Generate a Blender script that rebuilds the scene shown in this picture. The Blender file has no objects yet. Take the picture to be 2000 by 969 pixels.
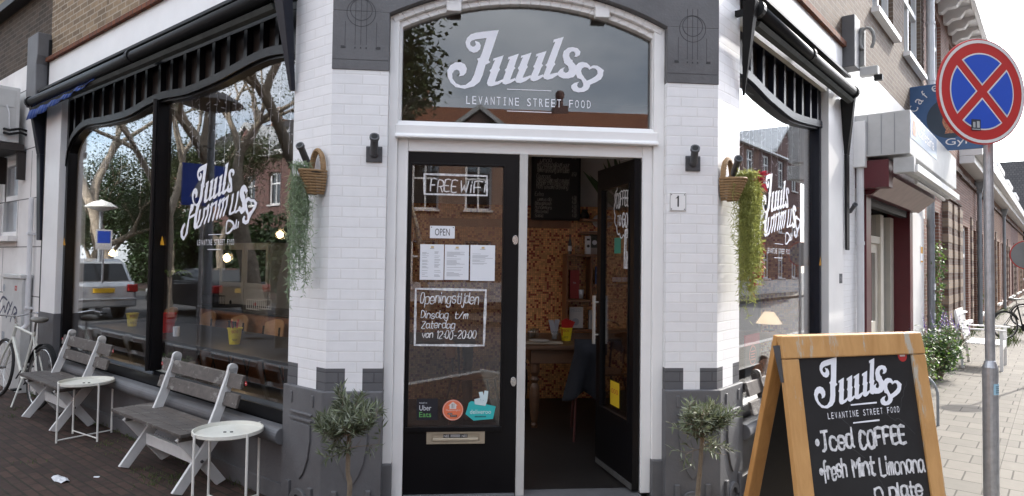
import bpy, bmesh, math, random
from math import sin, cos, pi, sqrt, atan2, tan
from mathutils import Vector, Matrix
from mathutils.geometry import tessellate_polygon
random.seed(11)
D2R = math.radians
sc = bpy.context.scene
COL = sc.collection
V = Vector

# ---------------------------------------------------------------- camera, sky, sun, exposure
EYE = V((0, 0, 1.65))
CR = V((0.99510693, -0.0978143, 0.01394833))
CD = V((0.01704003, 0.030844, -0.99937895))
CF = V((0.09732333, 0.9947266, 0.03235983))
cam = bpy.data.objects.new('camera', bpy.data.cameras.new('camera'))
COL.objects.link(cam)
cam.data.sensor_width = 36; cam.data.lens = 36 * 1300 / 2000
cam.data.shift_y = -14.5 / 2000
cam.data.clip_end = 1000; cam.data.clip_start = .05
m = Matrix.Identity(4)
for i in range(3):
    m[i][0] = CR[i]; m[i][1] = -CD[i]; m[i][2] = -CF[i]; m[i][3] = EYE[i]
cam.matrix_world = m
sc.camera = cam

SUN_EL = D2R(36); sunxy = V((.845, .535)).normalized()
wd = bpy.data.worlds.new('World'); sc.world = wd; wd.use_nodes = True
nt = wd.node_tree; nt.nodes.clear()
def wn(t, **k):
    n = nt.nodes.new(t)
    for a, b in k.items(): setattr(n, a, b)
    return n
sky = wn('ShaderNodeTexSky', sky_type='NISHITA', sun_disc=False, sun_elevation=SUN_EL,
         sun_rotation=atan2(sunxy.x, sunxy.y), air_density=1.0, dust_density=1.2, ozone_density=1.0)
tc = wn('ShaderNodeTexCoord')
mp = wn('ShaderNodeMapping'); mp.inputs['Scale'].default_value = (1, 1, 2.2)
cl = wn('ShaderNodeTexNoise'); cl.inputs['Scale'].default_value = 2.3; cl.inputs['Detail'].default_value = 6; cl.inputs['Roughness'].default_value = .55
cr = wn('ShaderNodeValToRGB'); cr.color_ramp.elements[0].position = .36; cr.color_ramp.elements[1].position = .6
cc = wn('ShaderNodeTexNoise'); cc.inputs['Scale'].default_value = 4.0; cc.inputs['Detail'].default_value = 5
c2 = wn('ShaderNodeValToRGB')
c2.color_ramp.elements[0].color = (5.8, 6.25, 7.0, 1); c2.color_ramp.elements[1].color = (9.7, 10.0, 10.5, 1)
c2.color_ramp.elements[0].position = .3; c2.color_ramp.elements[1].position = .7
mx = wn('ShaderNodeMix', data_type='RGBA')
bg = wn('ShaderNodeBackground'); bg.inputs['Strength'].default_value = .10
ow = wn('ShaderNodeOutputWorld')
L_ = nt.links.new
L_(tc.outputs['Generated'], mp.inputs['Vector']); L_(mp.outputs['Vector'], cl.inputs['Vector']); L_(mp.outputs['Vector'], cc.inputs['Vector'])
L_(cl.outputs['Fac'], cr.inputs['Fac']); L_(cc.outputs['Fac'], c2.inputs['Fac'])
L_(cr.outputs['Color'], mx.inputs['Factor']); L_(sky.outputs['Color'], mx.inputs['A']); L_(c2.outputs['Color'], mx.inputs['B'])
# thin cloud glows round the sun
dp = wn('ShaderNodeVectorMath', operation='DOT_PRODUCT'); dp.inputs[1].default_value = (sunxy.x * cos(SUN_EL), sunxy.y * cos(SUN_EL), sin(SUN_EL))
mxz = wn('ShaderNodeMath', operation='MAXIMUM'); mxz.inputs[1].default_value = 0
pw = wn('ShaderNodeMath', operation='POWER'); pw.inputs[1].default_value = 13
ma = wn('ShaderNodeMath', operation='MULTIPLY_ADD'); ma.inputs[1].default_value = 4; ma.inputs[2].default_value = 1
vs_ = wn('ShaderNodeVectorMath', operation='SCALE')
L_(tc.outputs['Generated'], dp.inputs[0]); L_(dp.outputs['Value'], mxz.inputs[0]); L_(mxz.outputs[0], pw.inputs[0]); L_(pw.outputs[0], ma.inputs[0])
L_(mx.outputs['Result'], vs_.inputs[0]); L_(ma.outputs[0], vs_.inputs['Scale'])
L_(vs_.outputs[0], bg.inputs['Color']); L_(bg.outputs['Background'], ow.inputs['Surface'])

sl = bpy.data.lights.new('sun', 'SUN'); sl.energy = 2.0; sl.angle = D2R(.6); sl.color = (1, .95, .86)
so = bpy.data.objects.new('sun', sl); COL.objects.link(so)
sd = V((sunxy.x * cos(SUN_EL), sunxy.y * cos(SUN_EL), sin(SUN_EL)))
so.rotation_euler = sd.to_track_quat('Z', 'Y').to_euler(); so.location = (20, 15, 25)
sc.view_settings.view_transform = 'Standard'; sc.view_settings.look = 'None'
sc.view_settings.gamma = 1; sc.view_settings.exposure = 1.86
sc.cycles.use_denoising = True
sc.cycles.max_bounces = 8; sc.cycles.transparent_max_bounces = 16; sc.cycles.glossy_bounces = 4
sc.cycles.sample_clamp_indirect = 6
sc.cycles.caustics_reflective = False; sc.cycles.caustics_refractive = False

# ---------------------------------------------------------------- frames (u along the wall, o out of it, z up)
S = sqrt(.5)
def frame(org, du, no):
    org = V(org); du = V(du).normalized(); no = V(no).normalized()
    def F(u, o, z): return V((org.x + u * du.x + o * no.x, org.y + u * du.y + o * no.y, org.z + z))
    F.org = org; F.du = du; F.no = no
    return F
FC = frame((0, 4.37, 0), (1, 0, 0), (0, -1, 0))             # cut-off corner with the door
FL = frame((-.757, 4.37, 0), (-S, S, 0), (-S, -S, 0))       # left street front
FR = frame((1.833, 4.37, 0), (S, S, 0), (S, -S, 0))         # right street front
FW = frame((0, 0, 0), (1, 0, 0), (0, 1, 0))                 # plain world axes
def ray(px, py): return CR * (px - 1000) + CD * (py - 470) + CF * 1300
def hit(px, py, p, n):
    r = ray(px, py); return EYE + r * ((p - EYE).dot(n) / r.dot(n))
def onF(F, px, py, off=0):
    p = hit(px, py, F.org + F.no * off, F.no); d = p - F.org
    return d.dot(F.du), p.z
def ground(px, py, z=0): return hit(px, py, V((0, 0, z)), V((0, 0, 1)))
def atY(px, py, Y): return hit(px, py, V((0, Y, 0)), V((0, 1, 0)))
def depth(px, py, d): return EYE + ray(px, py) * (d / 1300)

# ---------------------------------------------------------------- materials
MATS = {}
class NT:
    def __init__(s, name):
        s.m = bpy.data.materials.new(name); s.m.use_nodes = True
        s.t = s.m.node_tree; s.t.nodes.clear()
        s.o = s.n('ShaderNodeOutputMaterial')
    def n(s, t, **k):
        n = s.t.nodes.new(t)
        for a, b in k.items():
            if a.startswith('i_'): n.inputs[a[2:].replace('_', ' ')].default_value = b
            else: setattr(n, a, b)
        return n
    def l(s, a, b): s.t.links.new(a, b)
    def uv(s, scale=(1, 1, 1), obj=False):
        c = s.n('ShaderNodeTexCoord'); mp = s.n('ShaderNodeMapping'); mp.inputs['Scale'].default_value = scale
        s.l(c.outputs['Object' if obj else 'UV'], mp.inputs['Vector']); return mp.outputs['Vector']
def c4(c): return (c[0], c[1], c[2], 1)
def sh(c, k): return tuple(min(1, x * k) for x in c)
def mat(name, col, rough=.6, var=.15, nscale=6, bump=0, metal=0, spec=.5, bscale=None, emit=None, stretch=(1, 1, 1), dirt=0):
    if name in MATS: return MATS[name]
    a = NT(name); b = a.n('ShaderNodeBsdfPrincipled')
    b.inputs['Roughness'].default_value = rough; b.inputs['Metallic'].default_value = metal
    b.inputs['Specular IOR Level'].default_value = spec
    vec = a.uv(stretch, obj=True)
    nz = a.n('ShaderNodeTexNoise'); nz.inputs['Scale'].default_value = nscale; nz.inputs['Detail'].default_value = 6; nz.inputs['Roughness'].default_value = .6
    a.l(vec, nz.inputs['Vector'])
    cr = a.n('ShaderNodeValToRGB'); cr.color_ramp.elements[0].position = .3; cr.color_ramp.elements[1].position = .7
    cr.color_ramp.elements[0].color = c4(sh(col, 1 - var)); cr.color_ramp.elements[1].color = c4(sh(col, 1 + var * .6))
    a.l(nz.outputs['Fac'], cr.inputs['Fac'])
    out = cr.outputs['Color']
    if dirt:
        n2 = a.n('ShaderNodeTexNoise'); n2.inputs['Scale'].default_value = 1.7; n2.inputs['Detail'].default_value = 8; n2.inputs['Roughness'].default_value = .7
        a.l(vec, n2.inputs['Vector'])
        r2 = a.n('ShaderNodeValToRGB'); r2.color_ramp.elements[0].position = .52; r2.color_ramp.elements[1].position = .72
        a.l(n2.outputs['Fac'], r2.inputs['Fac'])
        mm = a.n('ShaderNodeMath', operation='MULTIPLY'); mm.inputs[1].default_value = dirt
        a.l(r2.outputs['Color'], mm.inputs[0])
        x = a.n('ShaderNodeMix', data_type='RGBA'); a.l(mm.outputs[0], x.inputs['Factor']); a.l(out, x.inputs['A'])
        x.inputs['B'].default_value = c4((col[0] * .45, col[1] * .42, col[2] * .38)); out = x.outputs['Result']
    a.l(out, b.inputs['Base Color'])
    if emit:
        b.inputs['Emission Color'].default_value = c4(emit[0]); b.inputs['Emission Strength'].default_value = emit[1]
    if bump:
        n3 = a.n('ShaderNodeTexNoise'); n3.inputs['Scale'].default_value = bscale or nscale * 5; n3.inputs['Detail'].default_value = 4
        a.l(vec, n3.inputs['Vector'])
        bp = a.n('ShaderNodeBump'); bp.inputs['Strength'].default_value = bump; bp.inputs['Distance'].default_value = .004
        a.l(n3.outputs['Fac'], bp.inputs['Height']); a.l(bp.outputs['Normal'], b.inputs['Normal'])
    a.l(b.outputs['BSDF'], a.o.inputs['Surface'])
    MATS[name] = a.m; return a.m
def brick(name, c1, c2, mortar, w=.21, h=.065, ms=.008, rough=.8, bump=.5, off=.5, bias=0, noise=.25, dirt=0, smooth=.1, chips=False):
    if name in MATS: return MATS[name]
    a = NT(name); b = a.n('ShaderNodeBsdfPrincipled'); b.inputs['Roughness'].default_value = rough; b.inputs['Specular IOR Level'].default_value = .2
    v = a.uv()
    wv = a.n('ShaderNodeTexNoise'); wv.inputs['Scale'].default_value = 5; wv.inputs['Detail'].default_value = 3
    a.l(v, wv.inputs['Vector'])
    add = a.n('ShaderNodeVectorMath', operation='MULTIPLY_ADD'); add.inputs[1].default_value = (.006, .006, 0)
    a.l(wv.outputs['Color'], add.inputs[0]); a.l(v, add.inputs[2])
    t = a.n('ShaderNodeTexBrick', offset=off)
    t.inputs['Color1'].default_value = c4(c1); t.inputs['Color2'].default_value = c4(c2); t.inputs['Mortar'].default_value = c4(mortar)
    t.inputs['Scale'].default_value = 1; t.inputs['Brick Width'].default_value = w; t.inputs['Row Height'].default_value = h
    t.inputs['Mortar Size'].default_value = ms; t.inputs['Mortar Smooth'].default_value = smooth; t.inputs['Bias'].default_value = bias
    a.l(add.outputs[0], t.inputs['Vector'])
    nz = a.n('ShaderNodeTexNoise'); nz.inputs['Scale'].default_value = 9; nz.inputs['Detail'].default_value = 8; nz.inputs['Roughness'].default_value = .65
    a.l(v, nz.inputs['Vector'])
    mr = a.n('ShaderNodeMapRange'); mr.inputs['To Min'].default_value = 1 - noise; mr.inputs['To Max'].default_value = 1 + noise
    a.l(nz.outputs['Fac'], mr.inputs['Value'])
    x = a.n('ShaderNodeMix', data_type='RGBA', blend_type='MULTIPLY'); x.inputs['Factor'].default_value = 1
    a.l(t.outputs['Color'], x.inputs['A']); a.l(mr.outputs['Result'], x.inputs['B'])
    out = x.outputs['Result']
    if dirt:
        n2 = a.n('ShaderNodeTexNoise'); n2.inputs['Scale'].default_value = 1.3; n2.inputs['Detail'].default_value = 9; n2.inputs['Roughness'].default_value = .7
        a.l(v, n2.inputs['Vector'])
        r2 = a.n('ShaderNodeValToRGB'); r2.color_ramp.elements[0].position = .5; r2.color_ramp.elements[1].position = .75
        a.l(n2.outputs['Fac'], r2.inputs['Fac'])
        mm = a.n('ShaderNodeMath', operation='MULTIPLY'); mm.inputs[1].default_value = dirt; a.l(r2.outputs['Color'], mm.inputs[0])
        y = a.n('ShaderNodeMix', data_type='RGBA'); a.l(mm.outputs[0], y.inputs['Factor']); a.l(out, y.inputs['A'])
        y.inputs['B'].default_value = c4(sh(c1, .4)); out = y.outputs['Result']
    if chips:       # flaked paint and thin grey runs down the wall
        n4 = a.n('ShaderNodeTexNoise'); n4.inputs['Scale'].default_value = 26; n4.inputs['Detail'].default_value = 9; n4.inputs['Roughness'].default_value = .72
        a.l(v, n4.inputs['Vector']); r4 = a.n('ShaderNodeValToRGB'); r4.color_ramp.elements[0].position = .655; r4.color_ramp.elements[1].position = .68; a.l(n4.outputs['Fac'], r4.inputs['Fac'])
        m4 = a.n('ShaderNodeMath', operation='MULTIPLY'); m4.inputs[1].default_value = .4; a.l(r4.outputs['Color'], m4.inputs[0])
        y4 = a.n('ShaderNodeMix', data_type='RGBA'); a.l(m4.outputs[0], y4.inputs['Factor']); a.l(out, y4.inputs['A']); y4.inputs['B'].default_value = (.40, .37, .33, 1); out = y4.outputs['Result']
        n5 = a.n('ShaderNodeTexNoise'); n5.inputs['Scale'].default_value = 1; n5.inputs['Detail'].default_value = 7; n5.inputs['Roughness'].default_value = .6
        a.l(a.uv((14, .9, 1)), n5.inputs['Vector']); r5 = a.n('ShaderNodeValToRGB'); r5.color_ramp.elements[0].position = .5; r5.color_ramp.elements[1].position = .8; a.l(n5.outputs['Fac'], r5.inputs['Fac'])
        m5 = a.n('ShaderNodeMath', operation='MULTIPLY'); m5.inputs[1].default_value = .10; a.l(r5.outputs['Color'], m5.inputs[0])
        y5 = a.n('ShaderNodeMix', data_type='RGBA'); a.l(m5.outputs[0], y5.inputs['Factor']); a.l(out, y5.inputs['A']); y5.inputs['B'].default_value = (.50, .48, .44, 1); out = y5.outputs['Result']
    a.l(out, b.inputs['Base Color'])
    inv = a.n('ShaderNodeMath', operation='SUBTRACT'); inv.inputs[0].default_value = 1; a.l(t.outputs['Fac'], inv.inputs[1])
    ad = a.n('ShaderNodeMath', operation='MULTIPLY_ADD'); ad.inputs[1].default_value = .35; a.l(nz.outputs['Fac'], ad.inputs[0]); a.l(inv.outputs[0], ad.inputs[2])
    bp = a.n('ShaderNodeBump'); bp.inputs['Strength'].default_value = bump; bp.inputs['Distance'].default_value = .006
    a.l(ad.outputs[0], bp.inputs['Height']); a.l(bp.outputs['Normal'], b.inputs['Normal'])
    a.l(b.outputs['BSDF'], a.o.inputs['Surface'])
    MATS[name] = a.m; return a.m
def mosaic(name, size, c_main, c_dark, grout, frac=.22):
    a = NT(name); b = a.n('ShaderNodeBsdfPrincipled'); b.inputs['Roughness'].default_value = .25
    v = a.uv((1 / size, 1 / size, 1))
    fl = a.n('ShaderNodeVectorMath', operation='FLOOR'); a.l(v, fl.inputs[0])
    w = a.n('ShaderNodeTexWhiteNoise', noise_dimensions='2D'); a.l(fl.outputs[0], w.inputs['Vector'])
    cr = a.n('ShaderNodeValToRGB'); cr.color_ramp.interpolation = 'CONSTANT'
    e = cr.color_ramp.elements; e[0].color = c4(c_dark); e[1].position = frac; e[1].color = c4(c_main)
    for p, k in ((.45, .8), (.7, 1.25)):
        q = e.new(p); q.color = c4(sh(c_main, k))
    a.l(w.outputs['Value'], cr.inputs['Fac'])
    t = a.n('ShaderNodeTexBrick', offset=0); t.inputs['Scale'].default_value = 1; t.inputs['Brick Width'].default_value = 1; t.inputs['Row Height'].default_value = 1
    t.inputs['Mortar Size'].default_value = .05; a.l(v, t.inputs['Vector'])
    x = a.n('ShaderNodeMix', data_type='RGBA'); a.l(t.outputs['Fac'], x.inputs['Factor']); a.l(cr.outputs['Color'], x.inputs['A']); x.inputs['B'].default_value = c4(grout)
    a.l(x.outputs['Result'], b.inputs['Base Color']); a.l(b.outputs['BSDF'], a.o.inputs['Surface'])
    MATS[name] = a.m; return a.m
def glass(name, refl=1.8, base=.02, tint=(1, 1, 1), rough=0.0):
    a = NT(name)
    tr = a.n('ShaderNodeBsdfTransparent'); tr.inputs['Color'].default_value = c4(tint)
    gl = a.n('ShaderNodeBsdfGlossy'); gl.inputs['Roughness'].default_value = rough; gl.inputs['Color'].default_value = (.96, .98, 1, 1)
    ge = a.n('ShaderNodeNewGeometry'); dt = a.n('ShaderNodeVectorMath', operation='DOT_PRODUCT')
    a.l(ge.outputs['Incoming'], dt.inputs[0]); a.l(ge.outputs['Normal'], dt.inputs[1])
    ab = a.n('ShaderNodeMath', operation='ABSOLUTE'); a.l(dt.outputs['Value'], ab.inputs[0])
    om = a.n('ShaderNodeMath', operation='SUBTRACT'); om.inputs[0].default_value = 1; a.l(ab.outputs[0], om.inputs[1])
    pw5 = a.n('ShaderNodeMath', operation='POWER'); pw5.inputs[1].default_value = 5; a.l(om.outputs[0], pw5.inputs[0])
    fr = a.n('ShaderNodeMath', operation='MULTIPLY_ADD'); fr.inputs[1].default_value = .96; fr.inputs[2].default_value = .04; a.l(pw5.outputs[0], fr.inputs[0])
    mu = a.n('ShaderNodeMath', operation='MULTIPLY_ADD'); mu.inputs[1].default_value = refl; mu.inputs[2].default_value = base; mu.use_clamp = True
    a.l(fr.outputs[0], mu.inputs[0])
    mi = a.n('ShaderNodeMixShader'); a.l(mu.outputs[0], mi.inputs[0]); a.l(tr.outputs[0], mi.inputs[1]); a.l(gl.outputs[0], mi.inputs[2])
    a.l(mi.outputs[0], a.o.inputs['Surface']); MATS[name] = a.m; return a.m
def leafmat(name, col, var=.35, trans=.35, rough=.5):
    a = NT(name); g = a.n('ShaderNodeNewGeometry')
    cr = a.n('ShaderNodeValToRGB'); cr.color_ramp.elements[0].color = c4(sh(col, 1 - var)); cr.color_ramp.elements[1].color = c4(sh(col, 1 + var))
    a.l(g.outputs['Random Per Island'], cr.inputs['Fac'])
    b = a.n('ShaderNodeBsdfPrincipled'); b.inputs['Roughness'].default_value = rough; a.l(cr.outputs['Color'], b.inputs['Base Color'])
    t = a.n('ShaderNodeBsdfTranslucent'); a.l(cr.outputs['Color'], t.inputs['Color'])
    mi = a.n('ShaderNodeMixShader'); mi.inputs[0].default_value = trans; a.l(b.outputs[0], mi.inputs[1]); a.l(t.outputs[0], mi.inputs[2])
    a.l(mi.outputs[0], a.o.inputs['Surface']); MATS[name] = a.m; return a.m
def wood(name, col, dark, rough=.55, scale=(1, 1, 1), ring=14, wear=None):
    a = NT(name); b = a.n('ShaderNodeBsdfPrincipled'); b.inputs['Roughness'].default_value = rough
    v = a.uv(scale, obj=True)
    nz = a.n('ShaderNodeTexNoise'); nz.inputs['Scale'].default_value = ring; nz.inputs['Detail'].default_value = 7; nz.inputs['Roughness'].default_value = .65; nz.inputs['Distortion'].default_value = .6
    a.l(v, nz.inputs['Vector'])
    cr = a.n('ShaderNodeValToRGB'); cr.color_ramp.elements[0].position = .3; cr.color_ramp.elements[1].position = .68
    cr.color_ramp.elements[0].color = c4(dark); cr.color_ramp.elements[1].color = c4(col)
    a.l(nz.outputs['Fac'], cr.inputs['Fac']); out = cr.outputs['Color']
    if wear:
        n2 = a.n('ShaderNodeTexNoise'); n2.inputs['Scale'].default_value = 7; n2.inputs['Detail'].default_value = 10; n2.inputs['Roughness'].default_value = .75
        a.l(v, n2.inputs['Vector'])
        r2 = a.n('ShaderNodeValToRGB'); r2.color_ramp.elements[0].position = .56; r2.color_ramp.elements[1].position = .6; a.l(n2.outputs['Fac'], r2.inputs['Fac'])
        x = a.n('ShaderNodeMix', data_type='RGBA'); a.l(r2.outputs['Color'], x.inputs['Factor']); a.l(out, x.inputs['A']); x.inputs['B'].default_value = c4(wear); out = x.outputs['Result']
    a.l(out, b.inputs['Base Color'])
    bp = a.n('ShaderNodeBump'); bp.inputs['Strength'].default_value = .25; bp.inputs['Distance'].default_value = .002
    a.l(nz.outputs['Fac'], bp.inputs['Height']); a.l(bp.outputs['Normal'], b.inputs['Normal'])
    a.l(b.outputs['BSDF'], a.o.inputs['Surface']); MATS[name] = a.m; return a.m

WB = brick('white painted brick', (.745, .745, .75), (.785, .785, .79), (.715, .71, .705), w=.225, h=.0665, ms=.005, bump=.34, noise=.07, dirt=.05, chips=True, smooth=.3, rough=.6)
GB = brick('grey painted brick', (.105, .105, .112), (.12, .12, .126), (.08, .08, .085), w=.225, h=.0665, ms=.005, bump=.5, noise=.12, smooth=.3, rough=.6)
GS = mat('grey painted stone', (.115, .115, .12), .55, .16, 4, .45, bscale=60, dirt=.5)
WW = mat('white painted wood', (.78, .775, .765), .38, .05, 3, .1, bscale=30, dirt=.05)
WF = mat('white render', (.72, .70, .68), .7, .08, 3, .3, dirt=.22)
CREAM = mat('cream painted wood', (.62, .58, .50), .5, .08, 3, .1)
BK = mat('black gloss paint', (.005, .005, .006), .3, .2, 5, .05, spec=.2)
BKM = mat('black matt paint', (.007, .0075, .008), .5, .2, 5, .2, spec=.25)
NAVY = mat('blue black paint', (.009, .011, .02), .4, .2, 5, .15, spec=.3)
BRN = mat('dark brown panel', (.022, .016, .013), .35, .25, 5)
STEEL = mat('galvanised steel', (.42, .43, .45), .42, .2, 25, .1, metal=.85)
CHROME = mat('polished steel', (.6, .6, .6), .25, .1, 10, metal=1)
ZINC = mat('grey zinc', (.27, .29, .31), .5, .2, 8, .1, metal=.3)
PIPE = mat('white pipe', (.66, .66, .67), .4, .08, 5)
GBOX = mat('grey plastic', (.5, .5, .49), .55, .1, 6, dirt=.3)
UPB = brick('yellow brown brick', (.29, .21, .13), (.16, .115, .075), (.36, .31, .24), w=.21, h=.064, ms=.007, noise=.35, bump=.6, dirt=.25)
UPR = brick('brown grey brick', (.165, .122, .092), (.115, .083, .063), (.20, .18, .155), w=.21, h=.064, ms=.007, noise=.3, bump=.6, dirt=.12)
OLDB = brick('sooty old brick', (.085, .062, .045), (.05, .038, .03), (.11, .09, .07), w=.2, h=.06, ms=.007, noise=.4, bump=.6)
PALB = brick('pale yellow brick', (.38, .31, .19), (.30, .24, .14), (.25, .21, .15), w=.21, h=.064, ms=.006, noise=.2)
RB1 = brick('red brown brick', (.21, .10, .072), (.15, .072, .055), (.25, .21, .18), noise=.3, bump=.5)
RB2 = brick('purple red brick', (.16, .078, .066), (.11, .055, .05), (.19, .16, .145), noise=.3, bump=.5)
RB3 = brick('orange brick', (.27, .14, .085), (.2, .10, .065), (.28, .24, .2), noise=.3, bump=.5)
DKB = brick('dark clinker brick', (.13, .08, .062), (.10, .064, .052), (.13, .11, .095), noise=.3)
BUF = brick('buff band brick', (.29, .22, .165), (.24, .185, .135), (.25, .21, .18), noise=.25)
ROOFR = brick('red roof tile', (.30, .115, .055), (.22, .085, .045), (.11, .045, .03), w=.22, h=.28, ms=.02, bump=1, noise=.3)
ROOFD = brick('dark roof tile', (.06, .055, .055), (.045, .042, .043), (.025, .025, .025), w=.22, h=.28, ms=.02, bump=1, noise=.3)
LPAVE = brick('clinker paving', (.072, .044, .035), (.044, .03, .026), (.034, .03, .022), w=.205, h=.07, ms=.007, noise=.6, bump=.8, dirt=.4)
RPAVE = brick('grey paving tile', (.155, .142, .122), (.125, .116, .1), (.055, .05, .042), w=.3, h=.3, ms=.006, noise=.16, bump=.5, dirt=.1, rough=.85)
RSLAB = brick('pale paving slab', (.158, .146, .126), (.135, .125, .108), (.058, .053, .045), w=.6, h=.3, ms=.006, noise=.15, bump=.4, dirt=.1, rough=.85)
ASPH = mat('asphalt', (.052, .052, .054), .9, .25, 30, .5, bscale=120)
KERB = mat('kerb stone', (.28, .28, .27), .85, .15, 8, .3)
OAK = wood('varnished oak', (.52, .27, .09), (.36, .17, .05), .4, (1, 1, .12), 22)
OAKW = wood('weathered oak', (.55, .31, .12), (.42, .22, .075), .5, (1, 1, .12), 22, wear=(.42, .38, .31))
GREYW = wood('grey stained board', (.115, .10, .09), (.06, .052, .047), .6, (.25, 1.5, 1.5), 12, wear=(.2, .19, .175))
WHW = mat('white painted timber', (.66, .66, .65), .5, .1, 8, .2, dirt=.25)
WHM = mat('white powder coated steel', (.72, .71, .66), .4, .06, 8, dirt=.12)
TABW = wood('dark table wood', (.12, .055, .023), (.06, .027, .012), .5, (.15, 1, 1), 14)
SHELFW = wood('brown shelf wood', (.20, .085, .032), (.12, .05, .02), .45, (1, 1, .2), 12)
PLY = wood('plywood', (.42, .24, .11), (.32, .17, .075), .45, (.3, 1, 1), 10)
OSB = wood('osb board', (.27, .105, .035), (.15, .055, .02), .6, (1, 1, 1), 30)
CHALK = mat('white chalk marker', (.64, .64, .65), .8, .42, 55)
CHALKD = mat('faint chalk', (.24, .235, .22), .9, .2, 40)
VINYL = mat('white vinyl lettering', (.78, .79, .84), .5, .02, 5)
BOARD = mat('blackboard', (.012, .0125, .014), .42, .35, 7, .12)
BOARDI = mat('menu chalkboard', (.01, .01, .011), .7, .2, 4)
PAPER = mat('paper', (.72, .74, .78), .7, .04, 4)
INK = mat('black ink', (.02, .02, .02), .6, .1)
INKG = mat('grey print', (.28, .29, .31), .7, .1)
RED = mat('red plastic', (.42, .018, .016), .4, .1)
YEL = mat('yellow plastic', (.72, .56, .02), .4, .08)
ORA = mat('orange sticker', (.72, .17, .075), .5, .05)
TEAL = mat('teal sticker', (.03, .42, .42), .5, .05)
GRN = mat('green print', (.14, .42, .12), .5, .05)
BLUE = mat('sign blue', (.018, .075, .46), .4, .05)
SRED = mat('sign red', (.45, .028, .026), .4, .06)
SWH = mat('sign white', (.66, .64, .63), .4, .04)
CBLUE = mat('shop sign blue', (.03, .085, .2), .35, .1)
SGREY = mat('sign back grey', (.2, .2, .2), .5, .08)
MAROON = mat('maroon paint', (.09, .008, .014), .35, .15, dirt=.1)
PINKG = mat('pinkish aluminium', (.40, .30, .28), .5, .12, 6, dirt=.2)
TARP = mat('blue tarpaulin', (.015, .06, .28), .6, .2, 9, .4)
FAB = mat('awning fabric', (.05, .055, .05), .8, .4, 8)
IRON = mat('grey cast iron', (.07, .07, .075), .5, .15, 12, .3)
BAM = wood('wicker', (.33, .21, .10), (.17, .10, .045), .7, (1, 1, 4), 26)
BARK = mat('bark', (.30, .25, .19), .9, .4, 9, .8, bscale=25)
OBARK = mat('olive bark', (.19, .15, .105), .85, .35, 20, .6)
TERRA = mat('dark pot', (.06, .06, .062), .6, .2)
SOIL = mat('soil', (.03, .022, .015), .95, .3)
OLIVE = leafmat('olive leaf', (.115, .135, .075), .45, .25)
OLIVEB = leafmat('olive leaf pale', (.21, .23, .17), .3, .2)
GREY_G = leafmat('grey green moss', (.27, .35, .21), .3, .35)
LIMEY = leafmat('yellow green moss', (.30, .32, .09), .3, .4)
LEAF = leafmat('green leaf', (.055, .11, .03), .4, .35)
LEAFB = leafmat('light green leaf', (.12, .2, .04), .35, .4)
DLEAF = leafmat('dark leaf', (.03, .055, .018), .4, .3)
TLEAF = leafmat('tree leaf', (.075, .095, .036), .45, .35)
REDL = leafmat('red leaf', (.33, .03, .05), .4, .3)
PURP = leafmat('purple flower', (.11, .065, .3), .3, .3)
GRASS = leafmat('grass', (.09, .13, .035), .4, .3)
FLOORI = mat('dark cafe floor', (.018, .016, .015), .45, .3, 5)
CEIL = mat('ceiling', (.16, .15, .14), .8, .05)
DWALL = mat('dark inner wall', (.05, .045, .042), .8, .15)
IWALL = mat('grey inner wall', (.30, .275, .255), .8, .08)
MOS = mosaic('mosaic tile', .0235, (.62, .31, .12), (.26, .045, .025), (.25, .14, .075), .18)
GLW = glass('shop window glass', 1.4, .03)
GLT = glass('transom glass', .85, .025, (.7, .71, .72))
GLD = glass('door glass', 1.4, .03, (.68, .68, .7))
GLN = glass('house window glass', 2.0, .05, (.5, .52, .55))
GLJ = glass('drinking glass', 1.2, .02, (.93, .95, .95))
SILV = mat('silver car paint', (.48, .49, .50), .25, .03, 3, metal=.7)
BLKCAR = mat('black car paint', (.012, .012, .014), .15, .1)
TYRE = mat('tyre rubber', (.018, .018, .018), .75, .2)
CARGL = mat('dark car glass', (.01, .012, .013), .06, .1)
TAIL = mat('tail light', (.35, .012, .012), .2, .1)
PLATE = mat('yellow number plate', (.72, .42, .02), .5, .05)
BULB = mat('lit bulb', (1, .8, .5), .3, 0, emit=((1, .62, .25), 22))
SHADE = mat('lit lamp shade', (.8, .66, .48), .6, .05, emit=((1, .72, .42), .35))
TILEV = mat('beige tray', (.6, .55, .42), .5, .1)
FRIDGE = mat('white fridge enamel', (.42, .42, .38), .4, .05)
DENIM = mat('black fabric', (.012, .013, .018), .9, .3, 12, .4)
PINKM = mat('dark red steel', (.10, .035, .03), .35, .1, metal=.3)
SILVM = mat('fairy light', (.7, .7, .75), .3, .1)

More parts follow.
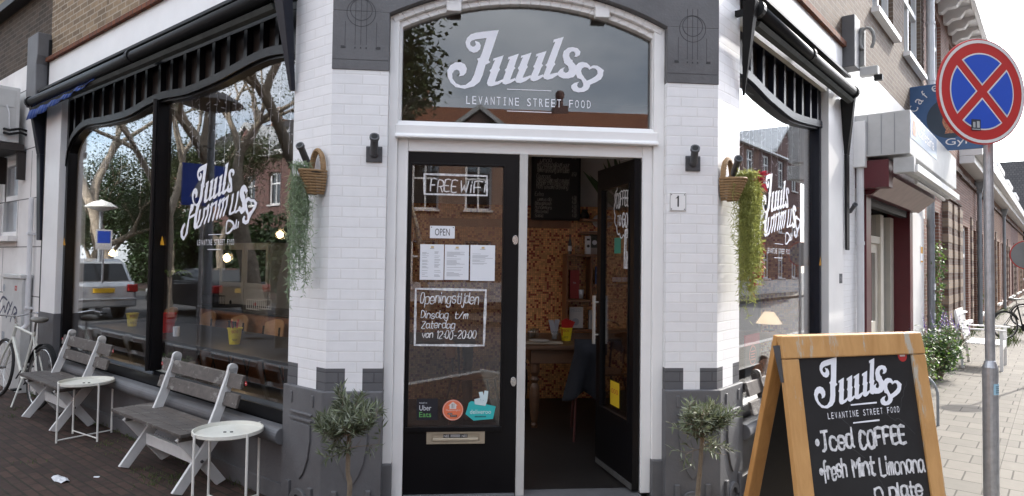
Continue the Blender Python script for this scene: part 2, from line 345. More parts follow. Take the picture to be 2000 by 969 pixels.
# ---------------------------------------------------------------- mesh builder and object helpers
def root_of(o):
    while o.parent: o = o.parent
    return o
def tag(o, label=None, cat=None, group=None, kind=None):
    if label: o['label'] = label
    if cat: o['category'] = cat
    if group: o['group'] = group
    if kind: o['kind'] = kind
    return o
def thing(name, label, cat, loc=(0, 0, 0), group=None, rotz=0):
    o = bpy.data.objects.new(name, None); COL.objects.link(o)
    o.location = loc; o.rotation_euler = (0, 0, rotz); o.empty_display_size = .1
    return tag(o, label, cat, group)
LOCAL = {'on': False}
class MB:
    def __init__(s): s.bm = bmesh.new(); s.uvset = None
    def face(s, pts):
        vs = [s.bm.verts.new(p) for p in pts]
        try: return s.bm.faces.new(vs)
        except ValueError: return None
    def hexa(s, a, b):
        va = [s.bm.verts.new(p) for p in a]; vb = [s.bm.verts.new(p) for p in b]; n = len(a)
        s.bm.faces.new(va[::-1]); s.bm.faces.new(vb)
        for i in range(n): s.bm.faces.new((va[i], va[(i + 1) % n], vb[(i + 1) % n], vb[i]))
        return s
    def box(s, F, u0, u1, o0, o1, z0, z1):
        return s.hexa([F(u0, o0, z0), F(u1, o0, z0), F(u1, o1, z0), F(u0, o1, z0)], [F(u0, o0, z1), F(u1, o0, z1), F(u1, o1, z1), F(u0, o1, z1)])
    def prism(s, F, pts, o0, o1):       # outline in (u, z)
        return s.hexa([F(u, o0, z) for u, z in pts], [F(u, o1, z) for u, z in pts])
    def along(s, F, pts, u0, u1):       # profile in (o, z) swept along u
        return s.hexa([F(u0, o, z) for o, z in pts], [F(u1, o, z) for o, z in pts])
    def plan(s, pts, z0, z1):
        return s.hexa([V((x, y, z0)) for x, y in pts], [V((x, y, z1)) for x, y in pts])
    def bar(s, p, q, w, t, up=(0, 0, 1)):
        p = V(p); q = V(q); d = (q - p).normalized(); up = V(up)
        a = d.cross(up)
        if a.length < 1e-4: a = d.cross(V((1, 0, 0)))
        a.normalize(); b = a.cross(d).normalized(); a *= w / 2; b *= t / 2
        return s.hexa([p - a - b, p + a - b, p + a + b, p - a + b], [q - a - b, q + a - b, q + a + b, q - a + b])
    def tube(s, pts, r, seg=8, cap=True):
        pts = [V(p) for p in pts]; n = len(pts)
        rs = r if isinstance(r, (list, tuple)) else [r] * n
        rings = []; ref = None
        for i, p in enumerate(pts):
            d = (pts[min(i + 1, n - 1)] - pts[max(i - 1, 0)]).normalized()
            if ref is None:
                ref = d.orthogonal().normalized()
            ref = (ref - d * ref.dot(d))
            if ref.length < 1e-5: ref = d.orthogonal()
            ref.normalize(); b = d.cross(ref)
            rings.append([s.bm.verts.new(p + (ref * cos(2 * pi * k / seg) + b * sin(2 * pi * k / seg)) * rs[i]) for k in range(seg)])
        for i in range(n - 1):
            for k in range(seg):
                s.bm.faces.new((rings[i][k], rings[i][(k + 1) % seg], rings[i + 1][(k + 1) % seg], rings[i + 1][k]))
        if cap:
            s.bm.faces.new(rings[0][::-1]); s.bm.faces.new(rings[-1])
        return s
    def lathe(s, c, prof, seg=20, ax=(0, 0, 1), sx=1):
        c = V(c); ax = V(ax).normalized(); a = ax.orthogonal().normalized(); b = ax.cross(a)
        rings = [[s.bm.verts.new(c + ax * z + (a * cos(2 * pi * k / seg) * sx + b * sin(2 * pi * k / seg)) * max(r, 1e-4)) for k in range(seg)] for r, z in prof]
        for i in range(len(rings) - 1):
            for k in range(seg):
                s.bm.faces.new((rings[i][k], rings[i][(k + 1) % seg], rings[i + 1][(k + 1) % seg], rings[i + 1][k]))
        s.bm.faces.new(rings[0][::-1]); s.bm.faces.new(rings[-1])
        return s
    def disc(s, c, n, r, t, seg=28, u=None):
        return s.lathe(c, [(r, -t / 2), (r, t / 2)], seg, n)
    def ball(s, c, r, seg=10, sc=(1, 1, 1)):
        c = V(c); n = max(4, seg // 2)
        rings = []
        for i in range(1, n):
            th = pi * i / n
            rings.append([s.bm.verts.new(c + V((r * sc[0] * sin(th) * cos(2 * pi * k / seg), r * sc[1] * sin(th) * sin(2 * pi * k / seg), r * sc[2] * cos(th)))) for k in range(seg)])
        t = s.bm.verts.new(c + V((0, 0, r * sc[2]))); b = s.bm.verts.new(c - V((0, 0, r * sc[2])))
        for k in range(seg):
            s.bm.faces.new((t, rings[0][k], rings[0][(k + 1) % seg])); s.bm.faces.new((b, rings[-1][(k + 1) % seg], rings[-1][k]))
        for i in range(len(rings) - 1):
            for k in range(seg): s.bm.faces.new((rings[i][k], rings[i + 1][k], rings[i + 1][(k + 1) % seg], rings[i][(k + 1) % seg]))
        return s
    def leaf(s, p, d, n, L, w, curl=.15):
        d = V(d).normalized(); n = V(n); a = d.cross(n)
        if a.length < 1e-4: a = d.orthogonal()
        a.normalize(); n = a.cross(d)
        p = V(p)
        v = [s.bm.verts.new(q) for q in (p, p + d * L * .45 + a * w / 2 + n * curl * L * .3, p + d * L - n * curl * L * .3, p + d * L * .45 - a * w / 2 + n * curl * L * .3)]
        s.bm.faces.new((v[0], v[1], v[2])); s.bm.faces.new((v[0], v[2], v[3])); return s
    def poly2(s, F, loops, o0, o1):     # flat shape with holes in (a, z), thickness o0..o1
        ls = [[V((x, y, 0)) for x, y in l] for l in loops]
        tr = tessellate_polygon(ls); fl = [p for l in ls for p in l]
        front = [s.bm.verts.new(F(p.x, o1, p.y)) for p in fl]
        for t in tr:
            try: s.bm.faces.new([front[i] for i in t])
            except ValueError: pass
        back = [s.bm.verts.new(F(p.x, o0, p.y)) for p in fl]; k = 0
        for l in ls:
            n = len(l)
            for i in range(n):
                a, b = k + i, k + (i + 1) % n
                s.bm.faces.new((front[a], front[b], back[b], back[a]))
            k += n
        return s
    def wall(s, F, u0, u1, z0, z1, o0, o1, holes=()):
        us = sorted({u0, u1, *[h[0] for h in holes], *[h[1] for h in holes]}); zs = sorted({z0, z1, *[h[2] for h in holes], *[h[3] for h in holes]})
        inh = lambda u, z: any(h[0] < u < h[1] and h[2] < z < h[3] for h in holes)
        for i in range(len(us) - 1):
            for j in range(len(zs) - 1):
                if inh((us[i] + us[i + 1]) / 2, (zs[j] + zs[j + 1]) / 2): continue
                for o in (o0, o1): s.face([F(us[i], o, zs[j]), F(us[i + 1], o, zs[j]), F(us[i + 1], o, zs[j + 1]), F(us[i], o, zs[j + 1])])
        for a, b, c, d in list(holes) + [(u0, u1, z0, z1)]:
            s.face([F(a, o0, c), F(a, o1, c), F(a, o1, d), F(a, o0, d)]); s.face([F(b, o0, c), F(b, o1, c), F(b, o1, d), F(b, o0, d)])
            s.face([F(a, o0, c), F(b, o0, c), F(b, o1, c), F(a, o1, c)]); s.face([F(a, o0, d), F(b, o0, d), F(b, o1, d), F(a, o1, d)])
        return s
    def build(s, name, mt, parent=None, smooth=False, bev=0, label=None, cat=None, group=None, kind=None, uvdir=None, local=False, recalc=True):
        bm = s.bm
        if recalc: bmesh.ops.recalc_face_normals(bm, faces=bm.faces[:])
        uv = bm.loops.layers.uv.new('UVMap'); Z = V((0, 0, 1))
        for f in bm.faces:
            f.normal_update(); n = f.normal; f.smooth = smooth
            if uvdir is not None:
                for lp in f.loops: lp[uv].uv = (lp.vert.co.dot(uvdir[0]), lp.vert.co.dot(uvdir[1]))
            elif abs(n.z) > .75:
                for lp in f.loops: lp[uv].uv = (lp.vert.co.x, lp.vert.co.y)
            else:
                a = Z.cross(n).normalized(); c = n.cross(a)
                for lp in f.loops:
                    lp[uv].uv = (lp.vert.co.dot(a), lp.vert.co.dot(c) if n.z > .2 or n.z < -.2 else lp.vert.co.z)
        me = bpy.data.meshes.new(name)
        off = V((0, 0, 0))
        if parent:
            if not local: off = root_of(parent).location.copy()
        elif not local and kind != 'structure' and len(bm.verts):
            xs = [v.co for v in bm.verts]
            off = V(((min(p.x for p in xs) + max(p.x for p in xs)) / 2, (min(p.y for p in xs) + max(p.y for p in xs)) / 2, min(p.z for p in xs)))
        if off.length: bmesh.ops.translate(bm, verts=bm.verts[:], vec=-off)
        bm.to_mesh(me); bm.free()
        if mt: me.materials.append(mt)
        o = bpy.data.objects.new(name, me); COL.objects.link(o)
        if parent: o.parent = parent
        else: o.location = off
        if bev:
            b = o.modifiers.new('bevel', 'BEVEL'); b.width = bev; b.segments = 2; b.limit_method = 'ANGLE'; b.angle_limit = D2R(40)
        return tag(o, label, cat, group, kind)
def copy_tree(o, parent=None):
    c = o.copy(); COL.objects.link(c); c.parent = parent
    for ch in [x for x in o.children]: copy_tree(ch, c)
    return c
def smooth_pts(pts, n=4, closed=False):     # Catmull-Rom, any dimension
    out = []; N = len(pts)
    rng = range(N if closed else N - 1)
    for i in rng:
        P = [pts[(i + k - 1) % N] if closed else pts[min(max(i + k - 1, 0), N - 1)] for k in range(4)]
        for j in range(n):
            t = j / n
            out.append(tuple(.5 * (2 * b + (c - a) * t + (2 * a - 5 * b + 4 * c - d) * t * t + (3 * b - a - 3 * c + d) * t ** 3) for a, b, c, d in zip(*P)))
    if not closed: out.append(tuple(pts[-1]))
    return out
# text from the built-in font, as flat geometry in (a, z)
_tc = {}
def text2d(body):
    if body not in _tc:
        cu = bpy.data.curves.new('t', 'FONT'); cu.body = body; cu.size = 1; cu.resolution_u = 3
        o = bpy.data.objects.new('t', cu); COL.objects.link(o)
        dg = bpy.context.evaluated_depsgraph_get(); me = bpy.data.meshes.new_from_object(o.evaluated_get(dg))
        _tc[body] = ([(v.co.x, v.co.y) for v in me.vertices], [list(p.vertices) for p in me.polygons])
        bpy.data.objects.remove(o); bpy.data.meshes.remove(me)
    return _tc[body]
def put_text(mb, F, body, a, z, w, h, o, slant=0, rise=0):
    vs, fs = text2d(body)
    if not vs: return
    x0 = min(v[0] for v in vs); x1 = max(v[0] for v in vs); y0 = min(v[1] for v in vs); y1 = max(v[1] for v in vs)
    bv = []
    for x, y in vs:
        X = (x - x0) / (x1 - x0) * w; Y = (y - y0) / max(1e-6, y1 - y0) * h
        bv.append(mb.bm.verts.new(F(a + X + Y * slant, o, z + Y + X * rise)))
    for f in fs:
        try: mb.bm.faces.new([bv[i] for i in f])
        except ValueError: pass
# handwriting: one-stroke letters on a 4 x 6 grid (x height 4, descender -2)
G = {'A': '0026 2640 0.7 2 3.3 2', }
ST = {
'A': ['00 26 40', '12 32'], 'B': ['00 06 36 45 43 33 03', '33 42 41 30 00'], 'C': ['45 36 16 04 02 10 30 41'], 'D': ['00 06 26 44 42 20 00'],
'E': ['46 06 00 40', '03 33'], 'F': ['00 06 46', '03 33'], 'G': ['45 36 16 04 02 10 30 41 43 23'], 'I': ['20 26'], 'L': ['06 00 40'],
'J': ['06 46', '26 21 10 00'], 'M': ['00 06 23 46 40'], 'N': ['00 06 40 46'], 'O': ['16 04 02 10 30 42 44 36 16'], 'P': ['00 06 36 45 43 33 03'],
'R': ['00 06 36 45 44 33 03', '23 40'], 'S': ['45 36 16 05 04 13 33 42 41 30 10 01'], 'T': ['06 46', '26 20'], 'W': ['06 10 24 30 46'], 'Y': ['06 23 46', '23 20'], 'Z': ['06 46 00 40'], 'X': ['06 40', '00 46'],
'a': ['43 34 14 03 01 10 20 42', '44 41 50'], 'b': ['06 00 30 41 43 34 04'], 'c': ['43 34 14 03 01 10 30 41'], 'd': ['43 34 14 03 01 10 30 42', '46 41 50'],
'e': ['02 42 43 34 14 03 01 10 30 41'], 'f': ['36 26 15 1-', '03 33'], 'g': ['43 34 14 03 01 10 30 42', '44 4_ 3= 1= 0-'], 'h': ['06 00', '03 14 34 43 40'],
'i': ['04 00', '05 06'], 'j': ['24 2- 1= 0-', '25 26'], 'k': ['06 00', '34 02 30'], 'l': ['06 01 10'], 'm': ['04 00', '02 14 24 22 20', '22 34 44 42 40'], 'n': ['04 00', '02 14 34 42 40'],
'o': ['14 03 01 10 30 41 43 34 14'], 'p': ['04 0=', '04 34 43 41 30 00'], 'r': ['04 00', '02 14 33'], 's': ['43 34 14 03 12 32 41 30 10 01'], 't': ['16 11 20 30', '04 34'],
'u': ['04 01 10 30 41', '44 40'], 'v': ['04 20 44'], 'w': ['04 10 23 30 44'], 'y': ['04 01 10 30 41', '44 4_ 3= 1= 0-'], 'z': ['04 44 00 40'], 'x': ['04 40', '00 44'], 'q': ['43 34 14 03 01 10 30 42', '44 4='],
'0': ['16 04 02 10 30 42 44 36 16'], '1': ['05 16 10'], '2': ['05 16 36 45 44 00 40'], '3': ['05 16 36 45 34 23 34 42 41 30 10 01'], '4': ['36 02 42', '34 30'], '5': ['46 06 03 33 42 41 30 00'], '8': ['16 05 04 33 42 41 30 10 01 02 13 44 45 36 16'],
':': ['11 1h', '13 1t'], '/': ['00 46'], '-': ['12 32'], '.': ['10 1k'], "'": ['16 15']}
_ym = {'-': -1, '=': -2, '_': -1, 'h': 1.4, 't': 3.4, 'k': .4}
WID = {'i': 1.6, 'l': 2, 'j': 3, 'I': 3.6, ':': 2.4, '1': 2.6, '.': 2.4, "'": 2.4, 'm': 5.6, 't': 4, 'f': 4, 'r': 4.2, 'W': 5.6}
def hand(mb, F, text, a, z, w, h, o, pen, slant=.12, rise=0, jit=.12, seed=3):
    rnd = random.Random(seed)
    tot = sum(2.6 if c == ' ' else WID.get(c, 5.4) for c in text); kx = w / tot; kz = h / 6; x = 0; lay = 0
    for c in text:
        if c == ' ': x += 2.6; continue
        dy = rnd.uniform(-.45, .45)
        for stx in ST.get(c, []):
            pts = []
            for tk in stx.split():
                px = float(tk[0]); py = float(_ym[tk[1]]) if tk[1] in _ym else float(tk[1])
                pts.append((px + rnd.uniform(-jit, jit) * 1.5, py + dy + rnd.uniform(-jit, jit)))
            pts = smooth_pts(pts, 4 if len(pts) > 2 and c not in 'AEFLMNTWYZvwxzkX' else 2) if len(pts) > 1 else pts
            pts = [(q[0] + rnd.uniform(-.03, .03), q[1] + rnd.uniform(-.03, .03)) for q in pts]
            lay += 1
            P = [(a + (x + q[0]) * kx + q[1] * kz * slant, z + q[1] * kz + (x + q[0]) * kx * rise) for q in pts]
            ribbon(mb, F, P, pen, o + .00015 * (lay % 4), rnd)
        x += WID.get(c, 5.4)
def ribbon(mb, F, P, w, o, rnd=random, thick=True):
    n = len(P)
    if n < 2: return
    Lf = []; Rt = []
    for i, p in enumerate(P):
        q0 = P[max(i - 1, 0)]; q1 = P[min(i + 1, n - 1)]
        dx, dy = q1[0] - q0[0], q1[1] - q0[1]; l = sqrt(dx * dx + dy * dy) or 1; k = w / 2 * rnd.uniform(.78, 1.22) * (.72 + .5 * sin(pi * min(1, (i + .6) / n)) if n > 4 else 1)
        ex = (dx / l * w * .35 if i == n - 1 else (-dx / l * w * .35 if i == 0 else 0)); ey = (dy / l * w * .35 if i == n - 1 else (-dy / l * w * .35 if i == 0 else 0))
        Lf.append(mb.bm.verts.new(F(p[0] - dy / l * k + ex, o, p[1] + dx / l * k + ey))); Rt.append(mb.bm.verts.new(F(p[0] + dy / l * k + ex, o, p[1] - dx / l * k + ey)))
    for i in range(n - 1):
        try: mb.bm.faces.new((Lf[i], Lf[i + 1], Rt[i + 1], Rt[i]))
        except ValueError: pass
# the shop's script logo, traced as outlines; unit box 0..1 wide
_J = [[(566,92),(470,395),(487,415),(440,440),(415,540),(385,610),(330,655),(240,680),(150,665),(100,620),(70,560),(66,500),(95,450),(140,421),(190,416),(235,435),(257,480),(250,520),(225,548),(180,558),(190,530),(182,502),(160,491),(135,500),(115,530),(118,580),(150,625),(200,648),(250,640),(300,600),(330,540),(347,480),(367,410),(357,382),(385,370),(405,320),(425,250),(447,172),(400,180),(340,188),(300,202),(285,222),(288,248),(310,262),(330,258),(342,240),(332,204),(375,218),(390,250),(385,285),(355,315),(320,322),(280,305),(250,265),(240,220),(255,175),(290,140),(340,122),(420,110)]]
_u = [[(618,345),(577,468),(583,487),(568,510),(535,608),(560,607),(612,582),(614,606),(570,635),(500,655),(470,650),(456,625),(462,600),(492,515),(481,497),(498,480),(533,390),(513,402),(517,378)],
 [(768,327),(725,455),(736,470),(720,490),(686,587),(735,569),(741,590),(690,620),(640,637),(612,625),(607,603),(640,510),(631,490),(648,470),(680,378),(660,388),(664,362)],
 [(895,314),(852,440),(860,458),(845,478),(808,570),(890,541),(891,562),(840,600),(790,620),(750,615),(735,595),(745,560),(772,490),(760,470),(775,450),(810,360),(788,372),(792,348)],
 [(1045,296),(1000,425),(1012,440),(995,462),(962,548),(1015,531),(1016,555),(960,590),(920,602),(890,590),(886,566),(925,470),(914,452),(928,435),(962,345),(938,355),(944,328)],
 [(1217,152),(1127,410),(1137,428),(1120,448),(1080,530),(1155,512),(1165,535),(1110,570),(1060,585),(1025,575),(1014,550),(1050,455),(1036,438),(1052,420),(1132,200),(1110,210),(1117,180)]]
_sh = [[(1155,517),(1190,475),(1232,457),(1218,478),(1218,500),(1240,515),(1265,505),(1275,480),(1262,445),(1222,415),(1222,398),(1208,340),(1220,295),(1260,262),(1310,254),(1360,265),(1388,300),(1380,335),(1350,352),(1326,350),(1338,325),(1325,300),(1300,298),(1278,315),(1275,345),(1290,375),(1309,385),(1310,402),(1345,440),(1370,412),(1410,402),(1455,411),(1485,440),(1487,452),(1520,436),(1560,438),(1600,462),(1630,487),(1622,503),(1620,540),(1600,575),(1550,605),(1488,632),(1488,650),(1470,680),(1430,703),(1370,710),(1320,695),(1298,665),(1300,640),(1330,615),(1380,602),(1362,620),(1358,645),(1375,665),(1400,665),(1420,645),(1418,615),(1400,580),(1360,565),(1352,545),(1346,527),(1320,555),(1270,570),(1215,570),(1172,550)],
 [(1480,480),(1465,461),(1430,455),(1405,468),(1396,495),(1405,525),(1440,575),(1456,592),(1500,573),(1545,545),(1565,520),(1562,490),(1545,470),(1515,464),(1490,474)]]
def logo(mb, F, a0, z0, w, o, slant_fix=0):     # (a0, z0) = lower left of the box 66..1630 x 92..710
    k = w / 1564
    T = lambda l: [(a0 + (x - 66) * k, z0 + (710 - y + (x - 66) * .033) * k) for x, y in l]
    mb.poly2(F, [T(_J[0])], o, o + .0012)
    for i, l in enumerate(_u): mb.poly2(F, [T(l)], o, o + .0012 + .0002 * (1 + i % 3))
    mb.poly2(F, [T(_sh[0]), T(_sh[1])], o, o + .0020)

# ================================================================ GROUND
DL = V((-S, S, 0)); NL = V((-S, -S, 0)); DRr = V((S, S, 0)); NR = V((S, -S, 0))
def strip(name, F, u0, u1, o0, o1, z, m, uvdir=None, thick=.15):
    b = MB(); b.box(F, u0, u1, o0, o1, z - thick, z); return b.build(name, m, kind='structure', uvdir=uvdir)
b = MB(); b.face([V((-160, -160, -.135)), V((160, -160, -.135)), V((160, 160, -.135)), V((-160, 160, -.135))])
b.build('ground', ASPH, kind='structure')
# pavements meet on the corner's axis x = .538
def pave(name, pts, z, m, uvdir, th=.16):
    b = MB(); b.plan(pts, z - th, z); return b.build(name, m, kind='structure', uvdir=uvdir)
XA = .538
def xy(F, u, o): p = F(u, o, 0); return (p.x, p.y)
def axis_pt(F, o):      # where a line parallel to the front at distance o meets the corner axis
    p = F(0, o, 0); t = (XA - p.x) / F.du.x; q = F(t, o, 0); return (q.x, q.y)
pave('pavement_left', [(XA, 4.55), xy(FL, 0, -.2), xy(FL, 60, -.2), xy(FL, 60, 2.9), axis_pt(FL, 2.9)], 0, LPAVE, (DL, NL))
pave('pavement_right', [(XA, 4.55), xy(FR, 0, -.2), xy(FR, 75, -.2), xy(FR, 75, 1.40), axis_pt(FR, 1.40)], 0, RPAVE, (NR, DRr))
pave('pavement_slabs', [axis_pt(FR, 1.402), xy(FR, 75, 1.402), xy(FR, 75, 3.0), axis_pt(FR, 3.0)], -.003, RSLAB, (NR, DRr))
pave('kerb_right', [axis_pt(FR, 3.002), xy(FR, 75, 3.002), xy(FR, 75, 3.16), axis_pt(FR, 3.16)], -.006, KERB, None)
pave('kerb_left', [axis_pt(FL, 2.902), xy(FL, 60, 2.902), xy(FL, 60, 3.06), axis_pt(FL, 3.06)], -.004, KERB, None)
strip('far_pavement_left', FL, -30, 60, 12.0, 16.2, 0, LPAVE, (DL, NL))
strip('far_pavement_right', FR, -12, 75, 9.4, 11.2, 0, RPAVE, (NR, DRr))
b = MB(); b.box(FW, -14, 18, -18.2, -14.5, -.15, -.002); b.build('far_pavement_corner', LPAVE, kind='structure')

# ================================================================ CORNER CAFE
CAFE = thing('corner_cafe', 'white brick corner cafe with grey plinth, cut-off corner door and large black shop windows', 'cafe', (.538, 6, 0))
TH = .25
XL0, XL1, XR0, XR1 = -.757, -.397, 1.473, 1.833
ZP, ZB, ZG, ZT = .81, .954, 2.885, 4.0       # plinth cap, top of toothing, underside of grey blocks, storey top
wb = MB(); gb = MB()
for F, x0, x1, a, c in ((FC, XL0, XL1, -.635, -.525), (FC, XR0, XR1, 1.598, 1.713)):
    wb.box(F, x0, x1, -TH, 0, ZB, ZG); wb.box(F, a, c, -TH, 0, ZP, ZB)
    gb.box(F, x0, a, -TH, 0, ZP, ZB); gb.box(F, c, x1, -TH, 0, ZP, ZB)
for F, e in ((FL, .43), (FR, .40)):
    wb.box(F, 0, e, -TH, 0, ZB, ZT); wb.box(F, .1, e - .12, -TH, 0, ZP, ZB)
    gb.box(F, 0, .1, -TH, 0, ZP, ZB); gb.box(F, e - .12, e, -TH, 0, ZP, ZB)
wb.build('painted_brick_wall', WB, CAFE)
gb.build('painted_brick_base', GB, CAFE)
# grey stone plinth with its relief
pl = MB()
for F, x0, x1 in ((FC, XL0 - .012, XL1 + .005), (FC, XR0 - .005, XR1 + .012)):
    pl.box(F, x0, x1, -TH, .03, .0, ZP)
for F, e in ((FL, .435), (FR, .405)): pl.box(F, -.012, e, -TH, .029, .0, ZP)
PLI = pl.build('plinth', GS, CAFE, bev=.006)
rl = MB()
def relief(F, c, w, o=.03):
    # drooping shield, two ledges, and a ring with two side tabs
    def sh(k, z1, zb): return [(c - w * k, z1), (c - w * k, .48), (c - w * k * .8, .36), (c - w * k * .42, .27), (c, zb), (c + w * k * .42, .27), (c + w * k * .8, .36), (c + w * k, .48), (c + w * k, z1)]
    rl.prism(F, sh(.55, .585, .22), o - .01, o + .012)
    rl.box(F, c - w * .62, c + w * .62, o - .01, o + .016, .6, .618); rl.box(F, c - w * .62, c + w * .62, o - .01, o + .016, .64, .655)
    n = 14; R1, R2, zc = w * .5, w * .3, .06
    A = [pi * k / n for k in range(n + 1)]
    out = [(c + R1 * cos(t), zc + R1 * sin(t)) for t in A] + [(c + R2 * cos(t), zc + R2 * sin(t)) for t in A[::-1]]
    rl.prism(F, out, o - .01, o + .02)
    for sg in (-1, 1):
        rl.box(F, c + sg * w * .62 - w * .1, c + sg * w * .62 + w * .1, o - .01, o + .018, .02, .19)
        rl.box(F, c + sg * w * .6 - .012, c + sg * w * .6 + .012, o - .01, o + .008, .70, .775)
    rl.box(F, c - w * .9, c + w * .9, o - .01, o + .01, .0, .04)
relief(FC, -.577, .17); relief(FC, 1.653, .17); relief(FL, .21, .2); relief(FR, .2, .185)
rl.build('plinth_relief', GS, CAFE, bev=.004)
# grey stone blocks beside the arch, with incised lines
ACX, ACZ, AR = .538, 1.449, 2.045
def arc(r, n=28, half=None):
    half = half if half else .93
    t0 = math.acos(half / r)
    return [(ACX + r * cos(t0 + (pi - 2 * t0) * k / n), ACZ + r * sin(t0 + (pi - 2 * t0) * k / n)) for k in range(n + 1)]
st = MB()
for x0, x1 in ((XL0, XL1), (XR0, XR1)): st.box(FC, x0 - (.004 if x0 < 0 else 0), x1 + (.004 if x0 > 0 else 0), -TH, .006, ZG, 3.27)
a_ = arc(AR, 28, .935)
st.prism(FC, [(XR1 + .004, 3.27), (XR1 + .004, 4.0), (XL0 - .004, 4.0), (XL0 - .004, 3.27)] + a_[::-1], -TH, .006)
st.build('stone_block', GS, CAFE, bev=.004)
INC = mat('incised groove', (.05, .05, .053), .8, .1)
for c in (-.580, 1.648):
    gr = MB()
    for k, (r, dz) in enumerate(((.092, 0), (.07, .018))):
        P = [(c + r * cos(2 * pi * i / 30), 3.262 + dz + r * sin(2 * pi * i / 30)) for i in range(31)]
        for p, q in zip(P, P[1:]): gr.bar(FC(p[0], .0062 + .0003 * k, p[1]), FC(q[0], .0062 + .0003 * k, q[1]), .004, .0015, FC.no)
    for dx in (-.1, -.036, 0, .036, .1):
        gr.bar(FC(c + dx, .0062, 3.05 if abs(dx) < .1 else 3.03), FC(c + dx, .0062, 3.40 if abs(dx) < .1 else 3.2), .003, .0015, FC.no)
        gr.box(FC, c + dx - .004, c + dx + .004, .005, .008, 3.024, 3.034)
    for sg in (-1, 1): gr.box(FC, c + sg * .115 - .012, c + sg * .115 + .012, .005, .0085, 3.024, 3.04)
    gr.box(FC, c - .178, c + .178, .005, .0072, 2.95, 2.953)
    gr.build('incised_ornament', INC, CAFE)
# walls and base below and above the shop windows
LW0, LW1, RW0, RW1 = .43, 5.06, .40, 2.70
ub = MB(); sill = MB(); fas = MB(); lead = MB(); corn = MB()
for F, w0, w1, e, zf in ((FL, LW0, LW1, 5.56, 3.66), (FR, RW0, RW1, 3.3, 3.74)):
    sill.box(F, w0, w1 + .5, -TH, -.01, 0, .42)
    sill.along(F, [(-.03, .40)] + [(.035 + .05 * cos(t), .455 + .055 * sin(t)) for t in [(-90 + 20 * k) * pi / 180 for k in range(10)]] + [(-.03, .51)], w0, w1)
    sill.box(F, w0, w1, -.02, .006, .0, .12)
    fas.box(F, .02, e, -TH, .022, zf, 3.93 if F is FL else 4.0)
    lead.along(F, [(-.05, zf - .002), (.0, zf - .01), (.12, zf - .075), (.12, zf - .10), (0, zf - .07), (-.05, zf - .07)], w0 - .05, w1 + .55)
    corn.box(F, .0, e + .02, -TH, .06, (3.93 if F is FL else 4.0) + .002, (3.975 if F is FL else 4.06))
sill.build('window_base', GS, CAFE, bev=.004)
for zz, F in ((.14, FL), (.27, FL)):
    pass
fas.build('fascia_board', WW, CAFE); lead.build('lead_flashing', BKM, CAFE)
corn.build('moulded_brick_course', brick('red moulded course', (.19, .07, .035), (.13, .05, .03), (.08, .05, .04), w=.1, h=.2), CAFE)
# white pilasters beyond the windows
pb = MB()
pb.box(FL, LW1, 5.56, -TH, .03, 1.0, 3.66); pb.box(FR, RW1 + .02, 3.3, -TH, .03, .95, 3.74)
pb.build('pilaster', WW, CAFE, bev=.004)
pg = MB(); pg.box(FL, LW1, 5.56, -TH, .035, 0, 1.0); pg.box(FR, RW1 + .02, 3.3, -TH, .035, 0, .95); pg.build('pilaster_base', GS, CAFE)
# upper storeys
up = MB()
up.wall(FL, 0, 5.6, 3.977, 8.3, -TH, 0, [(2.9, 3.9, 5.2, 7.2), (.9, 1.9, 5.2, 7.2)])
up.build('upper_brick_wall', UPB, CAFE)
up = MB(); RUW = [(4.92, 6.30, 4.93, 6.6), (7.15, 8.75, 4.93, 6.6), (1.2, 2.5, 4.93, 6.6)]
up.wall(FR, 0, 9.1, 4.062, 7.0, -TH, 0, RUW)
up.wall(FC, XL0, XR1, 4.002, 8.0, -TH, 0, [(.1, .98, 5.0, 6.8)])
up.build('street_brick_wall', UPR, CAFE)
def window(F, par, u0, u1, z0, z1, o, fw=.07, mull=(), trans=(), d=.06, m=None, g=None, sillm=None, so=.09):
    f = MB()
    f.box(F, u0, u0 + fw, o - d, o, z0, z1); f.box(F, u1 - fw, u1, o - d, o, z0, z1)
    f.box(F, u0 + fw, u1 - fw, o - d, o, z0, z0 + fw); f.box(F, u0 + fw, u1 - fw, o - d, o, z1 - fw, z1)
    for x in mull: f.box(F, x - fw * .4, x + fw * .4, o - d, o - .004, z0 + fw, z1 - fw)
    for z in trans: f.box(F, u0 + fw, u1 - fw, o - d, o + .006, z - fw * .45, z + fw * .45)
    fr = f.build('window', m or WW, par)
    p = MB(); p.box(F, u0 + fw * .5, u1 - fw * .5, o - d * .7, o - d * .7 + .006, z0 + fw * .5, z1 - fw * .5)
    p.build('pane', g or GLN, fr)
    if sillm:
        s_ = MB(); s_.box(F, u0 - .06, u1 + .06, o - .05, so, z0 - .07, z0 - .002); s_.build('sill', sillm, fr)
    return fr
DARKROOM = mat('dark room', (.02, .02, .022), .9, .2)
for u0, u1, z0, z1 in RUW: window(FR, CAFE, u0, u1, z0, z1, -.06, .09, [(u0 + u1) / 2], [5.9], sillm=WW)
for u0, u1, z0, z1 in ((2.9, 3.9, 5.2, 7.2), (.9, 1.9, 5.2, 7.2)): window(FL, CAFE, u0, u1, z0, z1, -.08, .08, [], [6.4], sillm=GS)
window(FC, CAFE, .1, .98, 5.0, 6.8, -.08, .08, [.54], [6.1], sillm=GS)
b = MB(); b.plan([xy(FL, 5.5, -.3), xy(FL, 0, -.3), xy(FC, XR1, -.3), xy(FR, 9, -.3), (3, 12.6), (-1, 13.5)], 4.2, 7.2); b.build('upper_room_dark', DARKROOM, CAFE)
b = MB(); b.plan([xy(FL, 5.5, .05), xy(FL, -.03, .05), xy(FR, -.03, .05), xy(FR, 9.1, .05), xy(FR, 9.1, -5), (-.5, 13.5)], 8.3, 8.45)
b.build('roof', GS, CAFE)
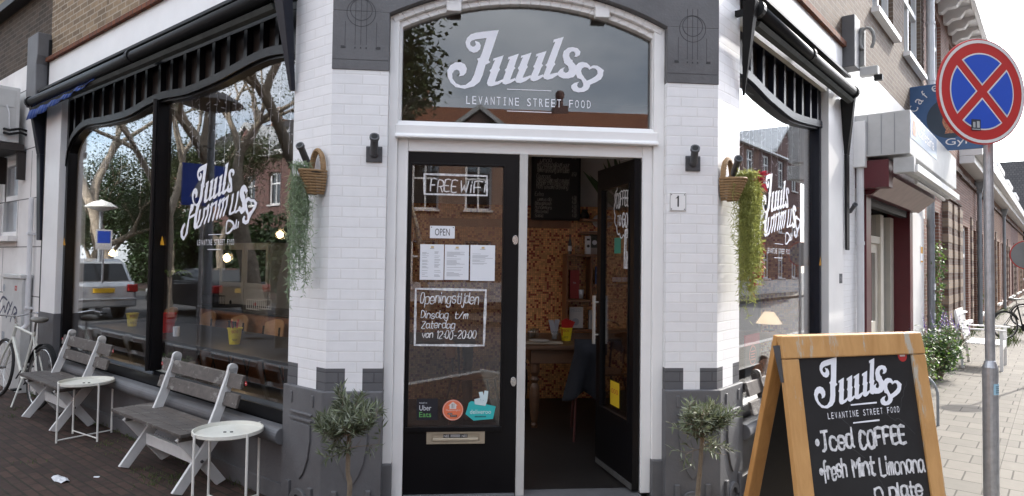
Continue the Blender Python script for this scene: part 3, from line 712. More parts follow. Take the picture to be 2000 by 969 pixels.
# cornice with brackets over the right street
cb = MB(); cb.box(FR, 0, 14.4, 0, .52, 6.95, 7.0); cb.box(FR, 0, 14.4, .5, .58, 6.9, 7.13); cb.box(FR, 0, 14.4, -TH, .48, 7.0, 7.12)
for k in range(19):
    u = .4 + k * .75
    cb.along(FR, [(0, 6.68), (.06, 6.66), (.16, 6.74), (.30, 6.74), (.38, 6.86), (.48, 6.88), (.48, 6.948), (0, 6.948)], u, u + .17)
cb.build('cornice', WW, CAFE, bev=.006)
# corbels at the ends of the fascias
kb = MB()
kb.prism(FL, [(5.6, 3.5), (5.94, 3.42), (5.97, 3.6), (5.97, 4.27), (5.58, 4.27), (5.58, 4.0), (5.62, 3.9)], 0, .14)
kb.build('corbel', GS, CAFE, bev=.01)
kb = MB(); kb.box(FR, 3.36, 3.62, 0, .13, 3.80, 4.36)
kb.build('corbel', GS, CAFE, bev=.008)
kb = MB(); P = [FR(3.60, .2 + .07 * cos(t), 4.13 + .13 * sin(t)) for t in [(-50 + 28 * k) * pi / 180 for k in range(11)]]
kb.box(FR, 3.62, 3.70, .02, .17, 3.86, 4.28); kb.tube(P, .017, 8); kb.build('corbel_ornament', mat('weathered stone', (.30, .30, .29), .8, .2, 9, .4), CAFE)
# -------- door case
dc = MB()
ZH = 2.378
for x0, x1, o in ((-.397, -.335, -.05), (-.335, -.265, -.075), (1.398, 1.473, -.05), (1.328, 1.398, -.075)):
    dc.box(FC, x0, x1, -.16, o, .33 if o == -.05 else .1, 2.46 if o != -.05 else 3.27)
dc.box(FC, -.265, 1.328, -.16, -.078, ZH, 2.46)
dc.along(FC, [(-.16, 2.46), (-.02, 2.46), (-.02, 2.475), (-.045, 2.49), (-.045, 2.545), (-.07, 2.58), (-.16, 2.58)], -.352, 1.428)
# arched head
def archring(r0, r1, h0, h1, o0, o1, mb):
    A = arc(r1, 26, h1); B = arc(r0, 26, h0)
    for i in range(26): mb.hexa([FC(*(A[i][0], o0, A[i][1])), FC(A[i + 1][0], o0, A[i + 1][1]), FC(B[i + 1][0], o0, B[i + 1][1]), FC(B[i][0], o0, B[i][1])], [FC(A[i][0], o1, A[i][1]), FC(A[i + 1][0], o1, A[i + 1][1]), FC(B[i + 1][0], o1, B[i + 1][1]), FC(B[i][0], o1, B[i][1])])
archring(1.995, 2.042, .905, .93, -.16, -.045, dc); archring(1.955, 1.995, .862, .905, -.16, -.075, dc)
for s_ in (-1, 1):
    x0, x1 = sorted((ACX + s_ * .855, ACX + s_ * .905)); dc.box(FC, x0, x1, -.16, -.076, 2.581, 3.222)
for x in (.02, 1.03):
    z = ACZ + sqrt(1.975 ** 2 - (x - ACX) ** 2); dc.box(FC, x - .05, x + .05, -.08, -.035, z - .035, z + .035)
dc.build('door_case', WW, CAFE, bev=.005)
b = MB()
for x0, x1 in ((-.4, -.333), (1.396, 1.478)): b.box(FC, x0, x1, -.16, -.03, 0, .33)
b.build('door_case_foot', GS, CAFE, bev=.004)
b = MB(); b.box(FC, -.262, 1.325, -.2, -.01, 0, .1); b.box(FC, -.262, .475, -.16, -.06, .1, .114); b.build('threshold', GS, CAFE, bev=.004)
b = MB(); b.box(FC, .481, .536, -.15, -.07, .1, ZH); b.build('door_post', mat('silver door post', (.50, .49, .47), .45, .06, 4), CAFE, bev=.003)
# transom light
tp = MB(); A = arc(1.965, 26, .87); tp.prism(FC, A + [(ACX - .87, 2.57), (ACX + .87, 2.57)], -.13, -.122)
TP = tp.build('transom_light', GLT, CAFE)
lt = MB(); o_ = -.121
a0, z0 = ch = (atY(860 + 66 / 5.1, 40 + 710 / 5.1, 4.491).x, atY(860 + 66 / 5.1, 40 + 710 / 5.1, 4.491).z)
w_ = atY(860 + 1630 / 5.1, 40 + 487 / 5.1, 4.491).x - a0
logo(lt, FC, a0, z0, w_, o_)
p0 = atY(910.5, 203, 4.491); p1 = atY(1154, 208, 4.491)
def spaced(mb, F, words, a, z, w, h, o):
    tot = sum(len(x) for x in words) + len(words) - 1; k = w / (tot - .35)
    i = 0
    for wd_ in words:
        for c in wd_:
            if c == 'I':
                x = a + i * k + .31 * k
                for q in ((x - .05 * k, x + .05 * k, z + .1 * h, z + .9 * h), (x - .2 * k, x + .2 * k, z, z + .1 * h), (x - .2 * k, x + .2 * k, z + .9 * h, z + h)): mb.face([F(q[0], o, q[2]), F(q[1], o, q[2]), F(q[1], o, q[3]), F(q[0], o, q[3])])
            else: put_text(mb, F, c, a + i * k, z, k * .62, h, o)
            i += 1
        i += 1
spaced(lt, FC, ['LEVANTINE', 'STREET', 'FOOD'], p0.x, p0.z, p1.x - p0.x, .055, o_)
for y0 in (174.5, 217):
    q0 = atY(990, y0, 4.491); q1 = atY(1077, y0 + 3, 4.491); lt.box(FC, q0.x, q1.x, o_, o_ + .001, q0.z - .002, q0.z + .003)
lt.build('shop_lettering', VINYL, TP)
# -------- left leaf (closed)
ld = MB()
PX0, PX1, PZ0, PZ1 = -.238, .373, .555, 2.293
ld.wall(FC, -.263, .479, .116, 2.376, -.135, -.092, [(PX0, PX1, PZ0, PZ1)])
for a in ((PX0 - .012, PX1 + .012, PZ0 - .03, PZ0), (PX0 - .012, PX1 + .012, PZ1, PZ1 + .012), (PX0 - .012, PX0, PZ0, PZ1), (PX1, PX1 + .014, PZ0, PZ1)):
    ld.box(FC, a[0], a[1], -.1, -.078 if a[2] < .54 else -.086, a[2], a[3])
LEAFD = ld.build('door', BK, CAFE, bev=.002, label='closed black door leaf with lettered glass')
p = MB(); p.box(FC, PX0 - .005, PX1 + .005, -.118, -.112, PZ0 - .005, PZ1 + .005); p.build('door_pane', GLD, LEAFD)
OD = -.109
def dpt(x, y): q = atY(x, y, 4.37 - OD); return q.x, q.z
w = MB()
def frame_line(mb, F, pts, pen, o, f=dpt):
    for i in range(len(pts)):
        p, q = f(*pts[i]), f(*pts[(i + 1) % len(pts)])
        n = 9; P = [(p[0] + (q[0] - p[0]) * k / n, p[1] + (q[1] - p[1]) * k / n) for k in range(n + 1)]
        ribbon(mb, F, P, pen, o + .0001 * i, random)
frame_line(w, FC, [(829, 340), (951, 344), (951, 382), (829, 379)], .012, OD)
def hd(text, x, y, x2, y2, pen, seed=1, F=FC, o=OD + .0008, f=dpt, slant=.12):
    p, q = f(x, y), f(x2, y2); hand(w, F, text, p[0], p[1], q[0] - p[0], q[1] - p[1], o, pen, slant, 0, .12, seed)
hd('FREE', 840, 374, 895, 353, .008, 2); hd('WiFi', 898, 375, 952, 354, .008, 3)
w.build('chalk_lettering', CHALK, LEAFD); w = MB()
frame_line(w, FC, [(812, 564), (949, 567), (945, 675), (810, 674)], .014, OD)
hd('Openingstijden', 820, 592, 937, 573, .0058, 5); hd('Dinsdag', 822, 621, 877, 608, .0052, 6); hd('t/m', 888, 622, 916, 609, .0052, 7)
hd('Zaterdag', 823, 641, 890, 628, .0052, 8); hd('van', 824, 659, 847, 647, .0055, 9); hd('12:00-20:00', 853, 661, 931, 647, .0055, 10)
w.build('chalk_lettering', CHALK, LEAFD)
def oval(mb, F, c, z, o): mb.prism(F, [(c + .02 * cos(2 * pi * k / 16), z + .032 * sin(2 * pi * k / 16)) for k in range(16)], o, o + .006)
for z in (1.799, .851):
    l = MB(); oval(l, FC, .459, z, -.092); l.box(FC, .452, .464, -.088, -.078, z - .014, z + .012); l.build('lock', CHROME, LEAFD, bev=.001)
lb = MB(); lb.wall(FC, -.112, .272, .445, .533, -.094, -.082, [(-.078, .236, .462, .512)]); lb.box(FC, -.078, .236, -.094, -.088, .462, .512)
lb.along(FC, [(-.088, .47), (-.078, .466), (-.08, .48), (-.088, .484)], -.07, .228)
LBX = lb.build('letterbox', mat('bronzed aluminium', (.40, .345, .26), .4, .08, 9, metal=.4), LEAFD, bev=.002)
b = MB(); b.box(FC, -.002, .158, -.0875, -.0868, .484, .508); LB2 = b
LB2.build('letterbox_sticker', INK, LEAFD)
b = MB(); put_text(b, FC, 'NEE', .002, .488, .034, .016, -.0864); put_text(b, FC, 'NEE', .12, .488, .034, .016, -.0864)
for k in range(4): b.box(FC, .046, .11, -.0868, -.0864, .489 + k * .0045, .4907 + k * .0045)
b.build('letterbox_sticker_text', SWH, LEAFD)
# -------- right leaf (open inwards)
FD = frame((1.190, 5.11, 0), (.105, -.66, 0), (-.66, -.105, 0)); LWD = .668
rd = MB(); QX0, QX1, QZ0, QZ1 = .095, .585, .57, 2.21
rd.wall(FD, 0, LWD, .116, 2.372, -.022, .022, [(QX0, QX1, QZ0, QZ1)])
for a in ((QX0 - .012, QX1 + .012, QZ0 - .025, QZ0), (QX0 - .012, QX1 + .012, QZ1, QZ1 + .012), (QX0 - .012, QX0, QZ0, QZ1), (QX1, QX1 + .012, QZ0, QZ1)): rd.box(FD, a[0], a[1], .02, .03, a[2], a[3])
LEAFO = rd.build('door', BK, CAFE, bev=.002, label='black door leaf standing open into the cafe')
b = MB(); b.box(FD, 0.01, LWD - .01, .022, .026, .12, .16); b.build('kick_strip', mat('worn aluminium', (.18, .18, .18), .4, .2, 20, metal=.6), LEAFO)
p = MB(); p.box(FD, QX0 - .005, QX1 + .005, .002, .008, QZ0 - .005, QZ1 + .005); p.build('door_pane', GLD, LEAFO)
h = MB(); h.box(FD, .02, .05, .05, .065, 1.03, 1.40); h.tube([FD(.035, .02, 1.10), FD(.035, .055, 1.10)], .007); h.tube([FD(.035, .02, 1.35), FD(.035, .055, 1.35)], .007)
h.build('pull_handle', mat('satin aluminium', (.62, .60, .56), .35, .05, metal=.4), LEAFO)
h = MB(); h.tube([FD(.05, -.022, 1.21), FD(.05, -.07, 1.21), FD(.17, -.075, 1.2), FD(.2, -.075, 1.185)], .009); h.build('door_handle', CHROME, LEAFO)
w = MB()
def fdp(x, y): return onF(FD, x, y, .01)
c0 = fdp(1216, 405); rx, rz = .135, .2
P = []
for k in range(13):
    t0 = 2 * pi * k / 13
    for j in range(4):
        t = t0 + 2 * pi / 13 * j / 4; r_ = 1 + .12 * sin(pi * j / 4)
        P.append((c0[0] + rx * r_ * cos(t), c0[1] + rz * r_ * sin(t)))
ribbon(w, FD, P + P[:1], .011, .0105)
hand(w, FD, 'COFFEE', c0[0] - .115, c0[1] + .01, .235, .10, .0112, .011, .05, 0, .1, 4)
hand(w, FD, 'TO', c0[0] - .09, c0[1] - .13, .075, .07, .0112, .010, .05, 0, .1, 5); hand(w, FD, 'GO', c0[0] + .0, c0[1] - .14, .10, .09, .0112, .015, .05, 0, .1, 6)
q = [(1221, 450), (1236, 448), (1235, 522), (1219, 523)]
frame_line(w, FD, q, .016, .0105, fdp); frame_line(w, FD, [(1224, 456), (1233, 454), (1232, 516), (1222, 518)], .008, .0107, fdp)
c1 = fdp(1228, 485); hand(w, FD, 'PIN', c1[0] - .05, c1[1] + .03, .1, .10, .0112, .009, .05, 0, .1, 7); hand(w, FD, 'ONLY', c1[0] - .05, c1[1] - .12, .1, .10, .0112, .009, .05, 0, .1, 8)
w.build('chalk_lettering', CHALK, LEAFO)
# -------- shop windows
def curve_fn(pts):
    sp = smooth_pts(pts, 6)
    return sp
CL_ = curve_fn([(.43, 3.10), (.52, 3.127), (.77, 3.162), (1.0, 3.162), (1.26, 3.137), (1.63, 3.10), (2.13, 3.08), (2.60, 3.108), (2.93, 3.093), (3.37, 3.05), (3.94, 3.062), (4.48, 3.09), (4.80, 3.02), (4.98, 2.90), (5.055, 2.70)])
CR_ = curve_fn([(.40, 3.10), (.51, 3.115), (.68, 3.112), (.87, 3.087), (1.1, 3.051), (1.34, 3.027), (1.6, 3.006), (1.82, 3.0), (2.17, 3.025), (2.6, 3.069), (2.70, 3.07)])
def zc(C, u):
    for (a, za), (b_, zb) in zip(C, C[1:]):
        if a <= u <= b_: return za + (zb - za) * (u - a) / max(1e-6, b_ - a)
    return C[-1][1]
def shopwin(F, C, w0, w1, mulls, munts, lettering_fn, lab):
    f = MB(); o0, o1 = -.13, -.035
    f.box(F, w0, w0 + .04, o0, o1, .515, 3.5); f.box(F, w1 - .06, w1, o0, o1, .515, 3.5)
    f.box(F, w0 + .04, w1 - .06, o0, o1, .515, .60); f.along(F, [(o0, .60), (o1 - .02, .60), (o1 - .05, .625), (o0, .63)], w0 + .04, w1 - .06)
    f.box(F, w0 + .04, w1 - .06, o0, o1 + .01, 3.40, 3.5)
    for mu in mulls: f.box(F, mu - .042, mu + .042, o0, o1 + .005, .63, zc(C, mu) - .02); f.tube([F(mu, o1 + .01, .63), F(mu, o1 + .01, zc(C, mu) - .02)], .022, 8)
    pts = [p for p in C if w0 <= p[0] <= w1]
    for k, (dz0, dz1, oo) in enumerate(((-.035, .03, o1 + .012), (-.055, -.03, o1 - .015))):
        for a, b_ in zip(pts, pts[1:]):
            f.hexa([F(a[0], o0, a[1] + dz0), F(b_[0], o0, b_[1] + dz0), F(b_[0], o0, b_[1] + dz1), F(a[0], o0, a[1] + dz1)], [F(a[0], oo, a[1] + dz0), F(b_[0], oo, b_[1] + dz0), F(b_[0], oo, b_[1] + dz1), F(a[0], oo, a[1] + dz1)])
    for mu in munts: f.box(F, mu - .024, mu + .024, o0 + .01, o1 + .006, zc(C, mu) + .02, 3.41)
    W = f.build('shop_window', BK if F is FL else NAVY, CAFE, label=lab)
    g = MB(); g.box(F, w0 + .01, w1 - .02, -.095, -.088, .58, 3.02)
    up_ = [(a, z - .03) for a, z in pts]
    g.prism(F, [(w1 - .02, 3.022), (w0 + .01, 3.022)] + [(max(w0 + .01, min(w1 - .02, a)), max(z, 3.023)) for a, z in up_ if z > 3.03], -.095, -.088)
    g.build('pane', GLW, W)
    g = MB(); g.prism(F, [(w1 - .02, 3.45), (w0 + .01, 3.45)] + [(max(w0 + .01, min(w1 - .02, a)), z) for a, z in pts], -.085, -.078); g.build('top_light_panel', BRN, W)
    b = MB(); lettering_fn(b); b.build('shop_lettering', VINYL, W)
    return W
def AF(F, u0, sgn):
    def G2(a, o, z): return F(u0 + sgn * a, o, z)
    G2.no = F.no; return G2
# second line of the window logo, traced on the left window (pixels of an enlarged view)
_hs = {'H': [[(207,500),(190,560),(160,610),(135,800),(95,866),(68,835),(66,780),(85,720),(108,690),(112,712),(92,760),(88,815),(100,832),(115,800),(148,620),(170,505)], [(258,505),(232,610),(225,690),(246,735),(210,757),(196,735),(203,640),(228,505)], [(150,630),(232,582),(232,606),(150,655)]]}
_stems = [((262,560),(228,740)),((306,540),(268,722)),((345,520),(308,702)),((380,492),(348,685)),((425,472),(392,668)),((462,455),(430,655)),((498,440),(462,640)),((535,425),(498,622)),((590,400),(558,608)),((640,378),(606,590))]
_links = [((234,742),(272,700)),((316,560),(352,500)),((362,540),(418,476)),((478,500),(530,428)),((440,520),(492,442)),((560,606),(612,568)),((612,590),(652,552))]
_s2 = [(722,372),(712,350),(690,352),(674,385),(690,450),(700,520),(690,560),(668,568),(655,548)]
_hh = [[(700,520),(715,450),(745,432),(770,455),(800,455),(830,492),(818,540),(775,610),(755,655),(745,690),(715,708),(685,690),(682,655),(700,618),(712,630),(705,655),(718,672),(735,655),(735,615),(715,575)],[(766,482),(745,468),(728,490),(728,530),(745,592),(780,560),(805,510),(798,482)]]
def hummus(b, F, s0=1.0):
    u_top = onF(FL, 340 + 332 / 5.1, 300 + 95 / 5.1)
    def T(p):
        u, z = onF(FL, 340 + p[0] / 5.1, 300 + p[1] / 5.1, -.088); return (LREF - u, z)
    k = 0
    def pol(l, lay): b.poly2(F, [[T(p) for p in l]], -.087, -.0862 + .0002 * lay)
    # first line: the same word as above the door
    a, z = T((175, 505)); a1, z1 = T((606, 180))
    logo_sq(b, F, T)
    for l in _hs['H']: pol(l, k % 4); k += 1
    for (p, q) in _stems:
        wd = 10
        pol([(p[0] + wd, p[1] - 10), (p[0] - 4, p[1] + 92), (q[0] + wd, q[1] - 30), (q[0] + wd - 8, q[1] - 2), (q[0] - wd, q[1] + 8), (q[0] - wd, q[1] - 20), (p[0] - wd - 8, p[1] + 90), (p[0] - wd, p[1] + 8)], k % 4); k += 1
    for p, q in _links:
        pol([(p[0] - 3, p[1] - 12), (q[0], q[1] - 4), (q[0], q[1] + 14), (p[0] + 3, p[1] + 8)], k % 4); k += 1
    ribbon(b, F, [T(p) for p in smooth_pts(_s2, 4)], abs(T((20, 0))[0] - T((0, 0))[0]) * 1.15, -.0855)
    b.poly2(F, [[T(p) for p in l] for l in _hh], -.087, -.0848)
    for c, x, y, w_, h_ in (('D', 520, 790, 62, 128), ('e', 590, 748, 26, 52), ('l', 618, 738, 12, 90), ('i', 640, 730, 12, 62)):
        a, z = T((x, y)); a1, z1 = T((x + w_, y - h_)); hand(b, F, c, a, z, abs(a1 - a) * 1.5, z1 - z - .01, -.0854, .016, .15, .12, .05, 4)
    a, z = T((232, 912)); a1, z1 = T((602, 845))
    spaced(b, F, ['LEVANTINE', 'STREET', 'FOOD'], a, 1.755, a1 - a, .045, -.086)
    for x0, x1, zz in ((345, 478, 1.838), (340, 474, 1.717)):
        a, _ = T((x0, 800)); a1, _ = T((x1, 800)); b.box(F, a, a1, -.087, -.086, zz, zz + .005)
def logo_sq(b, F, T):
    # 'Juuls' of the first line: the traced letters mapped between measured corners of this window
    A = T((66, 0)); 
    P0 = T((168, 500)); P1 = T((606, 405)); P2 = T((330, 95)); P3 = T((545, 85))
    # affine from logo pixel space (J low-left 66,680 ; l top 1217,152 ; J top right 566,92)
    src = ((150, 670), (566, 92), (1217, 152)); dst = (T((205, 522)), T((332, 95)), T((545, 85)))
    (x0, y0), (x1, y1), (x2, y2) = src; (u0, v0), (u1, v1), (u2, v2) = dst
    det = (x1 - x0) * (y2 - y0) - (x2 - x0) * (y1 - y0)
    def M2(p):
        s_ = ((p[0] - x0) * (y2 - y0) - (x2 - x0) * (p[1] - y0)) / det; t_ = ((x1 - x0) * (p[1] - y0) - (p[0] - x0) * (y1 - y0)) / det
        return (u0 + s_ * (u1 - u0) + t_ * (u2 - u0), v0 + s_ * (v1 - v0) + t_ * (v2 - v0))
    for i, l in enumerate(_J + _u): b.poly2(F, [[M2(p) for p in l]], -.087, -.0862 + .0002 * (i % 4))
    sh1 = _sh[0][:36]
    s1 = [p for p in _sh[0] if p[0] < 1392 and not (p[0] > 1290 and p[1] > 575) and not (p[0] > 1340 and 405 < p[1] < 575)]
    b.poly2(F, [[M2(p) for p in s1]], -.087, -.0853)
LREF = 2.25
shopwin(FL, CL_, LW0, LW1, [2.715], [.50, .72, .93, 1.16, 1.42, 1.66, 1.92, 2.17, 2.42, 2.66, 2.95, 3.2, 3.45, 3.72, 4.0, 4.28, 4.56, 4.82],
        lambda b: hummus(b, AF(FL, LREF, -1)), 'wide black shop window with a wavy top rail and white lettering')
RREF = onF(FR, 1470 + 195 / 5.1, 320 + 95 / 5.1, -.088)[0] - (LREF - onF(FL, 340 + 330 / 5.1, 300 + 95 / 5.1, -.088)[0])
shopwin(FR, CR_, RW0, RW1, [], [.50, .73, 1.0, 1.27, 1.54, 1.81, 2.06, 2.32, 2.56], lambda b: hummus(b, AF(FR, RREF, 1)), 'narrower blue black shop window with a wavy top rail and white lettering')
b = MB(); b.box(FR, RW0, RW1, -.03, .02, 3.40, 3.50); b.build('lintel_beam', CREAM, CAFE)
# warning triangles and small stickers on the window edges
for F, u, z in ((FL, 5.03, 1.81), (FL, 2.79, 1.80), (FL, 2.64, 1.80), (FR, 2.66, 1.70)):
    b = MB(); b.prism(F, [(u - .045, z - .04), (u + .045, z - .04), (u, z + .045)], -.0345 if u > 5 or F is FR else -.086, -.0335 if u > 5 or F is FR else -.0852)
    b.build('warning_sticker', mat('amber sticker', (.6, .3, .02), .5, .05), CAFE)
# -------- awnings
def awning(F, u0, u1, zr, name_lab, near, far, corner_label):
    A = thing('awning', name_lab, 'awning', F((u0 + u1) / 2, .15, zr))
    t = MB(); t.tube([F(u0, .15, zr), F((u0 + u1) / 2, .15, zr - .008), F(u1, .15, zr)], .052, 14); t.build('roller', BKM, A, smooth=True)
    t = MB(); t.along(F, [(.10, zr - .03), (.13, zr - .07), (.17, zr - .08), (.15, zr - .11), (.11, zr - .12), (.08, zr - .05)], u0 + .05, u1 - .05); t.build('rolled_fabric', FAB, A)
    for u in (u0 + .02, (u0 * .55 + u1 * .45), u1 - .02):
        k = MB(); k.lathe(F(u - .025, .15, zr), [(.064, 0), (.064, .05)], 14, F.du); k.box(F, u - .02, u + .02, 0, .12, zr - .02, zr + .02); k.build('bracket', BKM, A)
    return A
AWL = awning(FL, .42, 5.74, 3.455, 'long black rolled awning over the wide left shop window', 0, 0, '')
AWR = awning(FR, .30, 3.20, 3.47, 'shorter black rolled awning over the right shop window', 0, 0, '')
m_ = MB()
m_.hexa([FL(.33, .19, 3.52), FL(.33, .10, 3.52), FL(.40, .012, 2.80), FL(.40, .04, 2.80)], [FL(.45, .19, 3.52), FL(.45, .10, 3.52), FL(.43, .012, 2.80), FL(.43, .04, 2.80)])
m_.build('arm', NAVY, AWL, bev=.004)
m_ = MB()
for a, b_ in (((5.70, .17, 3.42, .07), (5.72, .06, 2.85, .12)), ((5.72, .06, 2.85, .12), (5.64, .05, 1.83, .13))):
    m_.hexa([FL(a[0] - a[3] / 2, .005, a[2]), FL(a[0] + a[3] / 2, .005, a[2]), FL(a[0] + a[3] / 2, a[1], a[2]), FL(a[0] - a[3] / 2, a[1], a[2])], [FL(b_[0] - b_[3] / 2, .005, b_[2]), FL(b_[0] + b_[3] / 2, .005, b_[2]), FL(b_[0] + b_[3] / 2, b_[1], b_[2]), FL(b_[0] - b_[3] / 2, b_[1], b_[2])])
m_.build('arm', NAVY, AWL, bev=.006)
m_ = MB()
m_.hexa([FR(.18, .10, 3.50), FR(.26, .10, 3.50), FR(.26, .19, 3.50), FR(.18, .19, 3.50)], [FR(.435, .005, 2.9), FR(.45, .005, 2.9), FR(.45, .02, 2.9), FR(.435, .02, 2.9)])
m_.build('arm', BKM, AWR, bev=.003)
m_ = MB()
for a, b_ in (((3.20, .17, 3.42, .07), (3.38, .06, 2.85, .12)), ((3.38, .06, 2.85, .12), (3.42, .05, 1.83, .13))):
    m_.hexa([FR(a[0] - a[3] / 2, .032, a[2]), FR(a[0] + a[3] / 2, .032, a[2]), FR(a[0] + a[3] / 2, a[1], a[2]), FR(a[0] - a[3] / 2, a[1], a[2])], [FR(b_[0] - b_[3] / 2, .032, b_[2]), FR(b_[0] + b_[3] / 2, .032, b_[2]), FR(b_[0] + b_[3] / 2, b_[1], b_[2]), FR(b_[0] - b_[3] / 2, b_[1], b_[2])])
m_.build('arm', BKM, AWR, bev=.006)
tp_ = MB(); n = 26; rnd = random.Random(5)
zs = [3.41 - .02 - .15 * min(1, (k / n) ** .8) - rnd.uniform(0, .02) for k in range(n + 1)]
for k in range(n):
    ua, ub_ = 3.7 + 2.05 * k / n, 3.7 + 2.05 * (k + 1) / n
    oa = .17 + .012 * sin(k * 1.3); ob = .17 + .012 * sin((k + 1) * 1.3)
    tp_.hexa([FL(ua, .13, 3.415), FL(ub_, .13, 3.415), FL(ub_, ob, zs[k + 1]), FL(ua, oa, zs[k])], [FL(ua, .14, 3.42), FL(ub_, .14, 3.42), FL(ub_, ob + .008, zs[k + 1]), FL(ua, oa + .008, zs[k])])
tp_.build('awning_valance', TARP, AWL, smooth=True, label='torn blue strip of awning cloth')
# security camera on the far fascia end
k = thing('security_camera', 'small pale security camera under the stone ornament on the right fascia', 'camera', FR(3.66, .2, 3.72))
t = MB(); t.box(FR, 3.62, 3.72, .12, .30, 3.74, 3.84); t.build('housing', GBOX, k, bev=.01); t = MB(); t.box(FR, 3.64, 3.70, .26, .34, 3.68, 3.74); t.build('lens', BKM, k)

# ================================================================ CAFE INTERIOR
IN = [(-.757, 4.37), xy(FL, 7.5, 0), xy(FL, 7.5, -5), (-1.2, xy(FL, 7.5, -5)[1]), (-1.2, 7.62), (3.27, 7.62), xy(FR, 3.3, 0), (1.833, 4.37)]
def shrink(p, q, k): return p
fl = MB(); fl.plan([xy(FL, 0, -.24), xy(FL, 7.5, -.24), xy(FL, 7.5, -5), (-1.15, 13.3), (-1.15, 7.65), (3.27, 7.65), xy(FR, 3.3, -.24), (1.75, 4.56), (-.65, 4.56)], .0, .1)
fl.build('inner_floor', FLOORI, CAFE)
b = MB(); b.plan([xy(FL, 0, -.2), xy(FL, 7.5, -.2), xy(FL, 7.5, -5.1), (-1.0, 13.4), (-1.0, 7.9), (3.4, 7.9), xy(FR, 3.4, -.2), (1.78, 4.5), (-.7, 4.5)], 3.52, 3.6); b.build('ceiling', CEIL, CAFE)
iw = MB()
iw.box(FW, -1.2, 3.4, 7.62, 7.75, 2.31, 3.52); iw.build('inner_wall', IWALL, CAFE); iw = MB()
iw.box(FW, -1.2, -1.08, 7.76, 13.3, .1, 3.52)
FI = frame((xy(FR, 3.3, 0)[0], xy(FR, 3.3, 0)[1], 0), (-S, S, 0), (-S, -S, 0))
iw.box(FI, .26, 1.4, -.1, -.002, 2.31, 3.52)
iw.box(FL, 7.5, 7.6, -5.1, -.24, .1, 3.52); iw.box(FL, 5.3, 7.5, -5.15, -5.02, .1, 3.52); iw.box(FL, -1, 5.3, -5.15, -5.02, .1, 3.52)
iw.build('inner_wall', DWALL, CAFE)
ti = MB(); ti.box(FW, -1.19, 3.3, 7.59, 7.75, .1, 2.305); ti.box(FI, .25, 1.4, -.1, .012, .1, 2.305); ti.build('mosaic_wall', MOS, CAFE)
b = MB(); b.box(FW, -.2, 1.42, 7.55, 7.588, 2.05, 2.14); b.build('picture_rail', SHELFW, CAFE)
# chalkboard
Yb = 7.54
q0, q1 = atY(1038, 296, Yb), atY(1128, 428, Yb)
k = thing('menu_chalkboard', 'tall black menu chalkboard on the wall above the mosaic tiles', 'chalkboard', ((q0.x + q1.x) / 2, Yb, q1.z))
FB = frame((0, Yb, 0), (1, 0, 0), (0, -1, 0))
t = MB(); t.box(FB, q0.x + .03, q1.x, .0, .025, q1.z, 3.12); t.build('board', BOARDI, k)
t = MB()
for a in ((q0.x, q0.x + .03, q1.z - .02, 3.14), (q1.x, q1.x + .025, q1.z - .02, 3.14)): t.box(FB, a[0], a[1], 0, .035, a[2], a[3])
t.box(FB, q0.x + .03, q1.x, 0, .035, q1.z - .02, q1.z); t.build('board_frame', BKM, k)
t = MB(); rr = random.Random(3)
def bl(text, x, y, wpx, hpx, pen=.0045):
    a = atY(x, y, Yb - .027); e = atY(x + wpx, y - hpx, Yb - .027); hand(t, FB, text, a.x, a.z, e.x - a.x, (e.z - a.z) * 1.15, .0262, pen, .1, 0, .1, rr.randint(1, 99))
for tx, x, y, w_, h_ in (('Quinoa', 1050, 316, 28, 7), ('with tahini halloumi sour', 1049, 324, 64, 5), ('sour cream dill chutney', 1049, 330, 62, 5), ('lemon dressing and salad', 1050, 336, 62, 5), ('Couscous', 1048, 348, 28, 7), ('chicken cumin salt roasted', 1048, 355, 64, 5), ('pepper chickpeas raisin', 1048, 361, 64, 5), ('nuts sesame dressing', 1048, 368, 62, 5), ('Extra', 1045, 382, 17, 6), ('Hummus dip', 1046, 392, 32, 5), ('Baba ganoush', 1045, 400, 32, 5), ('Muhammara', 1045, 408, 33, 5), ('Pita bread', 1045, 416, 26, 5), ('Salad', 1045, 424, 16, 5)):
    bl(tx, x, y, w_, h_)
for y in (310, 344, 390, 398, 407, 416, 424): bl('8.50' if y < 350 else '4.00', 1117, y, 9, 6, .004)
t.build('menu_writing', CHALKD, k)
# shelves on the tile wall
Ys = 7.58
sx = lambda x, y=500: atY(x, y, 7.45).x
sz = lambda y, x=1150: atY(x, y, 7.45).z
SH = thing('wall_shelves', 'brown wooden box shelves against the mosaic wall beside the chalkboard', 'shelves', (sx(1160), Ys, .9))
b = MB()
def plank(x0, x1, y): z = sz(y); b.box(FB, sx(x0), sx(x1), -.05, .2, z - .013, z + .013)
def post(x, y0, y1): X = sx(x); b.box(FB, X - .012, X + .012, -.05, .195, sz(y1), sz(y0))
plank(1103, 1260, 499); plank(1103, 1260, 587); plank(1152, 1265, 557); plank(1105, 1260, 645); plank(1133, 1260, 431); plank(1133, 1260, 456)
post(1105, 500, 645); post(1152, 500, 587); post(1232, 420, 645)
b.build('shelf_board', SHELFW, SH)
def item(name, lab, cat, fn, group=None):
    k_ = thing(name, lab, cat, (0, 0, 0), group); loc = fn(k_); return k_
def atS(x, y): return atY(x, y, 7.47)
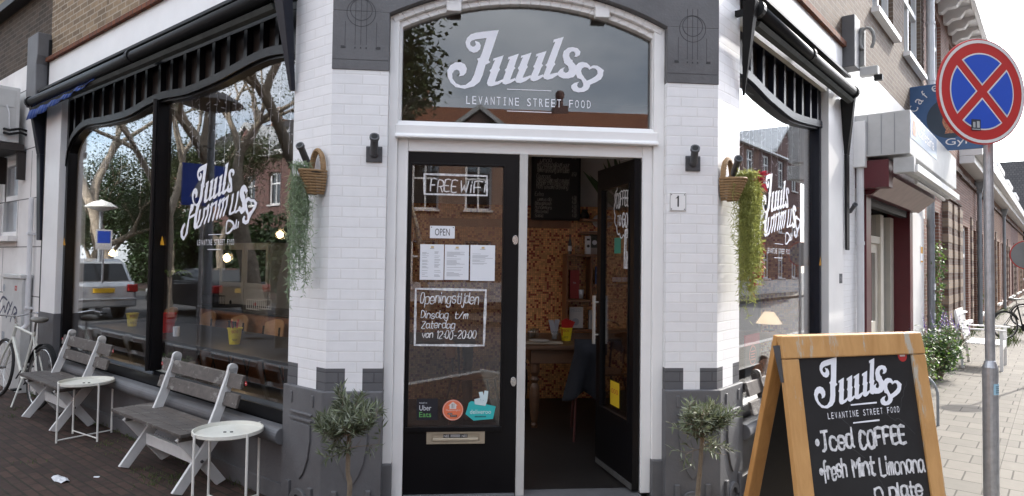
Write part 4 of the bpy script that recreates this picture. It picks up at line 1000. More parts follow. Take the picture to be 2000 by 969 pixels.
def bottle(x, y, h, r, m, lab, group=None, capm=None):
    p = atS(x, y); p.z = y if False else p.z
    k_ = thing('bottle', lab, 'bottle', p, group)
    t_ = MB(); t_.lathe((0, 0, 0), [(r * .95, 0), (r, .01), (r, h * .55), (r * .8, h * .66), (r * .38, h * .78), (r * .34, h * .96)], 12); t_.build('glass_body', m, k_, smooth=True, local=True)
    t_ = MB(); t_.lathe((0, 0, h * .955), [(r * .42, 0), (r * .42, h * .05)], 10); t_.build('cap', capm or GRN, k_, local=True)
    t_ = MB(); t_.lathe((0, 0, h * .2), [(r * 1.03, 0), (r * 1.03, h * .25)], 12); t_.build('label', PAPER if capm else YEL, k_, local=True)
    return k_
DKG = mat('dark bottle glass', (.02, .03, .018), .12, .1)
bottle(1113, 499, .24, .022, mat('smoky glass', (.04, .045, .06), .15, .1), 'slim dark bottle on the upper shelf left of the book', None, BKM)
for i, x in enumerate((1200, 1209, 1219, 1229)): bottle(x, 557, .2, .026, DKG, ['dark beer bottle nearest the books on the shelf', 'dark beer bottle second from the books', 'dark beer bottle third from the books', 'dark beer bottle farthest from the books'][i], 'beer bottles on the shelf', BKM if i % 2 else YEL)
def boxitem(name, lab, cat, x0, x1, y0, y1, d, m, deco=None, Y=7.47, lean=0):
    a = atY(x0, y1, Y); e = atY(x1, y0, Y); a.z = atY((x0 + x1) / 2, y1, Y).z
    k_ = thing(name, lab, cat, ((a.x + e.x) / 2, Y, a.z))
    F_ = frame((a.x, Y, a.z), (1, 0, 0), (0, -1, 0)); w_, h_ = e.x - a.x, e.z - a.z
    t_ = MB(); t_.box(F_, 0, w_, -d, 0, 0, h_); t_.build('body', m, k_, bev=.002)
    if deco:
        for nm, m2, fn in deco:
            t_ = MB(); fn(t_, F_, w_, h_); t_.build(nm, m2, k_)
    return k_
def disc2(t_, F_, c, z, r, o, n=20): t_.prism(F_, [(c + r * cos(2 * pi * k / n), z + r * sin(2 * pi * k / n)) for k in range(n)], o, o + .001)
boxitem('carton', 'white drink carton with a dark drop on the upper shelf', 'carton', 1144, 1154, 461, 497, .06, PAPER, [('print', INK, lambda t_, F_, w_, h_: (disc2(t_, F_, w_ / 2, h_ * .45, w_ * .3, 0), t_.box(F_, w_ * .2, w_ * .8, 0, .001, h_ * .75, h_ * .85)))])
boxitem('book', 'cook book with a dark photo cover on the upper shelf', 'book', 1151, 1180, 452, 498, .02, mat('greige cover', (.35, .31, .27), .6, .05), [('cover_photo', mat('dark cover photo', (.05, .055, .045), .5, .6, 30), lambda t_, F_, w_, h_: t_.box(F_, 0.01, w_ * .6, 0, .001, h_ * .3, h_ * .97)), ('print', PAPER, lambda t_, F_, w_, h_: (disc2(t_, F_, w_ * .35, h_ * .52, w_ * .16, .001), disc2(t_, F_, w_ * .35, h_ * .52, w_ * .1, .002)))], Y=7.52)
boxitem('box', 'tall red carton on the middle shelf', 'box', 1113, 1132, 528, 583, .08, mat('red carton', (.35, .025, .02), .5, .1), [('print', SWH, lambda t_, F_, w_, h_: put_text(t_, F_, 'TEA', w_ * .3, h_ * .52, w_ * .35, h_ * .06, .001))])
boxitem('book', 'blue book with a pale bottle on its cover', 'book', 1162, 1182, 521, 555, .02, mat('blue cover', (.03, .055, .16), .45, .2), [('print', PAPER, lambda t_, F_, w_, h_: (t_.box(F_, w_ * .55, w_ * .72, 0, .001, h_ * .1, h_ * .7), t_.box(F_, w_ * .15, w_ * .4, 0, .001, h_ * .62, h_ * .66)))])
boxitem('book', 'white book with a grey dish on the bottom shelf', 'book', 1112, 1139, 600, 641, .02, mat('white cover', (.48, .46, .43), .6, .05), [('print', INKG, lambda t_, F_, w_, h_: (put_text(t_, F_, 'MEZZE', w_ * .12, h_ * .78, w_ * .76, h_ * .15, .001), disc2(t_, F_, w_ * .45, h_ * .3, w_ * .26, 0)))], Y=7.42)
boxitem('bag', 'pale paper bag standing on the bottom shelf', 'bag', 1150, 1164, 606, 643, .06, mat('paper bag', (.36, .34, .31), .7, .08), [('print', INKG, lambda t_, F_, w_, h_: t_.box(F_, w_ * .25, w_ * .75, 0, .001, h_ * .5, h_ * .75))])
def jar(x, y, h, r, lab, m=None, group=None):
    p = atS(x, y); k_ = thing('glass', lab, 'glass', p, group); t_ = MB()
    t_.lathe((0, 0, 0), [(r * .8, 0), (r, h), (r * .93, h), (r * .75, .01)], 14); t_.build('glass_wall', m or GLJ, k_, smooth=True, local=True); return k_
jar(1127, 497, .1, .03, 'small clear glass between bottle and carton'); jar(1135, 583, .1, .03, 'white tea light glass beside the red carton', PAPER); jar(1164, 586, .07, .03, 'small glass under the blue book')
for i, x in enumerate((1169, 1184)):
    p = atY(x, 433, 7.5); k_ = thing('plate', 'round white plate leaning on the top shelf' if i == 0 else 'second white plate leaning beside the door edge', 'plate', p); t_ = MB(); t_.lathe(p, [(.01, .0), (.05, .003), (.075, .012), (.075, .016), (.05, .008)], 24, (0, -1, .15)); t_.build('dish', mat('porcelain', (.5, .49, .46), .3, .03), k_, smooth=True)
p = atY(1142, 430, 7.5); k_ = thing('jug', 'dark round jug on the top shelf', 'jug', p); t_ = MB(); t_.lathe(p - V((0, 0, .0)), [(.03, 0), (.05, .03), (.052, .06), (.03, .1), (.035, .12)], 16); t_.build('body', BKM, k_, smooth=True)
# rubber plant behind the door
pp = V((2.0, 7.0, .1)); k_ = thing('house_plant', 'tall leafy house plant behind the open door leaf', 'plant', pp)
t_ = MB(); t_.lathe(pp, [(.15, 0), (.19, .35), (.18, .35), (.16, .33)], 18); t_.build('pot', TERRA, k_, smooth=True)
t_ = MB(); rr = random.Random(8); st_ = MB()
for tip, nm in (((1138, 333), 1), ((1152, 340), 1), ((1178, 318), 1), ((1186, 303), 1), ((1198, 300), 1), ((1210, 308), 1), ((1228, 330), 1), ((1245, 350), 1)):
    e = atY(tip[0], tip[1], 7.0 + rr.uniform(-.15, .15)); b0 = pp + V((rr.uniform(-.06, .06), rr.uniform(-.05, .05), 1.75 + rr.uniform(-.3, .3)))
    d = e - b0; L = min(.6, d.length * .75); q = e - d.normalized() * L
    st_.tube([pp + V((0, 0, .35)), b0 - V((0, 0, .5)), b0, q], .008, 6)
    t_.leaf(q, d, V((rr.uniform(-.4, .4), -1, .2)), L, .1, .1)
st_.build('stem', BARK, k_); t_.build('foliage', DLEAF, k_, recalc=False)
# dining table by the door
tl = atY(1030, 668, 6.17); tz = .875
TB = thing('dining_table', 'dark wooden table with turned legs inside the open door', 'table', (1.7, 6.6, .1))
b = MB(); b.box(FW, .73, 2.65, 6.14, 7.3, tz - .035, tz); b.build('tabletop', TABW, TB, bev=.006)
b = MB(); b.box(FW, .80, 2.58, 6.20, 6.23, tz - .17, tz - .037); b.box(FW, .80, .83, 6.23, 7.24, tz - .17, tz - .037); b.box(FW, 2.55, 2.58, 6.23, 7.24, tz - .17, tz - .037); b.box(FW, .83, 2.55, 7.21, 7.24, tz - .17, tz - .037); b.build('apron', TABW, TB, bev=.003)
LEGP = [(.03, 0), (.036, .03), (.024, .05), (.034, .09), (.045, .2), (.05, .3), (.043, .38), (.026, .42), (.045, .45), (.026, .48), (.045, .52), (.045, .6)]
for x, y in ((.845, 6.255), (2.53, 6.255), (.845, 7.19), (2.53, 7.19)):
    b = MB(); b.lathe((x, y, .1), LEGP, 14); b.box(FW, x - .045, x + .045, y - .045, y + .045, .7, tz - .037); b.build('leg', TABW, TB, smooth=False, bev=.002)
def chair(loc, rotz, lab, seatm, framem, group, wood_back=True):
    k_ = thing('cafe_chair', lab, 'chair', loc, group, rotz); F_ = FW
    t_ = MB(); pts = smooth_pts([(-.2, -.2), (.2, -.2), (.21, .1), (.17, .2), (-.17, .2), (-.21, .1)], 4, True); t_.hexa([V((x, y, .435)) for x, y in pts], [V((x, y, .45)) for x, y in pts]); t_.build('seat', seatm, k_, local=True)
    t_ = MB(); n = 10
    for i in range(n):
        a0, a1 = -1 + 2 * i / n, -1 + 2 * (i + 1) / n
        f_ = lambda a: (a * .2, -.21 - .05 * (1 - a * a)); hh = lambda a: .84 - .05 * a * a; hl = lambda a: .62 + .03 * a * a
        (x0, y0), (x1, y1) = f_(a0), f_(a1)
        t_.hexa([V((x0, y0, hl(a0))), V((x1, y1, hl(a1))), V((x1, y1 - .012, hl(a1))), V((x0, y0 - .012, hl(a0)))], [V((x0, y0 - .02, hh(a0))), V((x1, y1 - .02, hh(a1))), V((x1, y1 - .032, hh(a1))), V((x0, y0 - .032, hh(a0)))])
    t_.build('backrest', seatm, k_, local=True)
    for sx_ in (-1, 1):
        t_ = MB(); t_.tube([(sx_ * .17, -.19, .76), (sx_ * .175, -.17, .44), (sx_ * .2, -.27, 0)], .011, 8); t_.build('leg', framem, k_, local=True)
        t_ = MB(); t_.tube([(sx_ * .175, -.17, .43), (sx_ * .175, .17, .43), (sx_ * .2, .24, 0)], .011, 8); t_.build('leg', framem, k_, local=True)
    return k_
BENTW = wood('bent wood', (.30, .13, .05), (.22, .09, .035), .35, (1, 1, .4), 9)
chair((1.36, 5.98, .1), D2R(-8), 'brown chair with a dark jacket over its back inside the doorway', BENTW, PINKM, 'chairs at the tables inside')
chair((2.05, 6.0, .1), D2R(14), 'brown chair seen through the glass of the open door leaf', BENTW, PINKM, 'chairs at the tables inside')
chair((.28, 6.55, .1), D2R(-80), 'brown chair seen through the closed door glass', BENTW, PINKM, 'chairs at the tables inside')
# second table behind the closed leaf
TB2 = thing('dining_table', 'wooden table seen low through the closed door glass', 'table', (-.2, 6.9, .1))
b = MB(); b.box(FW, -.75, .3, 6.55, 7.3, tz - .035, tz); b.build('tabletop', TABW, TB2, bev=.006)
for x, y in ((-.68, 6.62), (.23, 6.62), (-.68, 7.22), (.23, 7.22)):
    b = MB(); b.lathe((x, y, .1), LEGP, 12); b.box(FW, x - .045, x + .045, y - .045, y + .045, .7, tz - .037); b.build('leg', TABW, TB2)
# jacket
jk = MB(); rr = random.Random(2); C0 = V((1.36 - .03, 5.98 - .235, .1)); nx, nz_ = 14, 12; grid = []
for j in range(nz_ + 1):
    row = []
    for i in range(nx + 1):
        a = -1 + 2 * i / nx; t = j / nz_
        x = a * (.2 + .05 * t) - .06 * t; z = .86 - .46 * t * (1 - .25 * (a > .3) + .1 * sin(a * 5)); y = -.06 - .05 * sin(a * 9 + 1) * t - .03 * (1 - a * a)
        if j == 0: y = .04; z = .84
        if j == 1: y = -.01; z = .875
        row.append(C0 + V((x, y, z)))
    grid.append(row)
for j in range(nz_):
    for i in range(nx): jk.face([grid[j][i], grid[j][i + 1], grid[j + 1][i + 1], grid[j + 1][i]])
bmesh.ops.remove_doubles(jk.bm, verts=jk.bm.verts[:], dist=.0005)
J_ = jk.build('jacket', DENIM, smooth=True, label='dark jacket hung over the back of a chair in the doorway', cat='jacket', recalc=False)
sm = J_.modifiers.new('solid', 'SOLIDIFY'); sm.thickness = .014
# yellow cutlery buckets
def bucket(p, lab, h=.15, r=.062, cut=True, text=None, napkins=False):
    k_ = thing('cutlery_bucket', lab, 'bucket', p, 'yellow buckets on the tables')
    t_ = MB(); t_.lathe((0, 0, 0), [(r * .72, 0), (r, h), (r * 1.06, h), (r * 1.06, h - .012), (r * 1.0, h - .014), (r * .95, h - .002), (r * .68, .012)], 22); t_.build('pail', YEL, k_, smooth=False, local=True)
    t_ = MB(); ang = atan2(-p.x, -p.y) if True else 0
    d = V((-p.x, -p.y, 0)).normalized(); s_ = V((-d.y, d.x, 0))
    def FK(a, o, z):
        t = a / r; rr_ = r * (.72 + .28 * z / h) + .0015 + o; return V((d.x * cos(t) + s_.x * sin(t), d.y * cos(t) + s_.y * sin(t), 0)) * rr_ + V((0, 0, z))
    t2 = MB(); put_text(t2, FK, 'BOS', -.03, h * .7, .06, h * .17, .001); t2.build('print', RED, k_, local=True)
    t2 = MB(); put_text(t2, FK, 'MEZZE', -.025, h * .22, .05, h * .13, .001); t2.build('small_print', INK, k_, local=True)
    rr_ = random.Random(int(abs(p.x) * 100))
    if cut:
        t2 = MB(); t3 = MB()
        for i in range(8):
            a = rr_.uniform(0, 6.28); b0 = V((cos(a) * r * .4, sin(a) * r * .4, .03)); e = V((cos(a) * r * 1.1 + rr_.uniform(-.02, .02), sin(a) * r * 1.1, h + rr_.uniform(.04, .09)))
            (t2 if i < 5 else t3).tube([b0, e - (e - b0) * .3, e], [.003, .004, .011], 6)
        t2.build('cutlery', BKM, k_, local=True); t3.build('red_cutlery', RED, k_, local=True)
    if napkins:
        t2 = MB()
        for i in range(5): t2.hexa([V((-.05 + i * .012, -.03, .05)), V((-.03 + i * .012, -.03, .05)), V((.0 + i * .02, -.05, h + .1 - i * .01)), V((-.06 + i * .02, -.05, h + .07))], [V((-.05 + i * .012, -.02, .05)), V((-.03 + i * .012, -.02, .05)), V((.0 + i * .02, -.04, h + .1 - i * .01)), V((-.06 + i * .02, -.04, h + .07))])
        t2.build('napkins', RED, k_, local=True)
    return k_
bp_ = atY(1106, 655, 6.6); bucket(V((bp_.x, 6.6, tz)), 'yellow bucket with red napkins on the table inside the door', .13, .062, False, None, True)
# glass with menus, glass, cutting board and plates on the dining table
q = atY(1083, 655, 6.55); k_ = thing('menu_glass', 'glass holding folded pale menus on the dining table', 'glass', V((q.x, 6.55, tz))); t_ = MB(); t_.lathe((q.x, 6.55, tz), [(.03, 0), (.04, .1), (.037, .1), (.028, .008)], 14); t_.build('glass_wall', GLJ, k_, smooth=True)
t_ = MB()
for s_ in (-1, 1): t_.hexa([V((q.x - .02, 6.55 + s_ * .01, tz + .02)), V((q.x + .02, 6.55 + s_ * .01, tz + .02)), V((q.x + .02 + s_ * .035, 6.55 + s_ * .02, tz + .21)), V((q.x - .03 + s_ * .035, 6.55 + s_ * .02, tz + .21))], [V((q.x - .02, 6.555 + s_ * .01, tz + .02)), V((q.x + .02, 6.555 + s_ * .01, tz + .02)), V((q.x + .02 + s_ * .035, 6.555 + s_ * .02, tz + .21)), V((q.x - .03 + s_ * .035, 6.555 + s_ * .02, tz + .21))])
t_.build('folded_menu', mat('grey menu card', (.34, .33, .35), .6, .05), k_)
for i, x in enumerate((1036, 1042, 1048)):
    q = atY(x, 652, 6.75); k_ = thing('tumbler', 'empty drinking tumbler at the left end of the dining table', 'glass', V((q.x, 6.75 + i * .03, tz)), 'tumblers on the dining table'); t_ = MB(); t_.lathe((q.x, 6.75 + i * .03, tz), [(.025, 0), (.033, .1), (.031, .1), (.023, .006)], 12); t_.build('glass_wall', GLJ, k_, smooth=True)
k_ = thing('serving_board', 'pale serving board with white plate on the dining table edge', 'board', V((.9, 6.35, tz))); t_ = MB(); t_.box(FW, .75, 1.12, 6.3, 6.45, tz, tz + .012); t_.build('board', mat('pale board', (.4, .34, .26), .5, .1), k_, bev=.003); t_ = MB(); t_.lathe((.9, 6.38, tz + .012), [(.05, 0), (.1, .016), (.098, .018), (.045, .006)], 24); t_.build('plate', mat('porcelain', (.5, .49, .46), .3, .03), k_, smooth=True)
# room behind the left window: dark table along the glass, counter, fridge, chairs, buckets, pot plant
TI = .70; wz = onF(FL, 458, 672, -TI)[1]
WT = thing('window_table', 'long dark table standing along the left shop window inside', 'table', FL(3, -.85, .1))
b = MB(); b.box(FL, 1.05, 5.3, -1.35, -.40, wz - .035, wz); b.build('tabletop', mat('black table top', (.022, .022, .023), .45, .2, 6), WT, bev=.004)
for u in (1.2, 5.1):
    for o in (-.5, -1.25): b = MB(); b.box(FL, u - .03, u + .03, o - .03, o + .03, .1, wz - .036); b.build('leg', BKM, WT)
u, z = onF(FL, 458, 672, -TI); bucket(FL(u, -TI, wz), 'yellow bucket of cutlery in front of the wooden counter', .155, .066)
u, z = onF(FL, 258, 638, -TI); bucket(FL(u, -TI, wz), 'yellow bucket in the left pane near the parked car reflection', .155, .066, False)
u, z = onF(FL, 327, 650, -TI); P0 = FL(u, -TI, wz)
k_ = thing('potted_plant', 'leggy plant in a tapered red pot behind the left window', 'plant', P0); t_ = MB(); t_.lathe((0, 0, 0), [(.055, 0), (.09, .21), (.085, .21), (.07, .19)], 20); t_.build('pot', RED, k_, smooth=False, local=True)
t_ = MB(); lf = MB(); rr = random.Random(4)
for i in range(2): t_.tube([(0, 0, .18), (.01 * i, .01, .4), (.02 - .04 * i, .02, .6)], .006, 6)
for i in range(26):
    a = rr.uniform(0, 6.28); b0 = V((.0, .01, .6)); pts = [b0]; d = V((cos(a), sin(a), 1.4)).normalized()
    for j in range(5): pts.append(pts[-1] + d * .055); d = (d + V((0, 0, -.45))).normalized()
    for p_, q_ in zip(pts, pts[1:]): lf.leaf(p_, q_ - p_, V((sin(a), -cos(a), .3)), .062, .012, 0)
t_.build('stem', OBARK, k_, local=True); lf.build('foliage', LEAFB, k_, local=True, recalc=False)
u, z = onF(FL, 344, 655, -TI + .1); k_ = thing('candle_glass', 'white candle glass beside the red plant pot', 'candle', FL(u, -TI + .1, wz)); t_ = MB(); t_.lathe((0, 0, 0), [(.03, 0), (.032, .1), (.028, .1), (.026, .05)], 14); t_.build('glass_wall', PAPER, k_, local=True)
for i, (x, y) in enumerate(((365, 690), (383, 698))):
    u, z = onF(FL, x, y, -.28); k_ = thing('bowl_planter', ['small white bowl with a plant low in the left window', 'second small white bowl low in the left window'][i], 'planter', FL(u + (0 if i == 0 else .55), -.28, .63)); t_ = MB(); t_.lathe((0, 0, 0), [(.04, 0), (.075, .04), (.07, .075), (.06, .07)], 18); t_.build('bowl', mat('porcelain', (.5, .49, .46), .3, .03), k_, smooth=True, local=True)
    lf = MB(); rr = random.Random(i)
    for j in range(30): a = rr.uniform(0, 6.28); lf.leaf(V((0, 0, .06)), V((cos(a), sin(a), rr.uniform(.3, 1.5))), V((0, 0, 1)), .09, .02)
    lf.build('foliage', LEAF, k_, local=True, recalc=False)
b = MB(); b.box(FL, .43, 5.1, -.40, -.14, .42, .62); b.build('window_ledge', BKM, CAFE)
CI = 1.85; c0 = onF(FL, 390, 603, -CI); c1 = onF(FL, 565, 617, -CI)
CT = thing('service_counter', 'long counter clad in orange brown wood board behind the left window', 'counter', FL(4, -2.1, .1))
b = MB(); b.box(FL, 2.7, c0[0], -2.35, -CI, .1, .955); b.build('counter_front', OSB, CT); b = MB(); b.box(FL, 2.65, c0[0] + .05, -2.4, -CI + .03, .957, .99); b.build('counter_top', BKM, CT, bev=.003)
def chairpx(x, y, i, rot, lab): u, z = onF(FL, x, y, -i); p = FL(u, -i, .1); return chair(p, rot, lab, PLY, BKM, 'chairs at the tables inside')
chairpx(500, 655, 1.5, D2R(135), 'plywood chair right of the yellow bucket behind the left window'); chairpx(432, 650, 1.5, D2R(135), 'plywood chair left of the yellow bucket behind the left window'); chairpx(372, 640, 1.5, D2R(135), 'plywood chair behind the red plant pot')
chairpx(300, 632, 1.5, D2R(135), 'plywood chair left of the red plant pot')
FRG = thing('display_fridge', 'white double glass door display fridge behind the wooden counter', 'fridge', FL(5, -2.75, .1)); fi = 2.42
f0 = onF(FL, 430, 475, -fi); f1 = onF(FL, 525, 480, -fi); fm = onF(FL, 478, 475, -fi)[0]
b = MB(); b.box(FL, f1[0], f0[0], -fi - .6, -fi - .03, .1, f0[1]); b.build('cabinet', FRIDGE, FRG, bev=.01)
for a, e in ((f1[0] + .01, fm - .01), (fm + .01, f0[0] - .01)):
    b = MB(); b.wall(FL, a, e, 1.24, f0[1] - .02, -fi - .028, -fi, [(a + .06, e - .06, 1.30, f0[1] - .1)]); D_ = b.build('glass_door', FRIDGE, FRG)
    b = MB(); b.box(FL, a + .05, e - .05, -fi - .018, -fi - .012, 1.28, f0[1] - .08); b.build('dark_pane', mat('fridge glass', (.03, .03, .03), .1, .1), D_)
    b = MB(); b.box(FL, a, e, -fi - .028, -fi, .15, 1.22); q_ = b.build('lower_panel', FRIDGE, FRG); b = MB(); disc2(b, FL, (a + e) / 2, 1.0, .035, -fi + .0005); b.build('badge', BKM if e > fm + .1 else RED, q_)
for i, (x, y, nm) in enumerate(((500, 585, 'white wire dish rack on the counter by the fridge'), (412, 580, 'dark wire basket on the counter left of the fridge'))):
    u, z = onF(FL, x, y + 20, -2.0); k_ = thing('wire_rack', nm, 'rack', FL(u, -2.0, .99)); t_ = MB()
    for j in range(7): t_.tube([FL(u - .15 + j * .05, -1.95, .99), FL(u - .15 + j * .05, -1.95, 1.12), FL(u - .15 + j * .05, -2.12, 1.12), FL(u - .15 + j * .05, -2.12, .99)], .004, 5)
    for zz in (1.0, 1.12): t_.tube([FL(u - .15, -1.95, zz), FL(u + .15, -1.95, zz), FL(u + .15, -2.12, zz), FL(u - .15, -2.12, zz), FL(u - .15, -1.95, zz)], .005, 5)
    t_.build('wires', WHM if i == 0 else BKM, k_)
# hanging bulbs
for i, (x, y, off, lab) in enumerate(((219, 494, .9, 'lit glass bulb hanging in the left pane'), (443, 503, 1.0, 'lit glass bulb hanging below the shop lettering'), (547, 457, .9, 'small lit bulb hanging behind the trailing plant'))):
    u, z = onF(FL, x, y, -off); p = FL(u, -off, z); k_ = thing('hanging_bulb', lab, 'lamp', p, 'hanging bulbs in the left window')
    t_ = MB(); t_.ball(p, .032 if i < 2 else .022, 12, (.8, .8, 1.2)); t_.build('filament', BULB, k_, smooth=True)
    t_ = MB(); t_.lathe(p + V((0, 0, .06)), [(.02, 0), (.02, .06), (.008, .07)], 10); t_.build('socket', BKM, k_); t_ = MB(); t_.tube([p + V((0, 0, .13)), V((p.x, p.y, 3.52))], .004, 5); t_.build('cord', BKM, k_)
    t_ = MB(); t_.ball(p + V((0, 0, -.005)), .075 if i < 2 else .05, 18); t_.build('globe', GLJ, k_, smooth=True)
    l = bpy.data.lights.new('bulb_light', 'POINT'); l.energy = 2; l.color = (1, .68, .36); l.shadow_soft_size = .05; lo = bpy.data.objects.new('bulb_light', l); COL.objects.link(lo); lo.location = p - k_.location; lo.parent = k_
# behind the right window
u, z = onF(FR, 1502, 645, -.55); p = FR(u, -.55, z)
k_ = thing('shop_table', 'small dark red table behind the right window', 'table', FR(u, -.6, .1)); t_ = MB(); t_.box(FR, .5, 2.5, -.95, -.3, p.z - .03, p.z); t_.build('tabletop', TABW, k_)
for uu in (.6, 2.4): t_ = MB(); t_.box(FR, uu - .03, uu + .03, -.66, -.6, .1, p.z - .031); t_.build('leg', TABW, k_)
k_ = thing('table_lamp', 'small table lamp with a pale shade behind the right window', 'lamp', p); t_ = MB(); t_.lathe((0, 0, 0), [(.05, 0), (.05, .01), (.01, .02), (.01, .08)], 14); t_.build('lamp_base', BKM, k_, local=True)
t_ = MB(); t_.lathe((0, 0, .07), [(.13, 0), (.05, .12)], 20); t_.build('lamp_shade', SHADE, k_, smooth=True, local=True)
a0 = onF(FR, 1457, 656, -.14); a1 = onF(FR, 1523, 748, -.14)
k_ = thing('window_poster', 'dark poster with a red top propped inside the right window', 'poster', FR((a0[0] + a1[0]) / 2, -.15, a1[1])); t_ = MB(); t_.box(FR, a0[0], 1.25, -.155, -.145, .63, a0[1] - .09); t_.build('sheet', mat('dark poster', (.045, .05, .055), .5, .2), k_); t_ = MB(); t_.box(FR, a0[0], 1.25, -.155, -.145, a0[1] - .088, a0[1]); t_.build('header', mat('poster red', (.4, .03, .025), .5, .1), k_)
t_ = MB(); cc_ = (a0[0] + .17, a0[1] - .17); P = [(cc_[0] + .075 * cos(2 * pi * i / 24), cc_[1] + .075 * sin(2 * pi * i / 24)) for i in range(25)]; ribbon(t_, FR, P, .01, -.1445)
for i in range(4): t_.box(FR, cc_[0] - .045, cc_[0] + .045, -.1448, -.144, cc_[1] - .04 + i * .022, cc_[1] - .03 + i * .022)
t_.build('emblem', mat('poster pink', (.5, .12, .1), .5, .05), k_)
t_ = MB(); put_text(t_, lambda a, o, z: FR(-a, o, z), 'Pasta', -(a0[0] + .60), a0[1] - .17, .26, .07, -.144); t_.build('lettering', CHALKD, k_)
t_ = MB(); t_.prism(FR, smooth_pts([(a0[0] + .12, .78), (a0[0] + .4, .86), (a0[0] + .62, .82), (a0[0] + .6, .74), (a0[0] + .3, .72)], 4, True), -.145, -.1445); t_.build('dish_picture', mat('food picture', (.3, .12, .05), .5, .6, 40), k_)
# fairy lights hanging at the top of both windows
for F, C, u0, u1, o in ((FL, CL_, .6, 5.0, -.16), (FR, CR_, .5, 2.6, -.16)):
    rr = random.Random(9); t_ = MB(); t2 = MB(); u = u0
    while u < u1:
        L = rr.uniform(.25, .75); zt = zc(C, u) - .04; t_.tube([F(u, o, zt), F(u + rr.uniform(-.03, .03), o, zt - L)], .0016, 4)
        for j in range(int(L / .055)):
            p_ = F(u + rr.uniform(-.015, .015), o, zt - j * .055); t2.bar(p_, p_ + V((rr.uniform(-.03, .03), rr.uniform(-.03, .03), rr.uniform(-.04, .01))), .004, .004)
        u += rr.uniform(.10, .2)
    k_ = thing('fairy_lights', 'curtain of unlit fairy lights along the top of the ' + ('wide left' if F is FL else 'right') + ' shop window', 'fairy lights', F((u0 + u1) / 2, o, 2.4))
    t_.build('wires', SILVM, k_); t2.build('lamps', SILVM, k_)

# ================================================================ THINGS ON THE CORNER
# flag pole sockets
def socket(F, px, py, tipx, tipy, off, lab, plate=True, r=.026):
    u, z = onF(F, px, py); p = F(u, 0, z); tu, tz_ = onF(F, tipx, tipy, off); tip = F(tu, off, tz_)
    k = thing('flag_socket', lab, 'bracket', p, 'cast iron flag sockets on the walls')
    if plate:
        b = MB(); b.box(F, u - .052, u + .052, 0, .012, z - .052, z + .052)
        b.build('plate', IRON, k, bev=.004)
        b = MB()
        for sx_ in (-1, 1):
            for s2 in (-1, 1): b.lathe(F(u + sx_ * .038, .011, z + s2 * .038), [(.008, 0), (.006, .005)], 8, F.no)
        b.build('bolt', IRON, k)
    b = MB(); d = (tip - p).normalized(); b.tube([p + F.no * .0, p + F.no * .02 + (tip - p) * .06, tip - d * .02, tip - d * .02, tip, tip], [r * 1.1, r, r * .95, r * 1.2, r * 1.2, r * .8], 16)
    b.build('tube', IRON, k)
    b = MB(); b.disc(tip + d * .001, d, r * .78, .002, 16); b.build('bore', BKM, k)
    return k, tip
socket(FC, 731, 302, 731.5, 266, .13, 'cast iron flag socket on the white pier left of the door')
socket(FC, 1352.5, 320, 1358, 289, .13, 'cast iron flag socket above the house number')
_, tipL = socket(FL, 607, 322, 585, 283, .13, 'iron flag socket carrying the wicker basket left of the door', False, .023)
_, tipR = socket(FR, 1424, 350, 1443, 309, .13, 'iron flag socket carrying the wicker basket right of the door', False, .023)
socket(FR, 1656, 414, 1671, 399, .10, 'small iron flag socket on the far white pilaster', False, .022)
# hanging wicker baskets with trailing plants
def basket(F, px, py, w, h, lab):
    u, z = onF(F, px, py, .09)
    k = thing('wall_basket', lab, 'basket', F(u, .0, z - h), 'wicker baskets by the door')
    b = MB(); n = 16; rows = 9
    for j in range(rows):
        t = j / (rows - 1); rw = w / 2 * (.55 + .45 * t ** .6) ; dp = .15 * (.6 + .4 * t)
        P = [F(u + rw * cos(pi * i / n), .015 + dp * sin(pi * i / n), z - h + h * t) for i in range(n + 1)]
        b.tube(P + [F(u - rw, .012, z - h + h * t), F(u + rw, .012, z - h + h * t)][:1], h / rows * .56, 7)
    P = [F(u + w / 2 * .55 * cos(pi * i / n), .015 + .09 * sin(pi * i / n), z - h) for i in range(n + 1)]; b.face(P)
    for i in range(1, n, 2):
        b.tube([F(u + w / 2 * (.55 + .45 * (j / 5) ** .6) * 1.02 * cos(pi * i / n), .015 + .155 * (.6 + .4 * j / 5) * sin(pi * i / n), z - h + h * j / 5) for j in range(6)], .005, 5)
    b.build('wicker_body', BAM, k)
    b = MB(); P = [F(u + w * .47 * cos(t), .03, z + .135 * sin(t)) for t in [pi * i / 18 for i in range(19)]]
    for q in range(2): b.tube([p + F.no * (.012 * q) + V((0, 0, .008 * q)) for p in P], .013, 7)
    for i in range(1, 18):
        b.tube([P[i] + V((0, 0, .018)) * .8, P[i] + F.no * .022, P[i] - V((0, 0, .012))], .0075, 5)
    b.build('handle', BAM, k)
    b = MB(); b.disc(F(u, .07, z - .01), (0, 0, 1), .07, .01, 14); b.build('soil', SOIL, k)
    return k, u, z
bL, uL_, zL_ = basket(FL, 606, 334, .135, .14, 'wicker basket with pale green trailing moss on the wall left of the door')
bR, uR_, zR_ = basket(FR, 1436, 350, .17, .14, 'wicker basket with yellow green moss on the wall right of the door')
